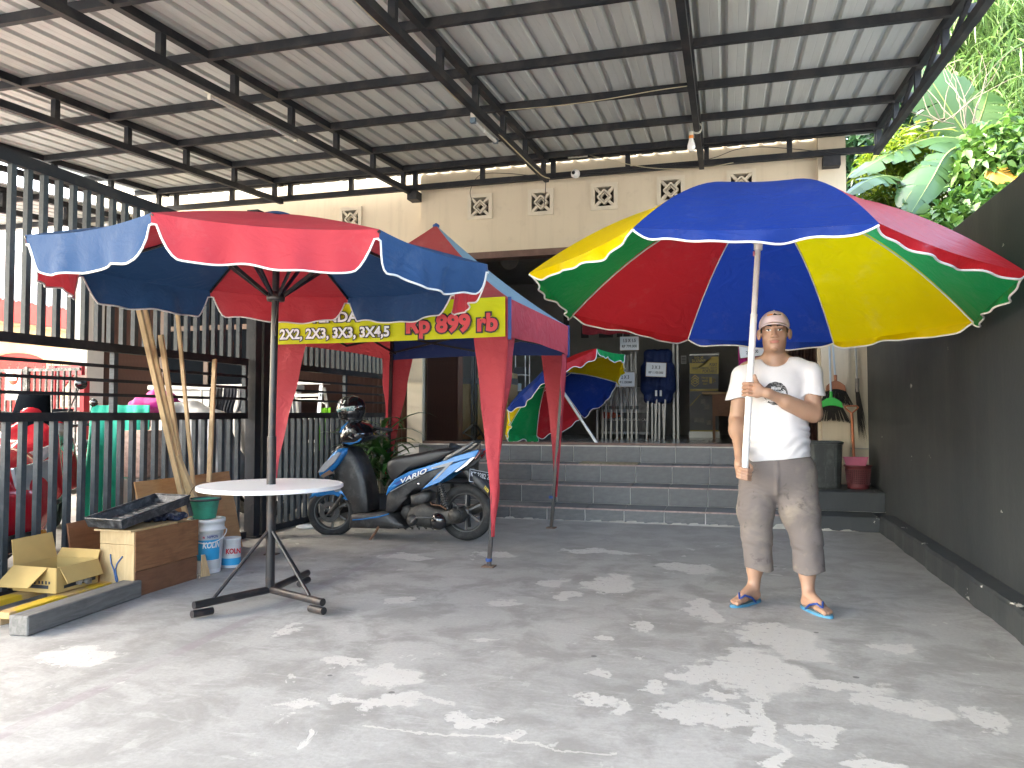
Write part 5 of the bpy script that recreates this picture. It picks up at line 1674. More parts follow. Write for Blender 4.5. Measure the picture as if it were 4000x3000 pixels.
for q in range(9):
    xx = -9.6 + .15 * q
    MB().tube([(xx, 8.4, 1.73), (xx - .03, 8.4, 1.80)], .004, 5).build('spike', OLDB, ng); MB().tube([(xx, 8.4, 1.73), (xx + .03, 8.4, 1.80)], .004, 5).build('spike', OLDB, ng)
MB().span(-9.32, -9.25, 8.37, 8.43, 0, 1.75).build('gate_post', OLDB, ng)
sg = thing('warning_sign', 'white no-entry notice with red disc hanging on the far gate', 'sign', (-9.48, 8.37, 1.32))
MB().span(-9.61, -9.35, 8.362, 8.37, 1.30, 1.72).build('plate', mat('sign white', (.70, .70, .68), .5), sg)
MB().lathe([(0, 0), (.085, 0), (.085, -.003), (0, -.003)], (-9.48, 8.3615, 1.59), 30, (0, 1, 0)).build('red_disc', mat('sign red', (.55, .05, .02), .5), sg)
MB().span(-9.545, -9.415, 8.355, 8.358, 1.57, 1.61).build('white_bar', mat('sign white', (.7, .7, .68), .5), sg)
INK = mat('sign ink', (.03, .03, .035), .6)
for z, t_ in ((1.445, 'DILARANG MASUK'), (1.395, 'BAGI YANG TIDAK'), (1.345, 'BERKEPENTINGAN')):
    text(t_, INK, sg, (-9.48, 8.358, z), (1, 0, 0), (0, 0, 1), .038, .02, .215)
rf = thing('red_frame', 'red steel post with bracket behind the far gate', 'frame', (-9.1, 8.9, 0))
MB().span(-9.40, -9.28, 8.85, 8.95, 0, 1.80).build('post', REDP, rf)
MB().span(-8.83, -8.76, 8.85, 8.95, 0, 1.62).build('post', REDP, rf)
MB().span(-9.28, -8.83, 8.87, 8.93, 1.66, 1.80).build('beam', REDP, rf)
MB().span(-9.28, -8.83, 8.87, 8.93, 1.15, 1.20).build('beam', REDP, rf)
MB().poly([(-9.28, 8.9, 1.66), (-9.0, 8.9, 1.66), (-9.28, 8.9, 1.35)], .03).build('bracket', REDP, rf)

# ---- red motorcycles seen between the bars
RB = mat('glossy red fairing', (.46, .008, .022), .18, .1, var=.08, coat=.8)
SILV = mat('silver fairing', (.45, .45, .46), .3, .4, var=.05, coat=.4)
def red_bike(name, label, loc, head, big=True):
    """motorcycle pointing along local -Y"""
    t = thing(name, label, 'motorcycle', loc, head, 'red motorcycles beyond the fence')
    def lw(mb, nm, mm, par=t, **k): return mb.build(nm, mm, par, world=False, **k)
    def whl(y, r, w_):
        prof = [(r - w_ / 2 + w_ / 2 * math.cos(2 * math.pi * q / 12), w_ / 2 * math.sin(2 * math.pi * q / 12)) for q in range(13)]
        w1 = lw(MB().lathe(prof, (0, y, r), 32, (1, 0, 0)), 'wheel', TYRE)
        rel = lambda m, nm, mm: m.build(nm, mm, w1, world=False)
        rel(MB().lathe([(r - w_ - .005, -.02), (r - w_ + .01, -.02), (r - w_ + .01, .02), (r - w_ - .005, .02), (r - w_ - .005, -.02)], (0, 0, 0), 28, (1, 0, 0)), 'rim', SILV)
        for q in range(6):
            a = q * math.pi / 3
            rel(MB().bar((0, .02 * math.cos(a), .02 * math.sin(a)), (0, (r - w_) * math.cos(a), (r - w_) * math.sin(a)), .02, .02, (1, 0, 0)), 'spoke', SILV)
    whl(-.62, .26, .10); whl(.66, .26, .11)
    f_ = Field((-.32, -.85, .25), (.32, .1, 1.15), .012)
    f_.cone((0, -.42, .95), (0, -.56, .68), .10, .15, .05, False, ((0, 1, .3), .6))
    f_.cone((-.10, -.50, .80), (-.13, -.40, .42), .10, .09, .06); f_.cone((.10, -.50, .80), (.13, -.40, .42), .10, .09, .06)
    f_.ell((0, -.60, .70), (.15, .14, .11), .05)
    V, F = f_.mesh(); field_obj('front_cowl', V, F, RB, t, None, True, 2, world=False)
    f_ = Field((-.25, -.2, .35), (.25, 1.15, 1.0), .014)
    f_.cone((0, .25, .60), (0, .75, .68), .15, .14, .05); f_.cone((0, .7, .70), (0, 1.02, .82), .12, .05, .05); f_.cone((0, -.15, .45), (0, .35, .5), .12, .14, .05)
    V, F = f_.mesh(); field_obj('tail_body', V, F, RB, t, None, True, 2, world=False)
    f_ = Field((-.2, .05, .68), (.2, .95, .95), .014)
    f_.cone((0, .18, .77), (0, .55, .78), .10, .12, .04, False, ((0, 0, 1), .5)); f_.cone((0, .55, .80), (0, .85, .87), .11, .08, .04, False, ((0, 0, 1), .5))
    V, F = f_.mesh(); field_obj('seat', V, F, SEAT, t, None, True, 2, world=False)
    lw(MB().grid(lambda u, v: ((u - .5) * (.30 - .10 * v), -.60 + .22 * v - .10 * math.cos((u - .5) * 2.4) + .10, .80 + .36 * v), 8, 6), 'windscreen', GLS, solid=.006)
    for s_ in (-1, 1):
        lw(MB().poly([(s_ * .04, -.735, .72), (s_ * .17, -.66, .77), (s_ * .19, -.64, .72), (s_ * .10, -.72, .64)], .02), 'headlight', LENS)
        lw(MB().tube([(s_ * .05, -.30, .98), (s_ * .22, -.28, 1.0), (s_ * .36, -.22, .99)], .016, 8), 'handlebar', SK)
        lw(MB().tube([(s_ * .22, -.30, 1.0), (s_ * .30, -.34, 1.20)], .006, 6), 'mirror_stem', SK)
        lw(MB().lathe([(0, -.010), (.04, -.008), (.045, 0), (.04, .008), (0, .010)], (s_ * .31, -.34, 1.225), 16, (0, 1, .1)), 'mirror', SKG)
        lw(MB().tube([(s_ * .09, -.45, .60), (s_ * .09, -.62, .26)], .022, 10), 'fork', SILV)
    f_ = Field((-.12, -.98, .25), (.12, -.3, .62), .012)
    f_.ell((0, -.62, .26), (.085, .31, .31), 0); f_.cut(lambda X, Y, Z: np.maximum(.40 - Z + .25 * np.maximum(Y + .62, 0), 0.28 - np.sqrt((Y + .62) ** 2 + (Z - .26) ** 2)))
    V, F = f_.mesh(); field_obj('front_fender', V, F, RB, t, None, True, 2, world=False)
    lw(MB().box((0, .1, .38), (.24, .5, .24), None, .05), 'engine', ENG)
    lw(MB().box((0, .15, .30), (.30, .55, .06), None, .02), 'footboard', SK)
    return t
rb1 = red_bike('motorcycle', 'big glossy red motorcycle with dark windscreen behind the near fence bars', (-5.9, 5.5, 0), R(38)); rb1.scale = (1.12, 1.12, 1.12)
red_bike('motorcycle', 'red and silver motorcycle parked behind the bigger red one', (-6.75, 6.75, 0), R(20))

# ---- red car, its front corner at the fence
car = thing('parked_car', 'shiny red car whose front corner shows at the left edge behind bars', 'car', (-6.6, 3.55, 0))
fc = Field((-8.9, 2.5, .12), (-4.7, 4.6, 1.6), .03)
fc.cone((-5.3, 2.95, .50), (-5.3, 4.10, .50), .36, .36, .1); fc.cone((-8.4, 2.95, .55), (-8.4, 4.1, .55), .4, .4, .1)
for yy in (2.9, 3.3, 3.7, 4.12):
    fc.cone((-5.3, yy, .52), (-8.3, yy, .58), .37, .40, .12)
for yy in (3.05, 3.55, 4.0):
    fc.cone((-6.5, yy, .95), (-8.0, yy, .95), .36, .36, .15)
fc.cut(lambda X, Y, Z: .16 - Z)
for xx in (-5.65, -8.0):
    for yy in (2.55, 4.5):
        fc.cone((xx, yy - .16, .30), (xx, yy + .16, .30), .34, .34, .0, True)
V, F = fc.mesh(); field_obj('body', V, F, RB, car, None, True, 2)
fc = Field((-8.6, 2.6, .9), (-5.6, 4.5, 1.6), .03)
for yy in (3.05, 3.55, 4.0): fc.cone((-6.48, yy, .96), (-8.0, yy, .96), .367, .367, .15)
fc.cut(lambda X, Y, Z: np.maximum(.98 - Z, Z - 1.22))
V, F = fc.mesh(); field_obj('windows', V, F, GLS, car, None, True, 2)
for xx in (-5.65, -8.0):
    for yy in (2.72, 4.34):
        w1 = MB().lathe([(.0, -.1), (.19, -.1), (.2, -.09), (.29, -.09), (.30, 0), (.29, .09), (.2, .09), (0, .09)], (xx, yy, .30), 28, (0, 1, 0)); w1.build('wheel', TYRE, car)
MB().poly([(-4.935, 3.95, .76), (-5.02, 4.36, .80), (-5.12, 4.42, .62), (-4.945, 4.22, .58), (-4.925, 3.98, .62)], .03, (1, .2, 0)).build('headlight', LENS, car, bevel=.008)
MB().lathe([(0, -.02), (.05, -.02), (.058, 0), (.04, .012), (0, .016)], (-4.935, 4.20, .27), 20, (1, .25, 0)).build('fog_light', AMB, car)
MB().poly([(-4.93, 3.4, .30), (-4.93, 4.15, .33), (-4.93, 4.15, .22), (-4.93, 3.4, .20)], .02, (1, 0, 0)).build('lower_grille', SK, car)
MB().span(-4.95, -4.915, 3.25, 3.85, .55, .66).build('grille', SK, car)
car.location = (-6.6 + .44, 3.55 + .02, 0)

# ---- covered things, laundry, ladder
def drape(name, label, cat, x0, x1, y, ztop, zbot, m, waves, amp, seed, thing_loc=None):
    r = random.Random(seed); ph = [r.uniform(0, 6) for _ in range(4)]
    t = thing(name, label, cat, ((x0 + x1) / 2, y, max(0, zbot)))
    def fn(u, v):
        xx = x0 + (x1 - x0) * u + .03 * v * math.sin(ph[0] + v * 5)
        fold = amp * (math.sin(ph[1] + u * waves) + .5 * math.sin(ph[2] + u * waves * 2.3 + v * 2)) * (.3 + .7 * v)
        zz = ztop - (ztop - zbot) * v + .03 * math.sin(ph[3] + u * 6) * (v > .9)
        return (xx, y + fold - .05 * v, zz)
    MB().grid(fn, 40, 16).build('cloth', m, t, solid=.004)
    return t
TURQ = fabric('turquoise cloth', (.035, .50, .36), .2, .6, .4); MAG = fabric('magenta cloth', (.42, .018, .22), .2, .5, .4)
drape('draped_cloth', 'turquoise cloth hanging behind the fence bars to the ground', 'cloth', -6.40, -5.66, 6.55, 1.20, .04, TURQ, 18, .035, 3)
mg = thing('draped_cloth', 'magenta cloth heaped on top of the covered goods', 'cloth', (-5.95, 6.85, 1.1))
fm = Field((-6.35, 6.6, 1.02), (-5.5, 7.15, 1.46), .012)
for q in range(12):
    fm.cone((-6.2 + .55 * rnd.random(), 6.72 + .3 * rnd.random(), 1.12 + .12 * rnd.random()), (-6.0 + .4 * rnd.random(), 6.75 + .25 * rnd.random(), 1.20 + .15 * rnd.random()), .05, .07, .04)
V, F = fm.mesh(); field_obj('cloth', V, F, MAG, mg, None, True, 1)
TARP = mat('silver tarpaulin', (.17, .175, .185), .35, .1, var=.15, vscale=6, bump=.9, bscale=9)
DTARP = mat('dark grey tarpaulin', (.045, .047, .050), .45, .1, var=.2, bump=.7, bscale=9)
def covered(label, x0, x1, y, zt, m, seed):
    r = random.Random(seed)
    t = thing('covered_motorbike', label, 'cover', ((x0 + x1) / 2, y, 0))
    f_ = Field((x0 - .15, y - .5, .02), (x1 + .15, y + .5, zt + .12), .016)
    n = 5
    for q in range(n):
        xx = x0 + .12 + (x1 - x0 - .24) * q / (n - 1)
        h_ = zt - .12 - .22 * abs(q / (n - 1) - .45) * r.uniform(.6, 1.4)
        f_.cone((xx, y, .45), (xx, y + r.uniform(-.05, .05), h_), .27, .10, .14)
        f_.cone((xx, y, .25), (xx, y, .5), .30, .27, .1)
    ax_ = [f_.lo[i] + .016 * np.arange(f_.n[i]) for i in range(3)]
    X, Y, Z = np.meshgrid(*ax_, indexing='ij')
    f_.d += (.022 * np.sin(X * 21 + 5 * np.sin(Z * 4 + X * 3) + Y * 9) * np.clip(1.4 - Z, 0, 1)).astype(np.float32)
    f_.cut(lambda X, Y, Z: .32 + .08 * np.sin(X * 9) - Z)
    V, F = f_.mesh(); field_obj('tarpaulin', V, F, m, t, None, True, 1)
    for xx in (x0 + .25, x1 - .25):
        MB().lathe([(.13, -.04), (.25, -.04), (.26, 0), (.25, .04), (.13, .04), (.13, -.04)], (xx, y, .26), 28, (0, 1, 0)).build('wheel', TYRE, t)
covered('motorbike under a crumpled silver tarpaulin behind the timber battens', -5.75, -4.85, 6.75, 1.28, TARP, 2)
covered('motorbike under a dark grey tarpaulin next to the fence posts', -5.35, -4.45, 7.45, 1.26, DTARP, 5)
ct = thing('carton', 'pinkish speckled carton behind the fence bars', 'carton', (-5.48, 6.30, 0))
MB().span(-5.60, -5.36, 6.15, 6.45, .50, .95, .006).build('box', mat('speckled carton', (.42, .31, .26), .8, var=.3, vscale=30), ct)
MB().span(-5.61, -5.35, 6.14, 6.46, .0, .49, .006).build('stand', mat('grey carton stand', (.25, .24, .22), .8), ct)
wb = thing('white_cabinet', 'long white cabinet below the brown window of the left wing', 'cabinet', (-6.45, 8.85, 0))
OFFW = mat('off-white laminate', (.50, .50, .50), .5)
MB().span(-7.42, -5.50, 8.60, 9.2, .0, 1.42, .02).build('body', OFFW, wb)
MB().span(-7.45, -5.47, 8.57, 9.22, 1.425, 1.49, .01).build('lid', OFFW, wb)
cl = thing('clothes_rail', 'white drying rail in front of the white cabinet', 'rail', (-5.75, 8.25, 0))
for xx in (-6.35, -5.15):
    MB().tube([(xx, 8.10, 0), (xx, 8.25, 1.42), (xx, 8.40, 0)], .012, 8).build('leg', WHT, cl)
MB().tube([(-6.40, 8.25, 1.42), (-5.10, 8.25, 1.42)], .012, 8).build('rail', WHT, cl)
cols = [((.015, .015, .018), 'black garment at the left end of the drying rail'), ((.02, .022, .03), 'very dark garment second along the drying rail'), ((.10, .10, .11), 'grey garment in the middle of the drying rail'), ((.02, .22, .28), 'teal garment on the drying rail'), ((.018, .02, .022), 'black garment at the right end of the drying rail')]
for q, (c_, lb) in enumerate(cols):
    xx = -6.20 + .20 * q
    t = drape('hanging_garment', lb, 'garment', xx, xx + .18, 8.22, 1.43, 1.08, fabric('garment cloth %s' % 'abcde'[q], c_, .05, .8, .4), 22, .014, 20 + q)
    t['group'] = 'garments on the drying rail'
ALU = mat('aluminium', (.58, .58, .57), .35, .6, var=.08)
ld = thing('step_ladder', 'folding aluminium step ladder standing behind the far fence', 'ladder', (-4.78, 8.2, 0))
for xx, dx in ((-5.0, -.06), (-4.62, .06)):
    MB().bar((xx + dx, 7.85, 0), (xx, 8.16, 1.47), .045, .02, (0, 1, 0)).build('front_rail', ALU, ld); MB().bar((xx + dx, 8.58, 0), (xx, 8.22, 1.42), .035, .02, (0, 1, 0)).build('rear_rail', ALU, ld)
for q in range(5):
    z = .25 + .27 * q; yy = 7.85 + .31 * z / 1.47
    MB().span(-5.05 + .01 * q, -4.57 - .01 * q, yy - .03, yy + .04, z - .015, z + .015).build('tread', ALU, ld)
MB().span(-5.05, -4.57, 8.10, 8.28, 1.46, 1.49).build('top_cap', ALU, ld)
MB().tube([(-4.95, 8.1, 1.1), (-4.92, 8.02, 1.27), (-4.6, 8.0, 1.28), (-4.47, 8.02, 1.22), (-4.45, 8.05, .9)], .011, 8).build('hand_loop', WHT, ld)
gs = drape('green_cloth', 'lime green cloth strip hanging near the ladder', 'cloth', -4.50, -4.38, 7.95, 1.18, .72, fabric('lime cloth', (.16, .45, .02), .2, .7, .4), 12, .02, 8)
# ================================================================ GOODS INSIDE THE SHOP
IY = 11.8
FRM = mat('grey tent frame steel', (.20, .20, .20), .35, .6, var=.1); 
SIGNW = mat('laminated price card', (.62, .63, .66), .35, var=.04); SINK = mat('card print', (.02, .02, .03), .5); BRD = mat('brown card edge', (.20, .13, .08), .8)
def price(label, x0, y0, x1, y1, Y, lines, rot=0.0, hang=None):
    a, b = at(x0, y0, Y), at(x1, y1, Y)
    c = (a + b) / 2; w_, h_ = b.x - a.x, a.z - b.z
    t = thing('price_card', label, 'price card', (c.x, Y, b.z), 0, 'price cards')
    rt = Vector((math.cos(rot), 0, math.sin(rot))); up = Vector((-math.sin(rot), 0, math.cos(rot)))
    rm = Matrix((rt, Vector((0, 1, 0)), up)).transposed()
    MB().box(c + Vector((0, .006, 0)), (w_ * 1.05, .006, h_ * 1.07), rm).build('backing', BRD, t)
    MB().box(c, (w_, .006, h_), rm).build('card', SIGNW, t)
    for (tx, dz, sz, ft) in lines:
        text(tx, SINK, t, c + Vector((0, -.006, 0)) + up * (dz * h_), rt, up, sz * h_, .02, ft * w_)
    if hang:
        for dx in (-.35, .35):
            MB().tube([c + rt * dx * w_ + up * h_ * .5, c + rt * dx * w_ * .8 + up * (h_ * .5 + hang)], .002, 5).build('string', SIGNW, t)
def bundle(label, x0, x1, Y, ztop, n, seed, zfloor=FZ):
    a, b = at(x0, 1600, Y), at(x1, 1600, Y)
    t = thing('folded_tent_frame', label, 'tent frame', ((a.x + b.x) / 2, Y, zfloor), 0, 'folded tent frames')
    r = random.Random(seed)
    for q in range(n):
        xx = a.x + (b.x - a.x) * q / (n - 1); yy = Y + r.uniform(-.10, .10)
        MB().bar((xx, yy, zfloor), (xx + r.uniform(-.01, .01), yy, ztop - r.uniform(0, .06)), .026, .026).build('leg', FRM, t)
    for q in range(n * 2):
        xx = a.x + (b.x - a.x) * r.random(); x2 = a.x + (b.x - a.x) * r.random(); yy = Y + r.uniform(-.06, .06)
        MB().bar((xx, yy, zfloor + .45), (x2, yy, ztop - r.uniform(.02, .2)), .012, .022).build('scissor_bar', FRM, t)
    for q in range(n):
        xx = a.x + (b.x - a.x) * q / (n - 1)
        MB().box((xx, Y - .05, zfloor + .47), (.045, .06, .05)).build('slider', mat('black nylon', (.02, .02, .02), .5), t)
    return a, b
zt = lambda py_, Y: at(2450, py_, Y).z
bundle('folded grey tent frame behind the lying parasol, lowest of the three', 2335, 2388, IY, zt(1540, IY), 4, 3)
bundle('folded grey tent frame carrying the 2 X 3 price card', 2412, 2488, IY, zt(1372, IY), 5, 4)
# blue-bagged tent
bt = thing('bagged_tent', 'folded tent in a dark blue cover with 3 X 3 price card', 'tent', (at(2570, 1600, IY).x, IY, FZ))
p = at(2570, 1450, IY)
f_ = Field((p.x - .35, IY - .3, zt(1600, IY)), (p.x + .35, IY + .3, zt(1360, IY) + .05), .012)
for dx in (-.14, -.05, .05, .14):
    f_.cone((p.x + dx, IY, zt(1385, IY)), (p.x + dx * 1.05, IY, zt(1560, IY)), .075, .07, .03)
    f_.cone((p.x + dx * 1.2, IY - .03, zt(1440, IY)), (p.x + dx * 1.3, IY - .02, zt(1520, IY)), .09, .085, .03)
V, F = f_.mesh(); field_obj('cover', V, F, fabric('dark blue cover', (.010, .022, .085), .05, .6, .6), bt, None, True, 1)
for q, xx in enumerate((2533, 2548, 2558, 2566, 2576, 2588, 2600)):
    a = at(xx, 1560, IY); b = at(xx + (q % 3 - 1) * 6, 1700, IY)
    MB().bar((a.x, IY - .05 + .03 * (q % 3), a.z), (b.x, IY - .05 + .03 * (q % 3), FZ), .024, .024).build('leg', FRM, bt)
for xx in (2559, 2577):
    a = at(xx, 1535, IY - .3); MB().box((a.x, IY - .13, a.z), (.03, .01, .085)).build('label_tag', SIGNW, bt)
tp = thing('tent_poles', 'pair of upright grey tent poles right of the blue bagged tent', 'poles', (at(2640, 1600, IY).x, IY + .2, FZ))
for xx in (2632, 2648):
    a = at(xx, 1600, IY + .2)
    MB().bar((a.x, IY + .2, FZ), (a.x, IY + .2, 2.4), .03, .03).build('pole', FRM, tp)
price('white price card hanging highest on strings in the shop', 2422, 1316, 2495, 1367, IY - .35, [('1.5 X 1.5', .20, .34, .66), ('RP 799.000', -.22, .28, .80)], 0, .25)
price('white price card on the grey folded tent frame, lower left', 2406, 1455, 2479, 1510, IY - .35, [('2 X 3', .16, .34, .42), ('RP 1.150.000', -.20, .22, .72)])
price('white price card pinned to the dark blue bagged tent', 2524, 1418, 2601, 1470, IY - .42, [('3 X 3', .16, .34, .42), ('RP 1.100.000', -.22, .24, .74)], R(-3))
# posters
def quadp(t, nm, m, x0, y0, x1, y1, Y, dy=0.0, rim=None):
    a, b = at(x0, y0, Y), at(x1, y1, Y)
    return MB().span(a.x, b.x, Y + dy, Y + dy + .004, b.z, a.z).build(nm, m, t)
PY_ = 12.4
po = thing('floor_poster', 'printed poster reading TENDA & PERLENGKAPAN CAFE behind the tent frames', 'poster', (at(2442, 1600, PY_).x, PY_, FZ))
quadp(po, 'sheet', mat('poster dark', (.022, .024, .032), .4), 2350, 1510, 2537, 1692, PY_)
quadp(po, 'picture', mat('poster photo', (.42, .43, .45), .5, var=.5, vscale=9), 2352, 1512, 2535, 1612, PY_, -.004)
MB().add([at(2352, 1608, PY_ - .009), at(2352, 1640, PY_ - .009), at(2430, 1626, PY_ - .009), at(2400, 1612, PY_ - .009)], [(0, 1, 2, 3)]).build('print', mat('poster orange', (.40, .06, .025), .5), po)
quadp(po, 'footer', mat('poster pale', (.40, .41, .42), .5), 2352, 1686, 2535, 1696, PY_, -.004)
text('TENDA & PERLENGKAPAN CAFE', mat('poster print', (.45, .45, .45), .5), po, at(2445, 1640, PY_ - .01), (1, 0, 0), (0, 0, 1), .055, .01, at(2531, 1640, PY_).x - at(2355, 1640, PY_).x)
BY_ = 12.6
rb_ = thing('roll_up_banner', 'black and yellow roll-up banner reading TENDA CAFE BALIKPAPAN', 'banner', (at(2750, 1600, BY_).x, BY_, FZ))
BK_ = mat('banner black', (.016, .017, .018), .45); YL_ = mat('banner yellow', (.42, .30, .02), .45, var=.05)
quadp(rb_, 'sheet', BK_, 2692, 1386, 2808, 1688, BY_)
quadp(rb_, 'top_bar', FRM, 2692, 1383, 2808, 1387, BY_, -.006)
a, b = at(2692, 1685, BY_), at(2812, 1697, BY_)
MB().span(a.x, b.x, BY_ - .08, BY_ + .08, FZ, a.z).build('base', FRM, rb_)
MB().add([at(q[0], q[1], BY_ - .006) for q in ((2694, 1418), (2760, 1418), (2782, 1393), (2807, 1393), (2807, 1460), (2694, 1460))], [(0, 1, 2, 5), (2, 3, 4, 5)]).build('yellow_field', YL_, rb_)
yb2 = BY_ - .012
wd_ = lambda x0, x1: at(x1, 1500, BY_).x - at(x0, 1500, BY_).x
for tx, cx_, cy_, sz, ft, mm in (('TENDA CAFE', 2729, 1397, .05, wd_(2712, 2748), YL_), ('BALIKPAPAN', 2729, 1410, .075, wd_(2704, 2756), YL_), ('PUSAT', 2786, 1425, .07, wd_(2772, 2801), BK_), ('TENDA · ROMBONG · BOOTH', 2752, 1438, .04, wd_(2702, 2800), BK_), ('PORTABLE', 2772, 1450, .07, wd_(2744, 2800), BK_), ('Harga\nmulai\ndari', 2754, 1487, .05, wd_(2742, 2768), YL_), ('1', 2776, 1487, .14, wd_(2772, 2782), YL_), ('jt', 2790, 1484, .09, wd_(2784, 2795), YL_)):
    text(tx, mm, rb_, Vector((at(cx_, cy_, yb2).x, yb2, at(cx_, cy_, yb2).z)), (1, 0, 0), (0, 0, 1), sz, .015, ft)
for q in range(3):
    c = at(2715, 1478 + 10 * q, yb2)
    d_ = MB()
    for k_ in range(4):
        e = [(.06, 0), (0, .05), (-.06, 0), (0, -.05)]
        d_.bar((c.x + e[k_][0], yb2, c.z + e[k_][1]), (c.x + e[(k_ + 1) % 4][0], yb2, c.z + e[(k_ + 1) % 4][1]), .012, .003, (0, 1, 0))
    d_.build('diamond_mark', YL_, rb_)
for y_ in (1520, 1680): quadp(rb_, 'yellow_line', YL_, 2696, y_, 2806, y_ + 7, BY_, -.006)
MB().add([at(q[0], q[1], BY_ - .008) for q in ((2694, 1585), (2735, 1540), (2738, 1540), (2697, 1586))], [(0, 1, 2, 3)]).build('yellow_line', YL_, rb_)
for q, (xx, yy) in enumerate(((2745, 1568), (2760, 1590), (2720, 1640), (2740, 1640), (2768, 1650))):
    quadp(rb_, 'product_picture', mat('banner picture', (.16, .15, .12), .5, var=.5, vscale=20), xx - 8, yy - 8, xx + 10, yy + 9, BY_, -.007)
# desk behind the banner
dk_ = thing('desk', 'brown wooden desk deep in the shop right of the banner', 'desk', (at(2820, 1600, 12.2).x, 12.2, FZ))
a, b = at(2782, 1532, 12.0), at(2875, 1625, 12.0)
MB().span(a.x - .15, b.x + .2, 11.98, 12.7, a.z - .03, a.z).build('top', wood('desk wood', (.30, .19, .08), (.36, .24, .11)), dk_)
MB().span(a.x, b.x + .18, 12.02, 12.05, b.z, a.z - .03).build('front_panel', LAM2, dk_)
for xx in (a.x + .02, b.x + .15): MB().span(xx - .02, xx + .02, 12.1, 12.16, FZ, b.z + .02 if xx == a.x + .02 else a.z - .04).build('leg', LAM2, dk_)
# magenta hanging tent cover and its card, behind the man
pk_ = drape('hanging_cover', 'magenta tent cover hanging inside the doorway behind the man', 'cover', at(2884, 1500, 10.0).x, at(2992, 1500, 10.0).x, 10.0, at(2900, 1325, 10).z, FZ + .03, MAG, 14, .04, 31)
price('tilted white price card on the magenta cover behind the man', 2888, 1338, 2985, 1392, 9.86, [('RP', .18, .25, .14), ('250.000', -.2, .3, .5)], R(7))
# display cabinet left, wrapped in plastic
dc = thing('display_cabinet', 'pale wood cabinet in grey frame just inside the left jamb', 'cabinet', (-3.25, 10.35, FZ))
PALEW = wood('pale oak veneer', (.44, .31, .16), (.52, .39, .22), (6, 6, 1)); GFR = mat('grey aluminium frame', (.22, .225, .23), .4, .5)
cx0, cx1 = at(1800, 1600, 10.2).x, at(1985, 1600, 10.2).x
xm = at(1852, 1600, 10.2).x
zt_l, zt_r = at(1830, 1490, 10.2).z, at(1940, 1455, 10.2).z
MB().span(cx0 + .02, xm - .05, 10.2, 10.7, FZ + .02, zt_l - .02).build('door', PALEW, dc); MB().span(xm + .05, cx1, 10.2, 10.7, FZ + .02, zt_l - .04).build('door', PALEW, dc)
MB().span(xm + .05, cx1, 10.21, 10.7, zt_l + .05, zt_r).build('drawer', PALEW, dc)
MB().span(cx0, cx1, 10.19, 10.72, zt_l - .035, zt_l + .045).build('band', GFR, dc)
for xx in (xm - .02, xm + .02): MB().span(xx - .018, xx + .018, 10.17, 10.24, FZ, zt_l + .35 if xx < xm else zt_l).build('upright', GFR, dc)
MB().span(cx0 + .01, cx1, 10.19, 10.7, FZ, FZ + .02).build('plinth', GFR, dc)
tri = thing('tripod_stand', 'black tripod light stand in front of the pale cabinet', 'stand', (at(1856, 1600, 9.9).x, 9.9, FZ))
TXp = at(1856, 1600, 9.9).x
MB().tube([(TXp, 9.9, FZ + .03), (TXp, 9.9, 2.6)], .014, 10).build('pole', BLK, tri)
MB().lathe([(.015, -.02), (.03, -.02), (.03, .02), (.015, .02)], (TXp, 9.9, FZ + .23), 12).build('collar', BLK, tri)
for q in range(3):
    t_ = R(200 + 120 * q); d = Vector((math.cos(t_), math.sin(t_), 0))
    lg = MB().bar(Vector((TXp, 9.9, FZ + .24)) + d * .02, Vector((TXp, 9.9, FZ + .008)) + d * .30, .014, .022).build('leg', BLK, tri)
    MB().bar(Vector((TXp, 9.9, FZ + .05)) + d * .01, Vector((TXp, 9.9, FZ + .12)) + d * .165, .008, .014).build('brace', BLK, lg)
# wire shelf with small boxes
ws = thing('wire_shelf', 'slim white wire shelf with boxes behind the tent leg', 'shelf', (at(2022, 1600, 11.0).x, 11.1, FZ))
sx0, sx1 = at(1996, 1500, 11.0).x, at(2052, 1500, 11.0).x
for xx in (sx0, sx1):
    for yy in (11.0, 11.25): MB().tube([(xx, yy, FZ), (xx, yy, 2.15)], .008, 6).build('upright', WHT, ws)
for z in (1.0, 1.45, 1.68, 2.0):
    MB().span(sx0, sx1, 11.0, 11.25, z, z + .012).build('shelf', WHT, ws)
MB().span(sx0 + .02, sx0 + .12, 11.03, 11.15, 1.462, 1.56).build('carton', SIGNW, ws)
MB().span(sx0 + .03, sx1 - .02, 11.05, 11.2, 1.695, 1.80).build('carton', mat('dark carton', (.06, .06, .07), .6), ws)
# dark red scalloped strip, wall clock, skyline decals, framed notice
rv = thing('scalloped_strip', 'dark red scalloped cloth strip hanging at the top of the shop', 'cloth', (at(2340, 1285, 10.6).x, 10.6, 2.2))
x0_, x1_ = at(2275, 1280, 10.6).x, at(2480, 1280, 10.6).x
zt_ = at(2340, 1230, 10.6).z
MB().grid(lambda u, v: (x0_ + (x1_ - x0_) * u, 10.6, zt_ - v * (.26 + .018 * abs(math.sin(u * 9)))), 50, 3).build('cloth', fabric('dark red strip', (.16, .012, .02), .1, .7, .2), rv)
ck = thing('wall_clock', 'round pale wall clock high on the shop left wall', 'clock', at(1992, 1018, 11.5))
MB().lathe([(0, 0), (.13, 0), (.145, -.02), (.15, -.03), (.13, -.03), (0, -.012)], at(1992, 1018, 11.5), 28, (0, 1, 0)).build('case', mat('clock face', (.4, .4, .38), .5), ck)
sd = thing('skyline_decal', 'dark skyline decal strip on the shop back wall', 'decal', (-2.2, 13.98, 3.0))
r = random.Random(3)
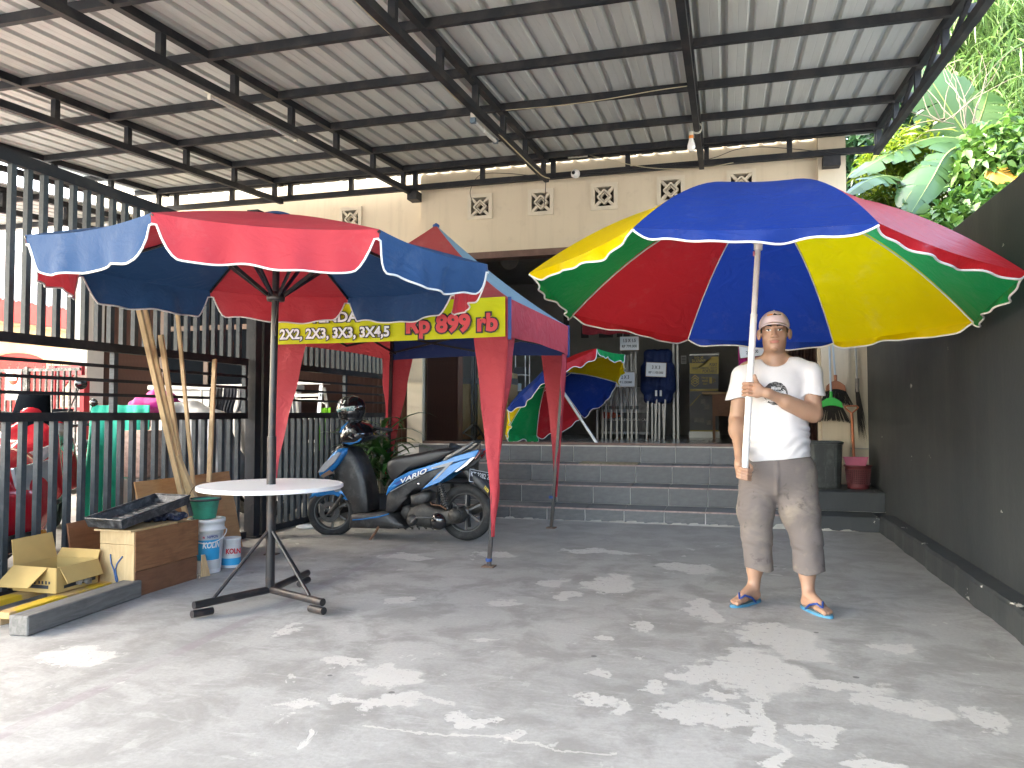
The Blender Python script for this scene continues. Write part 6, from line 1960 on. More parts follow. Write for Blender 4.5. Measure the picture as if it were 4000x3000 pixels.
for q in range(16):
    xx = -3.9 + .33 * q
    MB().span(xx, xx + r.uniform(.10, .26), 13.985, 13.995, 2.5, 2.5 + r.uniform(.25, .7)).build('tower_shape', mat('decal black', (.03, .03, .035), .6), sd)
fn_ = thing('framed_notice', 'small white framed notice on the shop back wall', 'notice', at(2670, 1405, 13.95))
quadp(fn_, 'sheet', SIGNW, 2660, 1389, 2681, 1421, 13.95)
for q in range(4): quadp(fn_, 'print_line', SINK, 2663, 1395 + 6 * q, 2678, 1397 + 6 * q, 13.95, -.006)

# ================================================================ LAMPS, CABLES AND FITTINGS UNDER THE ROOF
LW = mat('aged white fitting', (.55, .53, .46), .5, var=.1)
GLT = mat('unlit glass tube', (.62, .62, .60), .25)
tl = thing('tube_lamp', 'long unlit fluorescent tube lamp under the left truss', 'lamp', (-3.93, 5.85, 3.55))
A, B = Vector((-3.955, 5.15, zl(5.15) + .0)), Vector((-3.955, 6.5, zl(6.5) + .0))
MB().bar(A, B, .045, .035).build('housing', LW, tl)
MB().tube([A + Vector((-.005, .05, -.035)), B + Vector((-.005, -.05, -.035))], .013, 10).build('tube', GLT, tl)
for P in (A, B): MB().box(P + Vector((-.005, .04 if P is A else -.04, -.03)), (.03, .02, .05)).build('lamp_holder', LW, tl)
t2_ = thing('tube_lamp', 'short unlit tube lamp fitting under the middle truss', 'lamp', (-2.15, 6.8, 3.65))
A, B = Vector((-2.145, 6.40, zl(6.4))), Vector((-2.145, 7.15, zl(7.15)))
MB().bar(A, B, .05, .04).build('housing', LW, t2_)
MB().tube([A + Vector((-.01, .05, -.045)), B + Vector((-.01, -.05, -.045))], .02, 10).build('tube', GLT, t2_)
for P in (A, B): MB().box(P + Vector((-.01, .03 if P is A else -.03, -.03)), (.045, .04, .07)).build('lamp_holder', mat('blue grey holder', (.10, .14, .18), .5), t2_)
lb_ = thing('light_bulb', 'unlit white bulb with orange collar hanging on a cable from the truss', 'bulb', (-.30, 7.40, 3.62))
bx_ = Vector((-.30, 7.40, 3.60))
MB().lathe([(0, 0), (.022, .004), (.034, .02), (.038, .042), (.034, .065), (.024, .10), (.020, .12)], bx_, 20).build('globe', mat('milky bulb', (.72, .72, .70), .2), lb_)
MB().lathe([(.021, .12), (.022, .15)], bx_, 18).build('collar', mat('bulb orange', (.62, .20, .03), .4), lb_)
MB().lathe([(.0, .19), (.019, .188), (.021, .15)], bx_, 18).build('socket', LW, lb_)
MB().tube([bx_ + Vector((0, 0, .19)), bx_ + Vector((0, .01, .26)), Vector((-.29, 7.42, zl(7.42) + .03))], .0035, 6).build('cord', LW, lb_)
MB().tube([Vector((-.25 + .045 * math.cos(t), 7.44 + .005 * t, zl(7.44) + .045 * math.sin(t))) for t in [q * .4 for q in range(32)]], .0035, 6).build('cord_coil', LW, lb_)
dcm = thing('dome_camera', 'small white dome security camera on the wall truss', 'camera', (-1.72, 9.02, 3.95))
cc = Vector((-1.72, 8.99, 3.985))
MB().lathe([(0, -.055), (.03, -.048), (.05, -.025), (.055, 0), (.05, .025), (.03, .045), (0, .05)], cc, 22, (0, 1, 0)).build('housing', mat('camera white', (.7, .7, .7), .35), dcm)
MB().lathe([(0, -.008), (.02, -.004), (.022, .01)], cc + Vector((-.015, -.055, 0)), 16, (0, 1, 0)).build('lens', mat('camera lens', (.01, .01, .012), .1), dcm)
ps = thing('power_strip', 'beige power strip hanging on the upper chord of the wall truss', 'power strip', (-1.70, 9.03, 4.2))
sb_ = MB().span(-1.82, -1.58, 9.02, 9.048, 4.195, 4.255, .005).build('case', LW, ps)
for q in range(4):
    MB().lathe([(.0, -.002), (.018, -.002), (.022, -.006), (.024, .0)], (-1.785 + .048 * q, 9.018, 4.225), 16, (0, 1, 0)).build('socket', mat('socket beige', (.30, .28, .24), .5), ps)
for q in (0, 3):
    MB().box((-1.785 + .048 * q, 9.0, 4.225), (.036, .03, .036), Matrix.Rotation(.5, 3, 'Y'), .006).build('plug', mat('camera white', (.7, .7, .7), .35), ps)
def cable(label, pts_, r_, m, n=8):
    t = thing('cable', label, 'cable', pts_[0])
    P = [Vector(p) for p in pts_]
    out = []
    for i in range(len(P) - 1):
        p0, p1, p2, p3 = P[max(i - 1, 0)], P[i], P[i + 1], P[min(i + 2, len(P) - 1)]
        for q in range(n):
            s_ = q / n
            out.append(.5 * ((2 * p1) + (p2 - p0) * s_ + (2 * p0 - 5 * p1 + 4 * p2 - p3) * s_ * s_ + (3 * p1 - p0 - 3 * p2 + p3) * s_ ** 3))
    out.append(P[-1])
    MB().tube(out, r_, 6).build('wire', m, t)
CWH = mat('yellowed cable', (.48, .42, .28), .6); CBK = mat('black cable', (.015, .015, .016), .5)
cable('yellowed cable running along the middle truss to the wall', [(-2.13, 3.4, zl(3.4) + .02), (-2.12, 4.3, zl(4.3) - .02), (-2.125, 5.2, zl(5.2) + .01), (-2.12, 5.9, zl(5.9) - .03), (-2.12, 6.4, zl(6.4) + .02), (-2.05, 7.2, zl(7.2) - .05), (-2.04, 7.9, zl(7.9) - .06), (-2.04, 8.6, zl(8.6) - .05), (-2.04, 9.0, 3.96)], .006, CWH)
cable('thin yellowed wire sagging below the purlin between two trusses', [(-2.0, 6.94, 4.0), (-1.5, 6.94, 3.99), (-1.05, 6.94, 4.0), (-.6, 6.94, 4.03), (-.28, 6.94, 4.04)], .004, CWH)
cable('pale cable drooping from the power strip across the wall truss', [(-1.58, 9.03, 4.22), (-1.3, 9.02, 4.12), (-.85, 9.01, 3.99), (-.3, 9.0, 3.93), (.1, 9.02, 3.97)], .005, CWH)
cable('black cable looping over the wall truss above the vents', [(-3.10, 9.26, 3.80), (-3.12, 9.2, 3.95), (-2.95, 9.1, 4.11), (-2.6, 9.04, 4.08), (-2.3, 9.04, 4.03), (-2.1, 9.05, 4.02)], .004, CBK)
cable('black cable slung along the right part of the wall truss', [(-1.72, 9.04, 4.02), (-1.3, 9.02, 3.98), (-.9, 9.02, 4.0), (-.2, 9.02, 4.03), (.15, 9.02, 4.12), (.5, 9.02, 4.11), (1.2, 9.03, 3.98), (1.32, 9.1, 4.0)], .004, CBK)
cable('black wire hanging from the truss end into a vent', [(-2.10, 9.06, 3.97), (-2.12, 9.12, 3.85), (-2.17, 9.26, 3.70)], .005, CBK)
# ================================================================ THE MAN
MO = Vector((0.273, 4.76, 0))
ME = Vector((0.99843, -0.056, 0)); MBK = Vector((0.056, 0.99843, 0))
man = thing('person', 'man in white T-shirt, white cap and stained brown shorts gripping the parasol pole', 'person', MO)
def mw(V):
    V = np.asarray(V, float)
    return np.array(MO) + V[:, :1] * np.array(ME) + V[:, 1:2] * np.array(MBK) + V[:, 2:3] * np.array((0, 0, 1.0))
def ml(p):
    d = Vector(p) - MO
    return (d.dot(ME), d.dot(MBK), d.z)
def pole_l(z):
    t = (z - pbot.z) / pax.z
    return ml(pbot + pax * t)
HB = 0.003
fb = Field((-.33, -.30, -.006), (.33, .20, 1.76), HB)
# legs and feet
LEG = {-1: [(-.085, .035, .86), (-.108, .03, .50), (-.126, .045, .20), (-.132, .040, .085)], 1: [(.10, .035, .86), (.145, .015, .50), (.162, -.005, .20), (.165, -.030, .085)]}
RAD = [.085, .056, .042, .033]
for s_ in (-1, 1):
    q = LEG[s_]
    for i in range(3):
        fb.cone(q[i], q[i + 1], RAD[i], RAD[i + 1], .03)
    fb.ell((q[2][0], q[2][1] + .016, .30), (.046, .048, .085), .03)
FT = {-1: ((-.112, .074), (-.250, -.130)), 1: ((.142, .004), (.266, -.192))}
for s_, (hl, te) in FT.items():
    hl = np.array(hl); te = np.array(te); d = te - hl; L = np.linalg.norm(d); d /= L; n = np.array([-d[1], d[0]])
    P = lambda t, w, z: (hl[0] + d[0] * t + n[0] * w, hl[1] + d[1] * t + n[1] * w, z)
    fb.ell(P(.03, 0, .045), (.031, .031, .028), .02)
    fb.cone(P(.055, 0, .085), P(.15, 0, .052), .034, .026, .02)
    fb.cone(P(.03, 0, .045), P(.16, 0, .038), .028, .022, .02)
    inn = -1 if s_ < 0 else 1                                  # big toe on the inner side
    inn = 1 if (n[0] * s_ < 0) else -1
    for i, (w_, ln, r_) in enumerate(((.030, .235, .0125), (.012, .238, .0095), (-.003, .230, .009), (-.017, .220, .0085), (-.029, .208, .008))):
        fb.cone(P(.155, w_ * inn * .85, .036), P(ln - .022, w_ * inn, .034), .014, r_ + .001, .012)
        fb.cone(P(ln - .022, w_ * inn, .034), P(ln, w_ * inn * 1.02, .028), r_ + .001, r_, .003)
# trunk under the clothes
fb.ell((.01, .035, .90), (.15, .10, .14), .05)
fb.ell((.01, .03, 1.08), (.145, .098, .2), .05)
fb.ell((.01, .035, 1.29), (.150, .092, .13), .05)
fb.cone((-.14, .035, 1.335), (.155, .035, 1.35), .042, .042, .03)
# neck and head
fb.cone((0, .036, 1.37), (0, .026, 1.53), .064, .057, .03)
for s_ in (-1, 1):
    fb.cone((s_ * .045, .042, 1.437), (s_ * .16, .045, 1.382), .034, .045, .03)
fb.ell((0, .024, 1.632), (.075, .096, .092), .0)
fb.ell((0, -.008, 1.575), (.0665, .082, .098), .03)
fb.ell((0, -.020, 1.518), (.053, .060, .046), .03)
fb.ell((0, -.066, 1.494), (.024, .021, .0185), .02)
for s_ in (-1, 1):
    fb.ell((s_ * .045, -.047, 1.566), (.021, .021, .021), .022)
    fb.ell((s_ * .030, -.079, 1.620), (.026, .012, .008), .012)
    fb.ell((s_ * .0315, -.098, 1.602), (.018, .014, .0105), .010, True)
    fb.ell((s_ * .0315, -.0715, 1.5995), (.0145, .0125, .0105), .002)
    fb.ell((s_ * .086, .014, 1.583), (.0115, .021, .033), .008, False, [[.9, s_ * .43, 0], [-s_ * .43, .9, 0], [0, 0, 1]])
    fb.ell((s_ * .096, .004, 1.585), (.006, .010, .019), .004, True)
    fb.ell((s_ * .0125, -.0960, 1.5615), (.0095, .011, .0085), .006)
fb.cone((0, -.083, 1.606), (0, -.104, 1.568), .0080, .0110, .012)
fb.ell((0, -.0835, 1.5360), (.026, .011, .0050), .006)
fb.ell((0, -.0825, 1.5265), (.022, .0115, .0060), .006)
fb.ell((0, -.0955, 1.5315), (.024, .005, .0014), .002, True)
# his right arm (left in the picture): hangs, hand closed round the lower end of the pole
RS, RE, RW = (-.184, .035, 1.330), (-.222, .055, 1.075), (-.200, -.135, .878)
fb.cone(RS, RE, .050, .043, .03); fb.cone(RE, RW, .0415, .0255, .02)
fb.ell((-.222, .005, 1.02), (.042, .046, .065), .03)
z0_ = .800
px0, py0, _ = pole_l(z0_)
fb.cone(RW, (px0 - .034, py0 + .012, .822), .0265, .026, .015, False, ((1, .3, 0), .8))
fb.cone((px0 - .036, py0 + .018, .835), (px0 - .034, py0 + .002, .778), .027, .024, .015, False, ((1, .3, 0), .62))
for i, (zz, r_) in enumerate(((.806, .0098), (.788, .0102), (.770, .0098), (.754, .0086))):
    qx, qy, _ = pole_l(zz)
    a_1 = (qx - .036, qy - .010, zz + .006); a_2 = (qx - .016, qy - .0335, zz); a_3 = (qx + .014, qy - .034, zz - .006); a_4 = (qx + .033, qy - .012, zz - .010)
    for A, B in ((a_1, a_2), (a_2, a_3), (a_3, a_4)):
        fb.cone(A, B, r_, r_ * .96, .0028)
qx, qy, _ = pole_l(.83)
fb.cone((qx - .030, qy + .022, .848), (qx + .008, qy + .034, .838), .0135, .0115, .008)
fb.cone((qx + .008, qy + .034, .838), (qx + .034, qy + .010, .814), .0115, .0095, .004)
fb.cone((qx + .034, qy + .010, .814), (qx + .036, qy - .008, .796), .0098, .0085, .003)
# his left arm (right in the picture): folded across the chest to the pole
LS, LE, LW = (.197, .035, 1.345), (.208, -.020, 1.115), (-.040, -.178, 1.232)
fb.cone(LS, LE, .052, .048, .03); fb.cone(LE, LW, .047, .0255, .022)
fb.cone((.165, -.05, 1.128), (.06, -.12, 1.178), .044, .039, .03)
qx, qy, _ = pole_l(1.25)
fb.cone(LW, (qx + .040, qy - .030, 1.248), .027, .028, .015, False, ((.3, 1, 0), .75))
fb.cone((qx + .044, qy - .028, 1.268), (qx + .040, qy - .030, 1.228), .025, .023, .015, False, ((.3, 1, 0), .62))
for i, (zz, r_) in enumerate(((1.286, .0100), (1.264, .0104), (1.242, .0100), (1.221, .0088))):
    qx, qy, _ = pole_l(zz)
    pts_ = [(qx + .030, qy - .032, zz - .003), (qx - .004, qy - .0365, zz + .002), (qx - .033, qy - .012, zz + .001), (qx - .026, qy + .022, zz - .002)]
    for A, B in zip(pts_[:-1], pts_[1:]):
        fb.cone(A, B, r_, r_ * .97, .0028)
qx, qy, _ = pole_l(1.30)
fb.cone((qx + .050, qy - .022, 1.262), (qx + .034, qy - .010, 1.300), .0155, .0125, .012)
fb.cone((qx + .034, qy - .010, 1.300), (qx + .026, qy - .004, 1.334), .0125, .0092, .005)
V, F = fb.mesh()
C = V[F].mean(1)
mi = np.zeros(len(F), int)
x, y, z = C[:, 0], C[:, 1], C[:, 2]
ax = np.abs(x)
head = z > 1.45
hair = head & (((ax > .058) & (y > -.030) & (y < .2) & (z > 1.588) & ~((ax > .078) & (z < 1.625) & (y < .045))) | ((y > .065) & (z > 1.535)) | (z > 1.655))
mi[hair] = 1
brow = head & (y < -.05) & (ax > .013) & (ax < .053) & (np.abs(z - (1.6225 + .004 * np.sin((ax - .013) / .04 * 2.6))) < .0046)
mi[brow] = 1
stub = head & (y < -.045) & ((x / .021) ** 2 + ((z - 1.487) / .0105) ** 2 < 1)
mi[stub] = 5
ey = ((ax - .0315) / .0150) ** 2 + ((z - 1.5995) / .0062) ** 2 < 1
eye = head & ey & (y < -.065)
mi[eye] = 2
iris = head & (y < -.065) & (((ax - .0305) / .0062) ** 2 + ((z - 1.5995) / .0062) ** 2 < 1)
mi[iris] = 3
lash = head & (y < -.065) & (ax > .016) & (ax < .048) & (np.abs(z - (1.6055 - 14 * (ax - .0315) ** 2)) < .0017)
mi[lash] = 1
lips = head & (y < -.075) & ((x / .0265) ** 2 + ((z - 1.5312) / .0080) ** 2 < 1)
mi[lips] = 4
sole_ = (z < .05) & (y < .2)
def skin_mat(name, col, rough=.5):
    k = NT(name)
    co = k.coord('Object')
    n = k.noise(co, 18, 5, .6)
    c = k.mix(n, tuple(v * .9 for v in col), tuple(min(1, v * 1.1) for v in col))
    c = k.mix(k.math('MULTIPLY', k.ramp(k.noise(co, 5, 3, .5), [(.45, 0), (.7, 1)]), .35), c, (col[0] * 1.05, col[1] * .82, col[2] * .75))
    k.l(c, k.p.inputs['Base Color'])
    k.p.inputs['Roughness'].default_value = rough
    k.p.inputs['Subsurface Weight'].default_value = .12
    k.p.inputs['Subsurface Radius'].default_value = (.012, .005, .003)
    k.p.inputs['Subsurface Scale'].default_value = .6
    k.bump(k.noise(co, 220, 3, .6), .08, .002)
    return k.m
SKIN = skin_mat('warm brown skin', (.36, .215, .145))
HAIR = mat('black hair', (.012, .010, .009), .6, var=.3)
EYEW = mat('eye white', (.62, .58, .54), .25, var=.02); IRIS = mat('dark brown iris', (.02, .012, .008), .15, var=.02)
LIP = skin_mat('lip', (.38, .15, .115), .45); STUB = skin_mat('chin stubble', (.27, .150, .092), .65)
field_obj('body', mw(V), F, [SKIN, HAIR, EYEW, IRIS, LIP, STUB], man, mi, True, 1)

# ---- T-shirt
HS = .004
lo_, hi_ = (-.33, -.24, .80), (.33, .24, 1.47)
ts = Field(lo_, hi_, HS)
ts.ell((.008, .035, 1.285), (.180, .117, .155), .0)
ts.cone((-.10, .04, 1.375), (.12, .04, 1.385), .058, .058, .05)
ts.ell((.004, .025, 1.05), (.172, .132, .26), .07)
ts.cone((.0, .025, 1.0), (.008, .025, .80), .135, .14, .06, False, ((0, 1, 0), .86))
ts.cone((-.035, .03, .98), (-.035, .03, .80), .130, .135, .05, False, ((0, 1, 0), .95))
ts.cone((.048, .03, .98), (.058, .03, .80), .130, .138, .05, False, ((0, 1, 0), .95))
sl_ = Field(lo_, hi_, HS)
for (A, M_, B, zc) in (((-.105, .04, 1.374), (-.180, .035, 1.338), (-.220, .048, 1.18), 1.206), ((.115, .04, 1.384), (.196, .035, 1.350), (.214, .006, 1.18), 1.226)):
    sl_.cone(A, M_, .056, .062, .03); sl_.cone(M_, B, .062, .069, .03)
ax_ = [sl_.lo[i] + HS * np.arange(sl_.n[i]) for i in range(3)]
X, Y, Z = np.meshgrid(*ax_, indexing='ij')
zc = np.where(X < 0, 1.204 + (X + .23) * .18, 1.222 + (X - .22) * -.10)
sl_.d = np.maximum(sl_.d, (zc - Z).astype(np.float32))
_l = lambda A, B, t: tuple(a + (b - a) * t for a, b in zip(A, B))
sl_.cone(_l(RS, RE, .50), RE, .050, .050, 0, True); sl_.cone(_l(LS, LE, .58), LE, .054, .054, 0, True)
hh = np.maximum(.03 - np.abs(ts.d - sl_.d), 0) / .03
ts.d = np.minimum(ts.d, sl_.d) - hh * hh * .03 * .25
# folds: pulled towards the folded arm, gathered above the hem
w1 = np.exp(-((Z - .93) / .07) ** 2) * np.sin((Z * 1.0 + X * -.25 + .015 * np.sin(X * 23)) * 105 + 3 * np.sin(X * 17 + Z * 9)) * .0026
w2 = np.exp(-((X - .17) / .05) ** 2) * np.exp(-((Z - 1.0) / .10) ** 2) * np.sin(Z * 125 + Y * 40 + 2 * np.sin(Z * 31)) * .0045
w3 = np.exp(-((Z - 1.12) / .10) ** 2) * np.sin((X * .8 + Z * .45) * 75 + 2 * np.sin(Z * 20)) * .0028
ts.d += (w1 + w2 + w3).astype(np.float32)
hem = .842 + .012 * np.sin(X * 9 + .6) + np.maximum(X - .05, 0) * .12
ts.d = np.maximum(ts.d, (hem - Z).astype(np.float32))
ts.ell((.003, -.03, 1.462), (.082, .135, .073), .006, True)
# hollow the hem so the shorts pass inside
V, F = ts.mesh()
def shirt_front(xx, zz):
    i = int(round((xx - ts.lo[0]) / HS)); kz = int(round((zz - ts.lo[2]) / HS))
    col = ts.d[min(max(i, 0), ts.n[0] - 1), :, min(max(kz, 0), ts.n[2] - 1)]
    j = np.argmax(col < 0)
    return ts.lo[1] + HS * j
COT = mat('white cotton jersey', (.60, .585, .60), .85, var=.05, vscale=9, bump=.22, bscale=26, dirt=(.46, .45, .45), dscale=7, damount=.25, trans=.0)
tee = field_obj('t_shirt', mw(V), F, COT, man, None, True, 2)
# round black chest print with script and palm fronds
pc = (.002, 1.232); pr = .067
m = MB()
def disc(u, v):
    t = 2 * math.pi * u
    r_ = pr * (.02 + .98 * v) * (1 + .012 * math.sin(t * 13) + .01 * math.sin(t * 29))
    xx, zz = pc[0] + r_ * math.cos(t), pc[1] + r_ * math.sin(t)
    yy = np.mean([shirt_front(xx + a * .012, zz + b * .012) for a in (-1, 0, 1) for b in (-1, 0, 1)])
    return Vector(mw([(xx, yy - .0035, zz)])[0])
m.grid(disc, 40, 10)
pr_o = m.build('chest_print', mat('faded black print', (.022, .022, .024), .8, var=.3, vscale=60, dirt=(.55, .54, .54), dscale=60, damount=.6), tee)
PW = mat('white print ink', (.72, .71, .71), .8, var=.05)
def on_shirt(p):
    l_ = ml(p)
    yy = np.mean([shirt_front(l_[0] + a * .012, l_[2] + b * .012) for a in (-1, 0, 1) for b in (-1, 0, 1)])
    return mw([(l_[0], yy - .0055, l_[2])])[0]
text('Miami', PW, pr_o, mw([(.004, -.1, 1.262)])[0], ME, (0, 0, 1), .026, .02, .058, .3, wrap=on_shirt)
text('California', PW, pr_o, mw([(.004, -.1, 1.242)])[0], ME, (0, 0, 1), .020, .015, .075, .3, wrap=on_shirt)
fr = MB()
for cx_, cz_, a0, a1, n_ in ((.062, 1.235, 2.2, 4.6, 7), (-.035, 1.185, .2, 3.0, 7)):
    for q in range(n_):
        t = a0 + (a1 - a0) * q / (n_ - 1)
        pts_ = []
        for r_, w_ in ((.004, .0015), (.02, .003), (.036, .0004)):
            for s_ in (-1, 1):
                xx = cx_ + r_ * math.cos(t) - s_ * w_ * math.sin(t); zz = cz_ + r_ * math.sin(t) + s_ * w_ * math.cos(t) - r_ * r_ * 5
                pts_.append(Vector(on_shirt(Vector(mw([(xx, -.1, zz)])[0]))))
        fr.add(pts_, [(0, 1, 3, 2), (2, 3, 5, 4)])
fr.build('palm_print', PW, pr_o)

# ---- shorts
sp = Field((-.30, -.20, .17), (.34, .24, .93), .004)
sp.ell((.008, .035, .78), (.190, .138, .17), .0)
sp.cone((.008, .035, .93), (.008, .035, .80), .150, .165, .04, False, ((0, 1, 0), .82))
for pts_ in ([(-.092, .035, .77, .118), (-.118, .03, .54, .101), (-.112, .025, .395, .082), (-.100, .03, .17, .082)], [(.108, .035, .77, .120), (.130, .025, .54, .106), (.162, .01, .395, .083), (.176, .005, .17, .090)]):
    for A, B in zip(pts_[:-1], pts_[1:]):
        sp.cone(A[:3], B[:3], A[3], B[3], .035, False, ((0, 1, 0), .92))
ax_ = [sp.lo[i] + .004 * np.arange(sp.n[i]) for i in range(3)]
X, Y, Z = np.meshgrid(*ax_, indexing='ij')
wv = np.exp(-((Z - .60) / .12) ** 2) * np.sin((Z + .12 * np.abs(X - .01)) * 150 + 4 * np.sin(X * 31 + Z * 13) + 2.5 * np.sin(Z * 47)) * .0013 + np.exp(-((Z - .33) / .08) ** 2) * np.sin(Z * 70 + X * 60 + Y * 30 + 2 * np.sin(Z * 53)) * .0022
wv += -.012 * np.exp(-((X - .005) / .012) ** 2) * np.exp(-((Z - .74) / .10) ** 2) * (Y < 0)
sp.d += wv.astype(np.float32) * 1.0
sp.d = np.maximum(sp.d, (.203 + .01 * np.sin(X * 30) + .004 * (X > .05) - Z).astype(np.float32))
sp.cone((-.112, .03, .32), (-.114, .05, .10), .062, .070, 0, True, ((0, 1, 0), .95)); sp.cone((.165, .01, .32), (.172, .02, .10), .062, .076, 0, True, ((0, 1, 0), .95))
V, F = sp.mesh()
def shorts_mat():
    k = NT('stained grey brown twill')
    co = k.coord('Object')
    n = k.noise(co, 3.5, 4, .6)
    c = k.mix(n, (.122, .103, .099), (.172, .147, .137))
    c = k.mix(k.math('MULTIPLY', k.ramp(k.noise(co, 4.2, 5, .6, .5), [(.50, 0), (.66, 1)]), .6), c, (.26, .22, .17))
    c = k.mix(k.math('MULTIPLY', k.ramp(k.noise(co, 11, 5, .6, .3), [(.60, 0), (.67, 1)]), .65), c, (.055, .045, .043))
    k.l(c, k.p.inputs['Base Color'])
    k.p.inputs['Roughness'].default_value = .88
    h = k.math('ADD', k.noise(k.mapping(co, (1, 1, 4)), 22, 4, .6), k.math('MULTIPLY', k.noise(co, 240, 2, .5), .3))
    k.bump(h, .35, .006)
    return k.m
sho = field_obj('shorts', mw(V), F, shorts_mat(), man, None, True, 2)
sv = Vector(mw([(-.025, -.09, .27)])[0])
# ---- cap
CAPM = mat('white cotton cap', (.68, .56, .585), .85, var=.05, bump=.15, bscale=90)
cp = Field((-.12, -.15, 1.58), (.12, .15, 1.75), .003)
cp.ell((0, .022, 1.632), (.0865, .106, .092), 0)
cp.cut(lambda X, Y, Z: (1.640 - .018 * (np.abs(X) / .08) ** 2 - .02 * (Y > .04) - Z))
cp.ell((0, .022, 1.615), (.079, .099, .09), 0, True)
V, F = cp.mesh()
capo = field_obj('cap', mw(V), F, CAPM, man, None, True, 2)
m = MB()
def brim(u, v):
    t = (u - .5) * 2
    ang = t * 1.22
    bx, by = .0835 * math.sin(ang), .022 - .1025 * math.cos(ang)
    ext = .058 * math.cos(ang) ** .6 if abs(ang) < 1.5 else 0
    xx = bx * (1 + .06 * v); yy = by - ext * v
    zz = 1.646 - .020 * (abs(t) ** 2) - v * (.016 + .006 * t * t)
    return Vector(mw([(xx, yy, zz)])[0])
m.grid(brim, 26, 6)
m.build('brim', CAPM, capo, solid=.004)
def cap_pt(xx, zz, o=.002):
    q = 1 - (xx / .0865) ** 2 - ((zz - 1.632) / .092) ** 2
    return Vector(mw([(xx, .022 - .106 * math.sqrt(max(q, 0)) - o, zz)])[0])
def capshape(pts_, mtl, o):
    MB().add([cap_pt(a, b, o) for a, b in pts_], [list(range(len(pts_)))]).build('logo_patch', mtl, capo)
capshape([(-.042, 1.685), (.042, 1.687), (.045, 1.700), (.008, 1.702), (-.008, 1.701), (-.044, 1.694)], mat('logo white', (.8, .8, .8), .7), .0035)
capshape([(-.040, 1.687), (-.012, 1.688), (-.004, 1.699), (-.038, 1.694)], mat('logo orange', (.80, .32, .02), .7), .006)
capshape([(-.006, 1.688), (.040, 1.689), (.042, 1.695), (.012, 1.696), (.004, 1.701), (.001, 1.701)], mat('logo black', (.012, .012, .014), .7), .006)
MB().lathe([(.007, 0), (.005, .004), (0, .006)], Vector(mw([(0, .022, 1.7235)])[0]), 10).build('button', CAPM, capo)
# ---- flip-flops
SOLE = mat('blue rubber sole', (.055, .22, .36), .6, var=.15, vscale=20); SOLE2 = mat('pale blue insole', (.13, .26, .33), .7, var=.2, vscale=15, dirt=(.1, .12, .14), dscale=12, damount=.5); STRAP = mat('dark blue strap', (.012, .045, .22), .45)
for s_, (hl, te) in FT.items():
    hl = np.array(hl); te = np.array(te); d = te - hl; L = np.linalg.norm(d); d /= L; n = np.array([-d[1], d[0]])
    inn = 1 if (n[0] * s_ < 0) else -1
    out = []
    for q in range(32):
        t = 2 * math.pi * q / 32
        l_ = .115 + .137 * math.cos(t)
        wd = .043 * math.sin(t) * (1 + .12 * math.cos(t)) * (1 - .12 * math.exp(-((l_ - .10) / .04) ** 2))
        out.append((l_, wd))
    P = lambda t, w, z: Vector(mw([(hl[0] + d[0] * t + n[0] * w * inn, hl[1] + d[1] * t + n[1] * w * inn, z)])[0])
    so = MB().poly([P(l_, w_, .0075) for l_, w_ in out], .013, (0, 0, 1)).build('flip_flop', SOLE, man)
    MB().poly([P(.115 + (l_ - .115) * .96, w_ * .93, .0155) for l_, w_ in out], .003, (0, 0, 1)).build('insole', SOLE2, so)
    MB().tube([P(.205, .019, .014), P(.200, .019, .046), P(.17, .034, .066), P(.12, .045, .048), P(.075, .041, .015)], [.004, .005, .0065, .0065, .005], 8).build('strap', STRAP, so)
    MB().tube([P(.200, .019, .046), P(.17, -.005, .072), P(.125, -.036, .056), P(.08, -.042, .015)], [.005, .0065, .0065, .005], 8).build('strap', STRAP, so)
# ================================================================ GREENERY
def leaf_mesh(name, parent, pos, dirs, L, W, m, droop=.25, kind=None, heart=False, seed=0):
    """many single leaves as one mesh: pos (n,3), dirs (n,3) unit, L/W arrays; each leaf two folded quads plus tip"""
    n = len(pos)
    r = np.random.default_rng(seed)
    up = np.tile(np.array([0, 0, 1.0]), (n, 1)) + r.normal(0, .45, (n, 3))
    s_ = np.cross(dirs, up); s_ /= np.linalg.norm(s_, axis=1)[:, None] + 1e-9
    nn = np.cross(s_, dirs)
    L = np.broadcast_to(L, n)[:, None]; W = np.broadcast_to(W, n)[:, None]
    dn = np.array([0, 0, -1.0])
    base = pos
    ta, tb = (.36, .70) if not heart else (.26, .60)
    m1 = pos + dirs * L * ta + dn * L * droop * .12
    m2 = pos + dirs * L * tb + dn * L * droop * .45
    tip = pos + dirs * L + dn * L * droop
    l1 = m1 - s_ * W * .5 + nn * W * .13; r1 = m1 + s_ * W * .5 + nn * W * .13
    l2 = m2 - s_ * W * .36 + nn * W * .09; r2 = m2 + s_ * W * .36 + nn * W * .09
    V = np.stack([base, l1, m1, r1, l2, m2, r2, tip], 1).reshape(-1, 3)
    k_ = np.arange(n) * 8
    T = lambda *q: np.stack([k_ + i for i in q], 1)
    tri = np.concatenate([T(0, 2, 1), T(0, 3, 2), T(1, 2, 5), T(1, 5, 4), T(2, 3, 6), T(2, 6, 5), T(4, 5, 7), T(5, 6, 7)])
    c = V.mean(0)
    me = bpy.data.meshes.new(name)
    me.vertices.add(len(V)); me.vertices.foreach_set('co', (V - c).ravel())
    me.loops.add(tri.size); me.loops.foreach_set('vertex_index', tri.ravel().astype(np.int32))
    me.polygons.add(len(tri)); me.polygons.foreach_set('loop_start', np.arange(0, tri.size, 3, dtype=np.int32))
    me.materials.append(m)
    me.update(calc_edges=True)
    o = bpy.data.objects.new(name, me); COL.objects.link(o)
    if parent is not None:
        o.parent = parent; o.location = Vector(c) - wloc(parent)
    else:
        o.location = c
    if kind: o['kind'] = kind
    return o
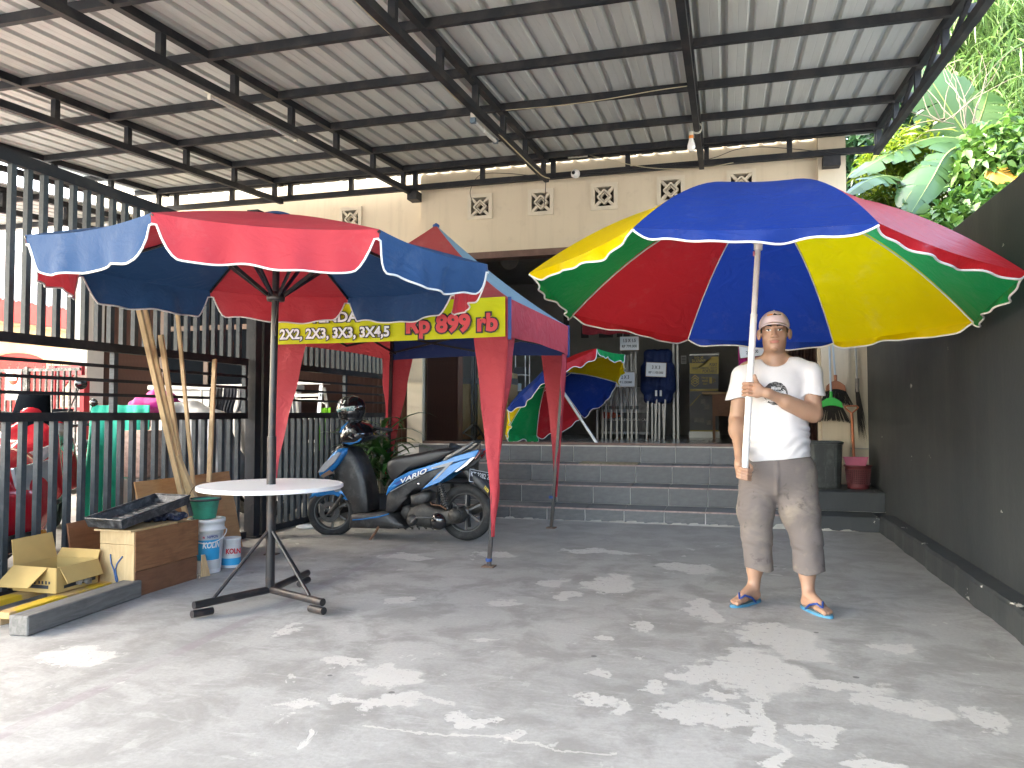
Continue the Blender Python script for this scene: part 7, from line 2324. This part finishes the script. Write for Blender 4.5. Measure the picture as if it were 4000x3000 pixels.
def rdirs(n, r, zb=0.0, zs=.6):
    d = r.normal(0, 1, (n, 3)); d[:, 2] = d[:, 2] * zs + zb
    return d / np.linalg.norm(d, axis=1)[:, None]
def blob_pts(n, r, blobs):
    out = []
    w_ = np.array([b[1] ** 2 for b in blobs]); w_ = w_ / w_.sum()
    ch_ = r.choice(len(blobs), n, p=w_)
    d = r.normal(0, 1, (n, 3)); d /= np.linalg.norm(d, axis=1)[:, None]
    rad = r.random(n) ** .45
    c = np.array([b[0] for b in blobs])[ch_]; R__ = np.array([b[1] for b in blobs])[ch_]
    return c + d * (rad * R__)[:, None] * np.array([1, 1, .75])
G1 = leaf_material('sunlit vine leaf', (.030, .088, .016), (.090, .175, .030), .38, .42)
G2 = leaf_material('yellow green leaf', (.085, .145, .010), (.17, .22, .018), .45, .45)
G3 = leaf_material('dark evergreen leaf', (.010, .035, .014), (.025, .07, .025), .15, .35)
G4 = leaf_material('bamboo leaf', (.055, .125, .028), (.13, .215, .060), .4, .45)
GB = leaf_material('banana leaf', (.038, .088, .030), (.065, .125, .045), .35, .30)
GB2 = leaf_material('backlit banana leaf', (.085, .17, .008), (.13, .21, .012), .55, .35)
BARK = mat('pale brown bark', (.22, .17, .11), .9, var=.3, vscale=8, bump=.5, bscale=20)
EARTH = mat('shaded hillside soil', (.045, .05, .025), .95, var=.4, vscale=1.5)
hl_ = MB()
def hz(x, y): return 1.2 + .9 * max(0, y - 10.5) ** .9 * (.55 if y < 14 else .60) + .12 * math.sin(x * 1.7 + y) + .1 * math.sin(x * 3.1 - y * 2)
hl_.grid(lambda u, v: (1.8 + 16 * u, 9.7 + 20 * v, hz(1.8 + 16 * u, 9.7 + 20 * v)), 40, 50)
tag(hl_.build('hillside', EARTH), kind='structure')
def W3(px_, py_, Y): return np.array(at(px_, py_, Y))

# vines spilling over the boundary wall and the slope behind it (nobody could count them)
r = np.random.default_rng(5)
n = 2400
pts_ = []
for q in range(n):
    px_ = r.uniform(3560, 4080); lim = 930 - (px_ - 3560) * .52
    py_ = lim + r.uniform(-10, 150) - abs(r.normal(0, 1)) * 32
    Y = 9.9 + r.random() ** 1.3 * 3.4 + (900 - py_) * .003
    pts_.append(W3(px_, py_, Y))
P = np.array(pts_)
P = P[P[:, 0] > 1.72]
leaf_mesh('vine_leaves', None, P, rdirs(len(P), r, -.25, .5) * np.array([1, 1, 1]), r.uniform(.09, .19, len(P)), r.uniform(.07, .13, len(P)), G1, .3, None, True, 2)
vo = bpy.data.objects['vine_leaves']; tag(vo, 'mass of broad vine leaves climbing behind the black wall', 'vines', kind='stuff')

def leafy_tree(name, label, base, blobs, n, Ls, Ws, m, seed, zb=-.2, trunk=.08, droop=.3, cat='tree', group=None):
    rr = np.random.default_rng(seed)
    t = thing(name, label, cat, tuple(base), 0, group)
    b0_ = Vector(base)
    c0_ = Vector(np.mean([b[0] for b in blobs], 0))
    MB().tube([b0_, b0_.lerp(c0_, .5) + Vector((.1, 0, 0)), c0_], [trunk, trunk * .75, trunk * .35], 10).build('trunk', BARK, t)
    for i, (c, rd) in enumerate(blobs):
        if i % 2 == 0:
            MB().tube([b0_.lerp(c0_, .55), Vector(c) * .5 + (b0_.lerp(c0_, .7)) * .5, Vector(c)], [trunk * .5, trunk * .35, trunk * .12], 7).build('branch', BARK, t)
    P = blob_pts(n, rr, blobs)
    leaf_mesh('crown', t, P, rdirs(n, rr, zb, .6), rr.uniform(Ls[0], Ls[1], n), rr.uniform(Ws[0], Ws[1], n), m, droop, None, False, seed)
    return t
def B_(px_, py_, Y, rad): return (tuple(W3(px_, py_, Y)), rad)
leafy_tree('evergreen_tree', 'dark dense tree behind the shop corner pillar', tuple(Vector((2.3, 14.5, 2.5))), [B_(3380, 560, 14.5, .9), B_(3440, 640, 14.5, .9), B_(3360, 700, 14.5, .8), B_(3500, 480, 15, .9), B_(3330, 470, 15, .8), B_(3540, 700, 14, .7)], 5200, (.12, .22), (.06, .10), G3, 21)
leafy_tree('shrub', 'yellow green leafy shrub below the long banana leaf', (2.6, 12.3, 2.0), [B_(3440, 640, 12.3, .38), B_(3500, 610, 12.3, .40), B_(3560, 560, 12.6, .40), B_(3600, 720, 12.3, .38), B_(3420, 770, 12.0, .32), B_(3660, 800, 12, .4), B_(3520, 840, 12, .4)], 2000, (.16, .28), (.03, .055), G2, 22, .0, .03, .35, 'shrub')
leafy_tree('bamboo', 'feathery bamboo foliage filling the top right corner', (4.9, 15.5, 3.0), [B_(3900, 100, 15, 1.1), B_(3780, 60, 15, 1.0), B_(3990, 260, 14.5, 1.0), B_(3840, 330, 14.6, .8), B_(3960, 20, 15.5, 1.2), B_(3720, 180, 15.4, .7), B_(4050, 420, 14, .9), B_(3890, 470, 14.2, .6), B_(3660, -20, 16, .9)], 4600, (.28, .50), (.022, .045), G4, 23, -.55, .05, .5, 'bamboo')
leafy_tree('leafy_tree', 'bright green tree behind the bamboo at the top right', (5.5, 19, 4.5), [B_(3850, 60, 19, 1.6), B_(3980, 200, 19, 1.6), B_(3700, 300, 19, 1.3), B_(3950, 420, 18, 1.3), B_(3780, 520, 17.5, 1.2), B_(3620, 420, 18.5, 1.1)], 5200, (.18, .34), (.09, .15), G1, 24, -.2, .12)
leafy_tree('creeper_bush', 'bushy creeper with pointed leaves above the black wall', (3.6, 11.5, 2.0), [B_(3900, 560, 11.6, .5), B_(3840, 650, 11.4, .45), B_(3960, 640, 11.2, .45), B_(3800, 780, 10.8, .34), B_(3690, 860, 10.6, .30)], 1900, (.11, .20), (.07, .11), G1, 25, -.35, .03, .35, 'bush')
tr_ = thing('dead_branches', 'bare pale twigs tangled in front of the big banana leaf', 'branches', tuple(W3(3740, 420, 11.8)))
rr = random.Random(8)
for q in range(16):
    p0 = Vector(W3(3700 + rr.uniform(-40, 120), 520 - rr.uniform(0, 60), 11.8)); pts2 = [p0]
    d = Vector((rr.uniform(-.4, .5), rr.uniform(-.1, .1), rr.uniform(.2, 1)))
    for k_ in range(6):
        d = (d + Vector((rr.uniform(-.4, .4), rr.uniform(-.2, .2), rr.uniform(-.35, .25)))).normalized()
        pts2.append(pts2[-1] + d * rr.uniform(.12, .26))
    MB().tube(pts2, [.008, .007, .006, .005, .004, .003, .002], 5).build('twig', mat('dry twig', (.11, .095, .07), .9), tr_)

def banana_leaf(pts_, w_, m, parent, tears=10, seed=0, fold=.35, face=None):
    """broad blade on a curved midrib, torn into strips along the veins"""
    rr = random.Random(seed)
    P = [Vector(p) for p in pts_]
    n = 44
    def cr(t):
        t = t * (len(P) - 1); i = min(int(t), len(P) - 2); s_ = t - i
        p0, p1, p2, p3 = P[max(i - 1, 0)], P[i], P[i + 1], P[min(i + 2, len(P) - 1)]
        return .5 * ((2 * p1) + (p2 - p0) * s_ + (2 * p0 - 5 * p1 + 4 * p2 - p3) * s_ * s_ + (3 * p1 - p0 - 3 * p2 + p3) * s_ ** 3)
    fv = Vector(face) if face else Vector((-.15, -1, .55))
    m_ = MB(); m_.sm = True
    for side in (-1, 1):
        i = 0
        while i < n:
            j = min(n, i + rr.randint(2, 6))
            hang = rr.uniform(-.12, .42)
            gap = rr.uniform(0.0, .5)
            rows = []
            for q in range(i, j + 1):
                t = q / n
                tt_ = min(max(t, .0), 1.0)
                c = cr(tt_); d = (cr(min(1, tt_ + .02)) - cr(max(0, tt_ - .02))).normalized()
                s_ = d.cross(fv).normalized() * side
                nn = s_.cross(d).normalized() * side
                ww = w_ * math.sin(math.pi * min(1, .06 + .94 * tt_)) ** .55 * (1 - .35 * tt_)
                if q == i or q == j: ww *= 1 - .10 * gap
                row = []
                for v in (0, .5, 1.0):
                    row.append(c + s_ * ww * v + d * ww * v * .28 + Vector((0, 0, -1)) * ww * (hang * v * v) - nn * ww * fold * v * v * .4)
                rows.append(row)
            V = [p for row in rows for p in row]
            F = [(a * 3 + b, a * 3 + b + 1, (a + 1) * 3 + b + 1, (a + 1) * 3 + b) for a in range(len(rows) - 1) for b in range(2)]
            m_.add(V, F, True)
            i = j
    lf = m_.build('leaf', m, parent)
    MB().tube([cr(q / 20) for q in range(21)], [max(.003, .018 * (1 - q / 21)) for q in range(21)], 7).build('midrib', mat('banana midrib', (.14, .19, .05), .5), lf)
    return lf
def banana(label, base, top, leaves, seed):
    t = thing('banana_plant', label, 'banana plant', tuple(base))
    MB().tube([Vector(base), Vector(base).lerp(Vector(top), .5), Vector(top)], [.13, .11, .06], 12).build('trunk', mat('banana trunk', (.17, .20, .08), .7, var=.3, vscale=4), t)
    for i, (pts_, w_, m, fc) in enumerate(leaves):
        banana_leaf([Vector(W3(*p)) for p in pts_], w_, m, t, 10, seed + i, .35, fc)
    return t
tp0 = W3(3790, 540, 12.6)
banana('banana plant with one huge upright leaf and long drooping leaves', (tp0[0] + .05, 12.8, 2.2), tuple(tp0),
       [([(3785, 540, 12.6), (3730, 460, 12.5), (3660, 350, 12.4), (3590, 240, 12.4)], .50, GB, (-.1, -1, .1)),
        ([(3770, 545, 12.5), (3640, 540, 12.2), (3480, 600, 11.9), (3320, 695, 11.7)], .30, GB, (.1, -.5, 1)),
        ([(3770, 560, 12.4), (3660, 620, 11.8), (3580, 720, 11.4), (3520, 810, 11.2)], .32, GB, (.1, -.6, 1)),
        ([(3780, 555, 12.4), (3700, 600, 11.7), (3640, 700, 11.2), (3560, 830, 10.9)], .28, GB, (.4, -.7, .7)),
        ([(3800, 535, 12.6), (3830, 460, 12.5), (3850, 400, 12.4), (3860, 360, 12.3)], .34, GB, (-.6, -1, .1)),
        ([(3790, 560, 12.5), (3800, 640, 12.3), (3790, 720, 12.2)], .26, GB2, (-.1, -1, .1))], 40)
tp1 = W3(3560, 720, 12.0)
banana('lower banana plant with pale drooping leaves beside the parasol', (tp1[0], 12.1, 1.8), tuple(tp1),
       [([(3560, 730, 12.0), (3480, 690, 11.6), (3400, 700, 11.3), (3310, 760, 11.1)], .28, GB, (.1, -.7, 1)),
        ([(3560, 730, 12.0), (3590, 760, 11.5), (3570, 810, 11.2), (3530, 850, 11.0)], .22, GB, (.4, -.8, .6)),
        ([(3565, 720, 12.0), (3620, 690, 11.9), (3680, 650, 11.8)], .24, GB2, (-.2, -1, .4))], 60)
tp2 = W3(3420, 470, 15.5)
banana('far banana plant with bright leaf above the wall truss end', (tp2[0] + .4, 15.6, 3.0), tuple(tp2),
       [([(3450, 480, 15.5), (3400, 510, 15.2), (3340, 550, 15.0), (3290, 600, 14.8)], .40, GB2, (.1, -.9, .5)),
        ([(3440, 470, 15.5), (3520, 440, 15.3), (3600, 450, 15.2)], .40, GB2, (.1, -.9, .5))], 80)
dl = thing('dry_leaf', 'big withered orange yellow leaf above the black wall', 'leaf', tuple(W3(3900, 690, 11.0)))
banana_leaf([Vector(W3(*p)) for p in ((3855, 662, 11.0), (3895, 672, 10.9), (3935, 690, 10.85), (3965, 705, 10.8))], .15, leaf_material('withered leaf', (.36, .17, .012), (.42, .22, .02), .4, .6), dl, 10, 99)

# ---- trees beyond the yards on the left
leafy_tree('leafy_tree', 'bright tree crown beyond the side roof at the far left', (-20, 14.5, 0), [((-20, 14.5, 4.6), 1.5), ((-18.2, 16, 4.3), 1.6), ((-21.5, 13, 4.0), 1.6), ((-16.5, 17.5, 4.5), 1.6), ((-22, 16, 5.6), 1.8), ((-18, 14, 3.2), 1.3)], 5200, (.20, .38), (.10, .18), G1, 31, -.2, .16)
leafy_tree('leafy_tree', 'yellow green tree behind the neighbouring house roof', (-14.5, 19.5, 0), [((-14.5, 19.5, 4.8), 1.7), ((-12.5, 20, 4.6), 1.6), ((-17, 19.5, 4.8), 1.7), ((-10.8, 20.5, 5.0), 1.6), ((-13.5, 19.5, 6.2), 1.6)], 4200, (.2, .38), (.09, .16), G2, 32, -.2, .16)
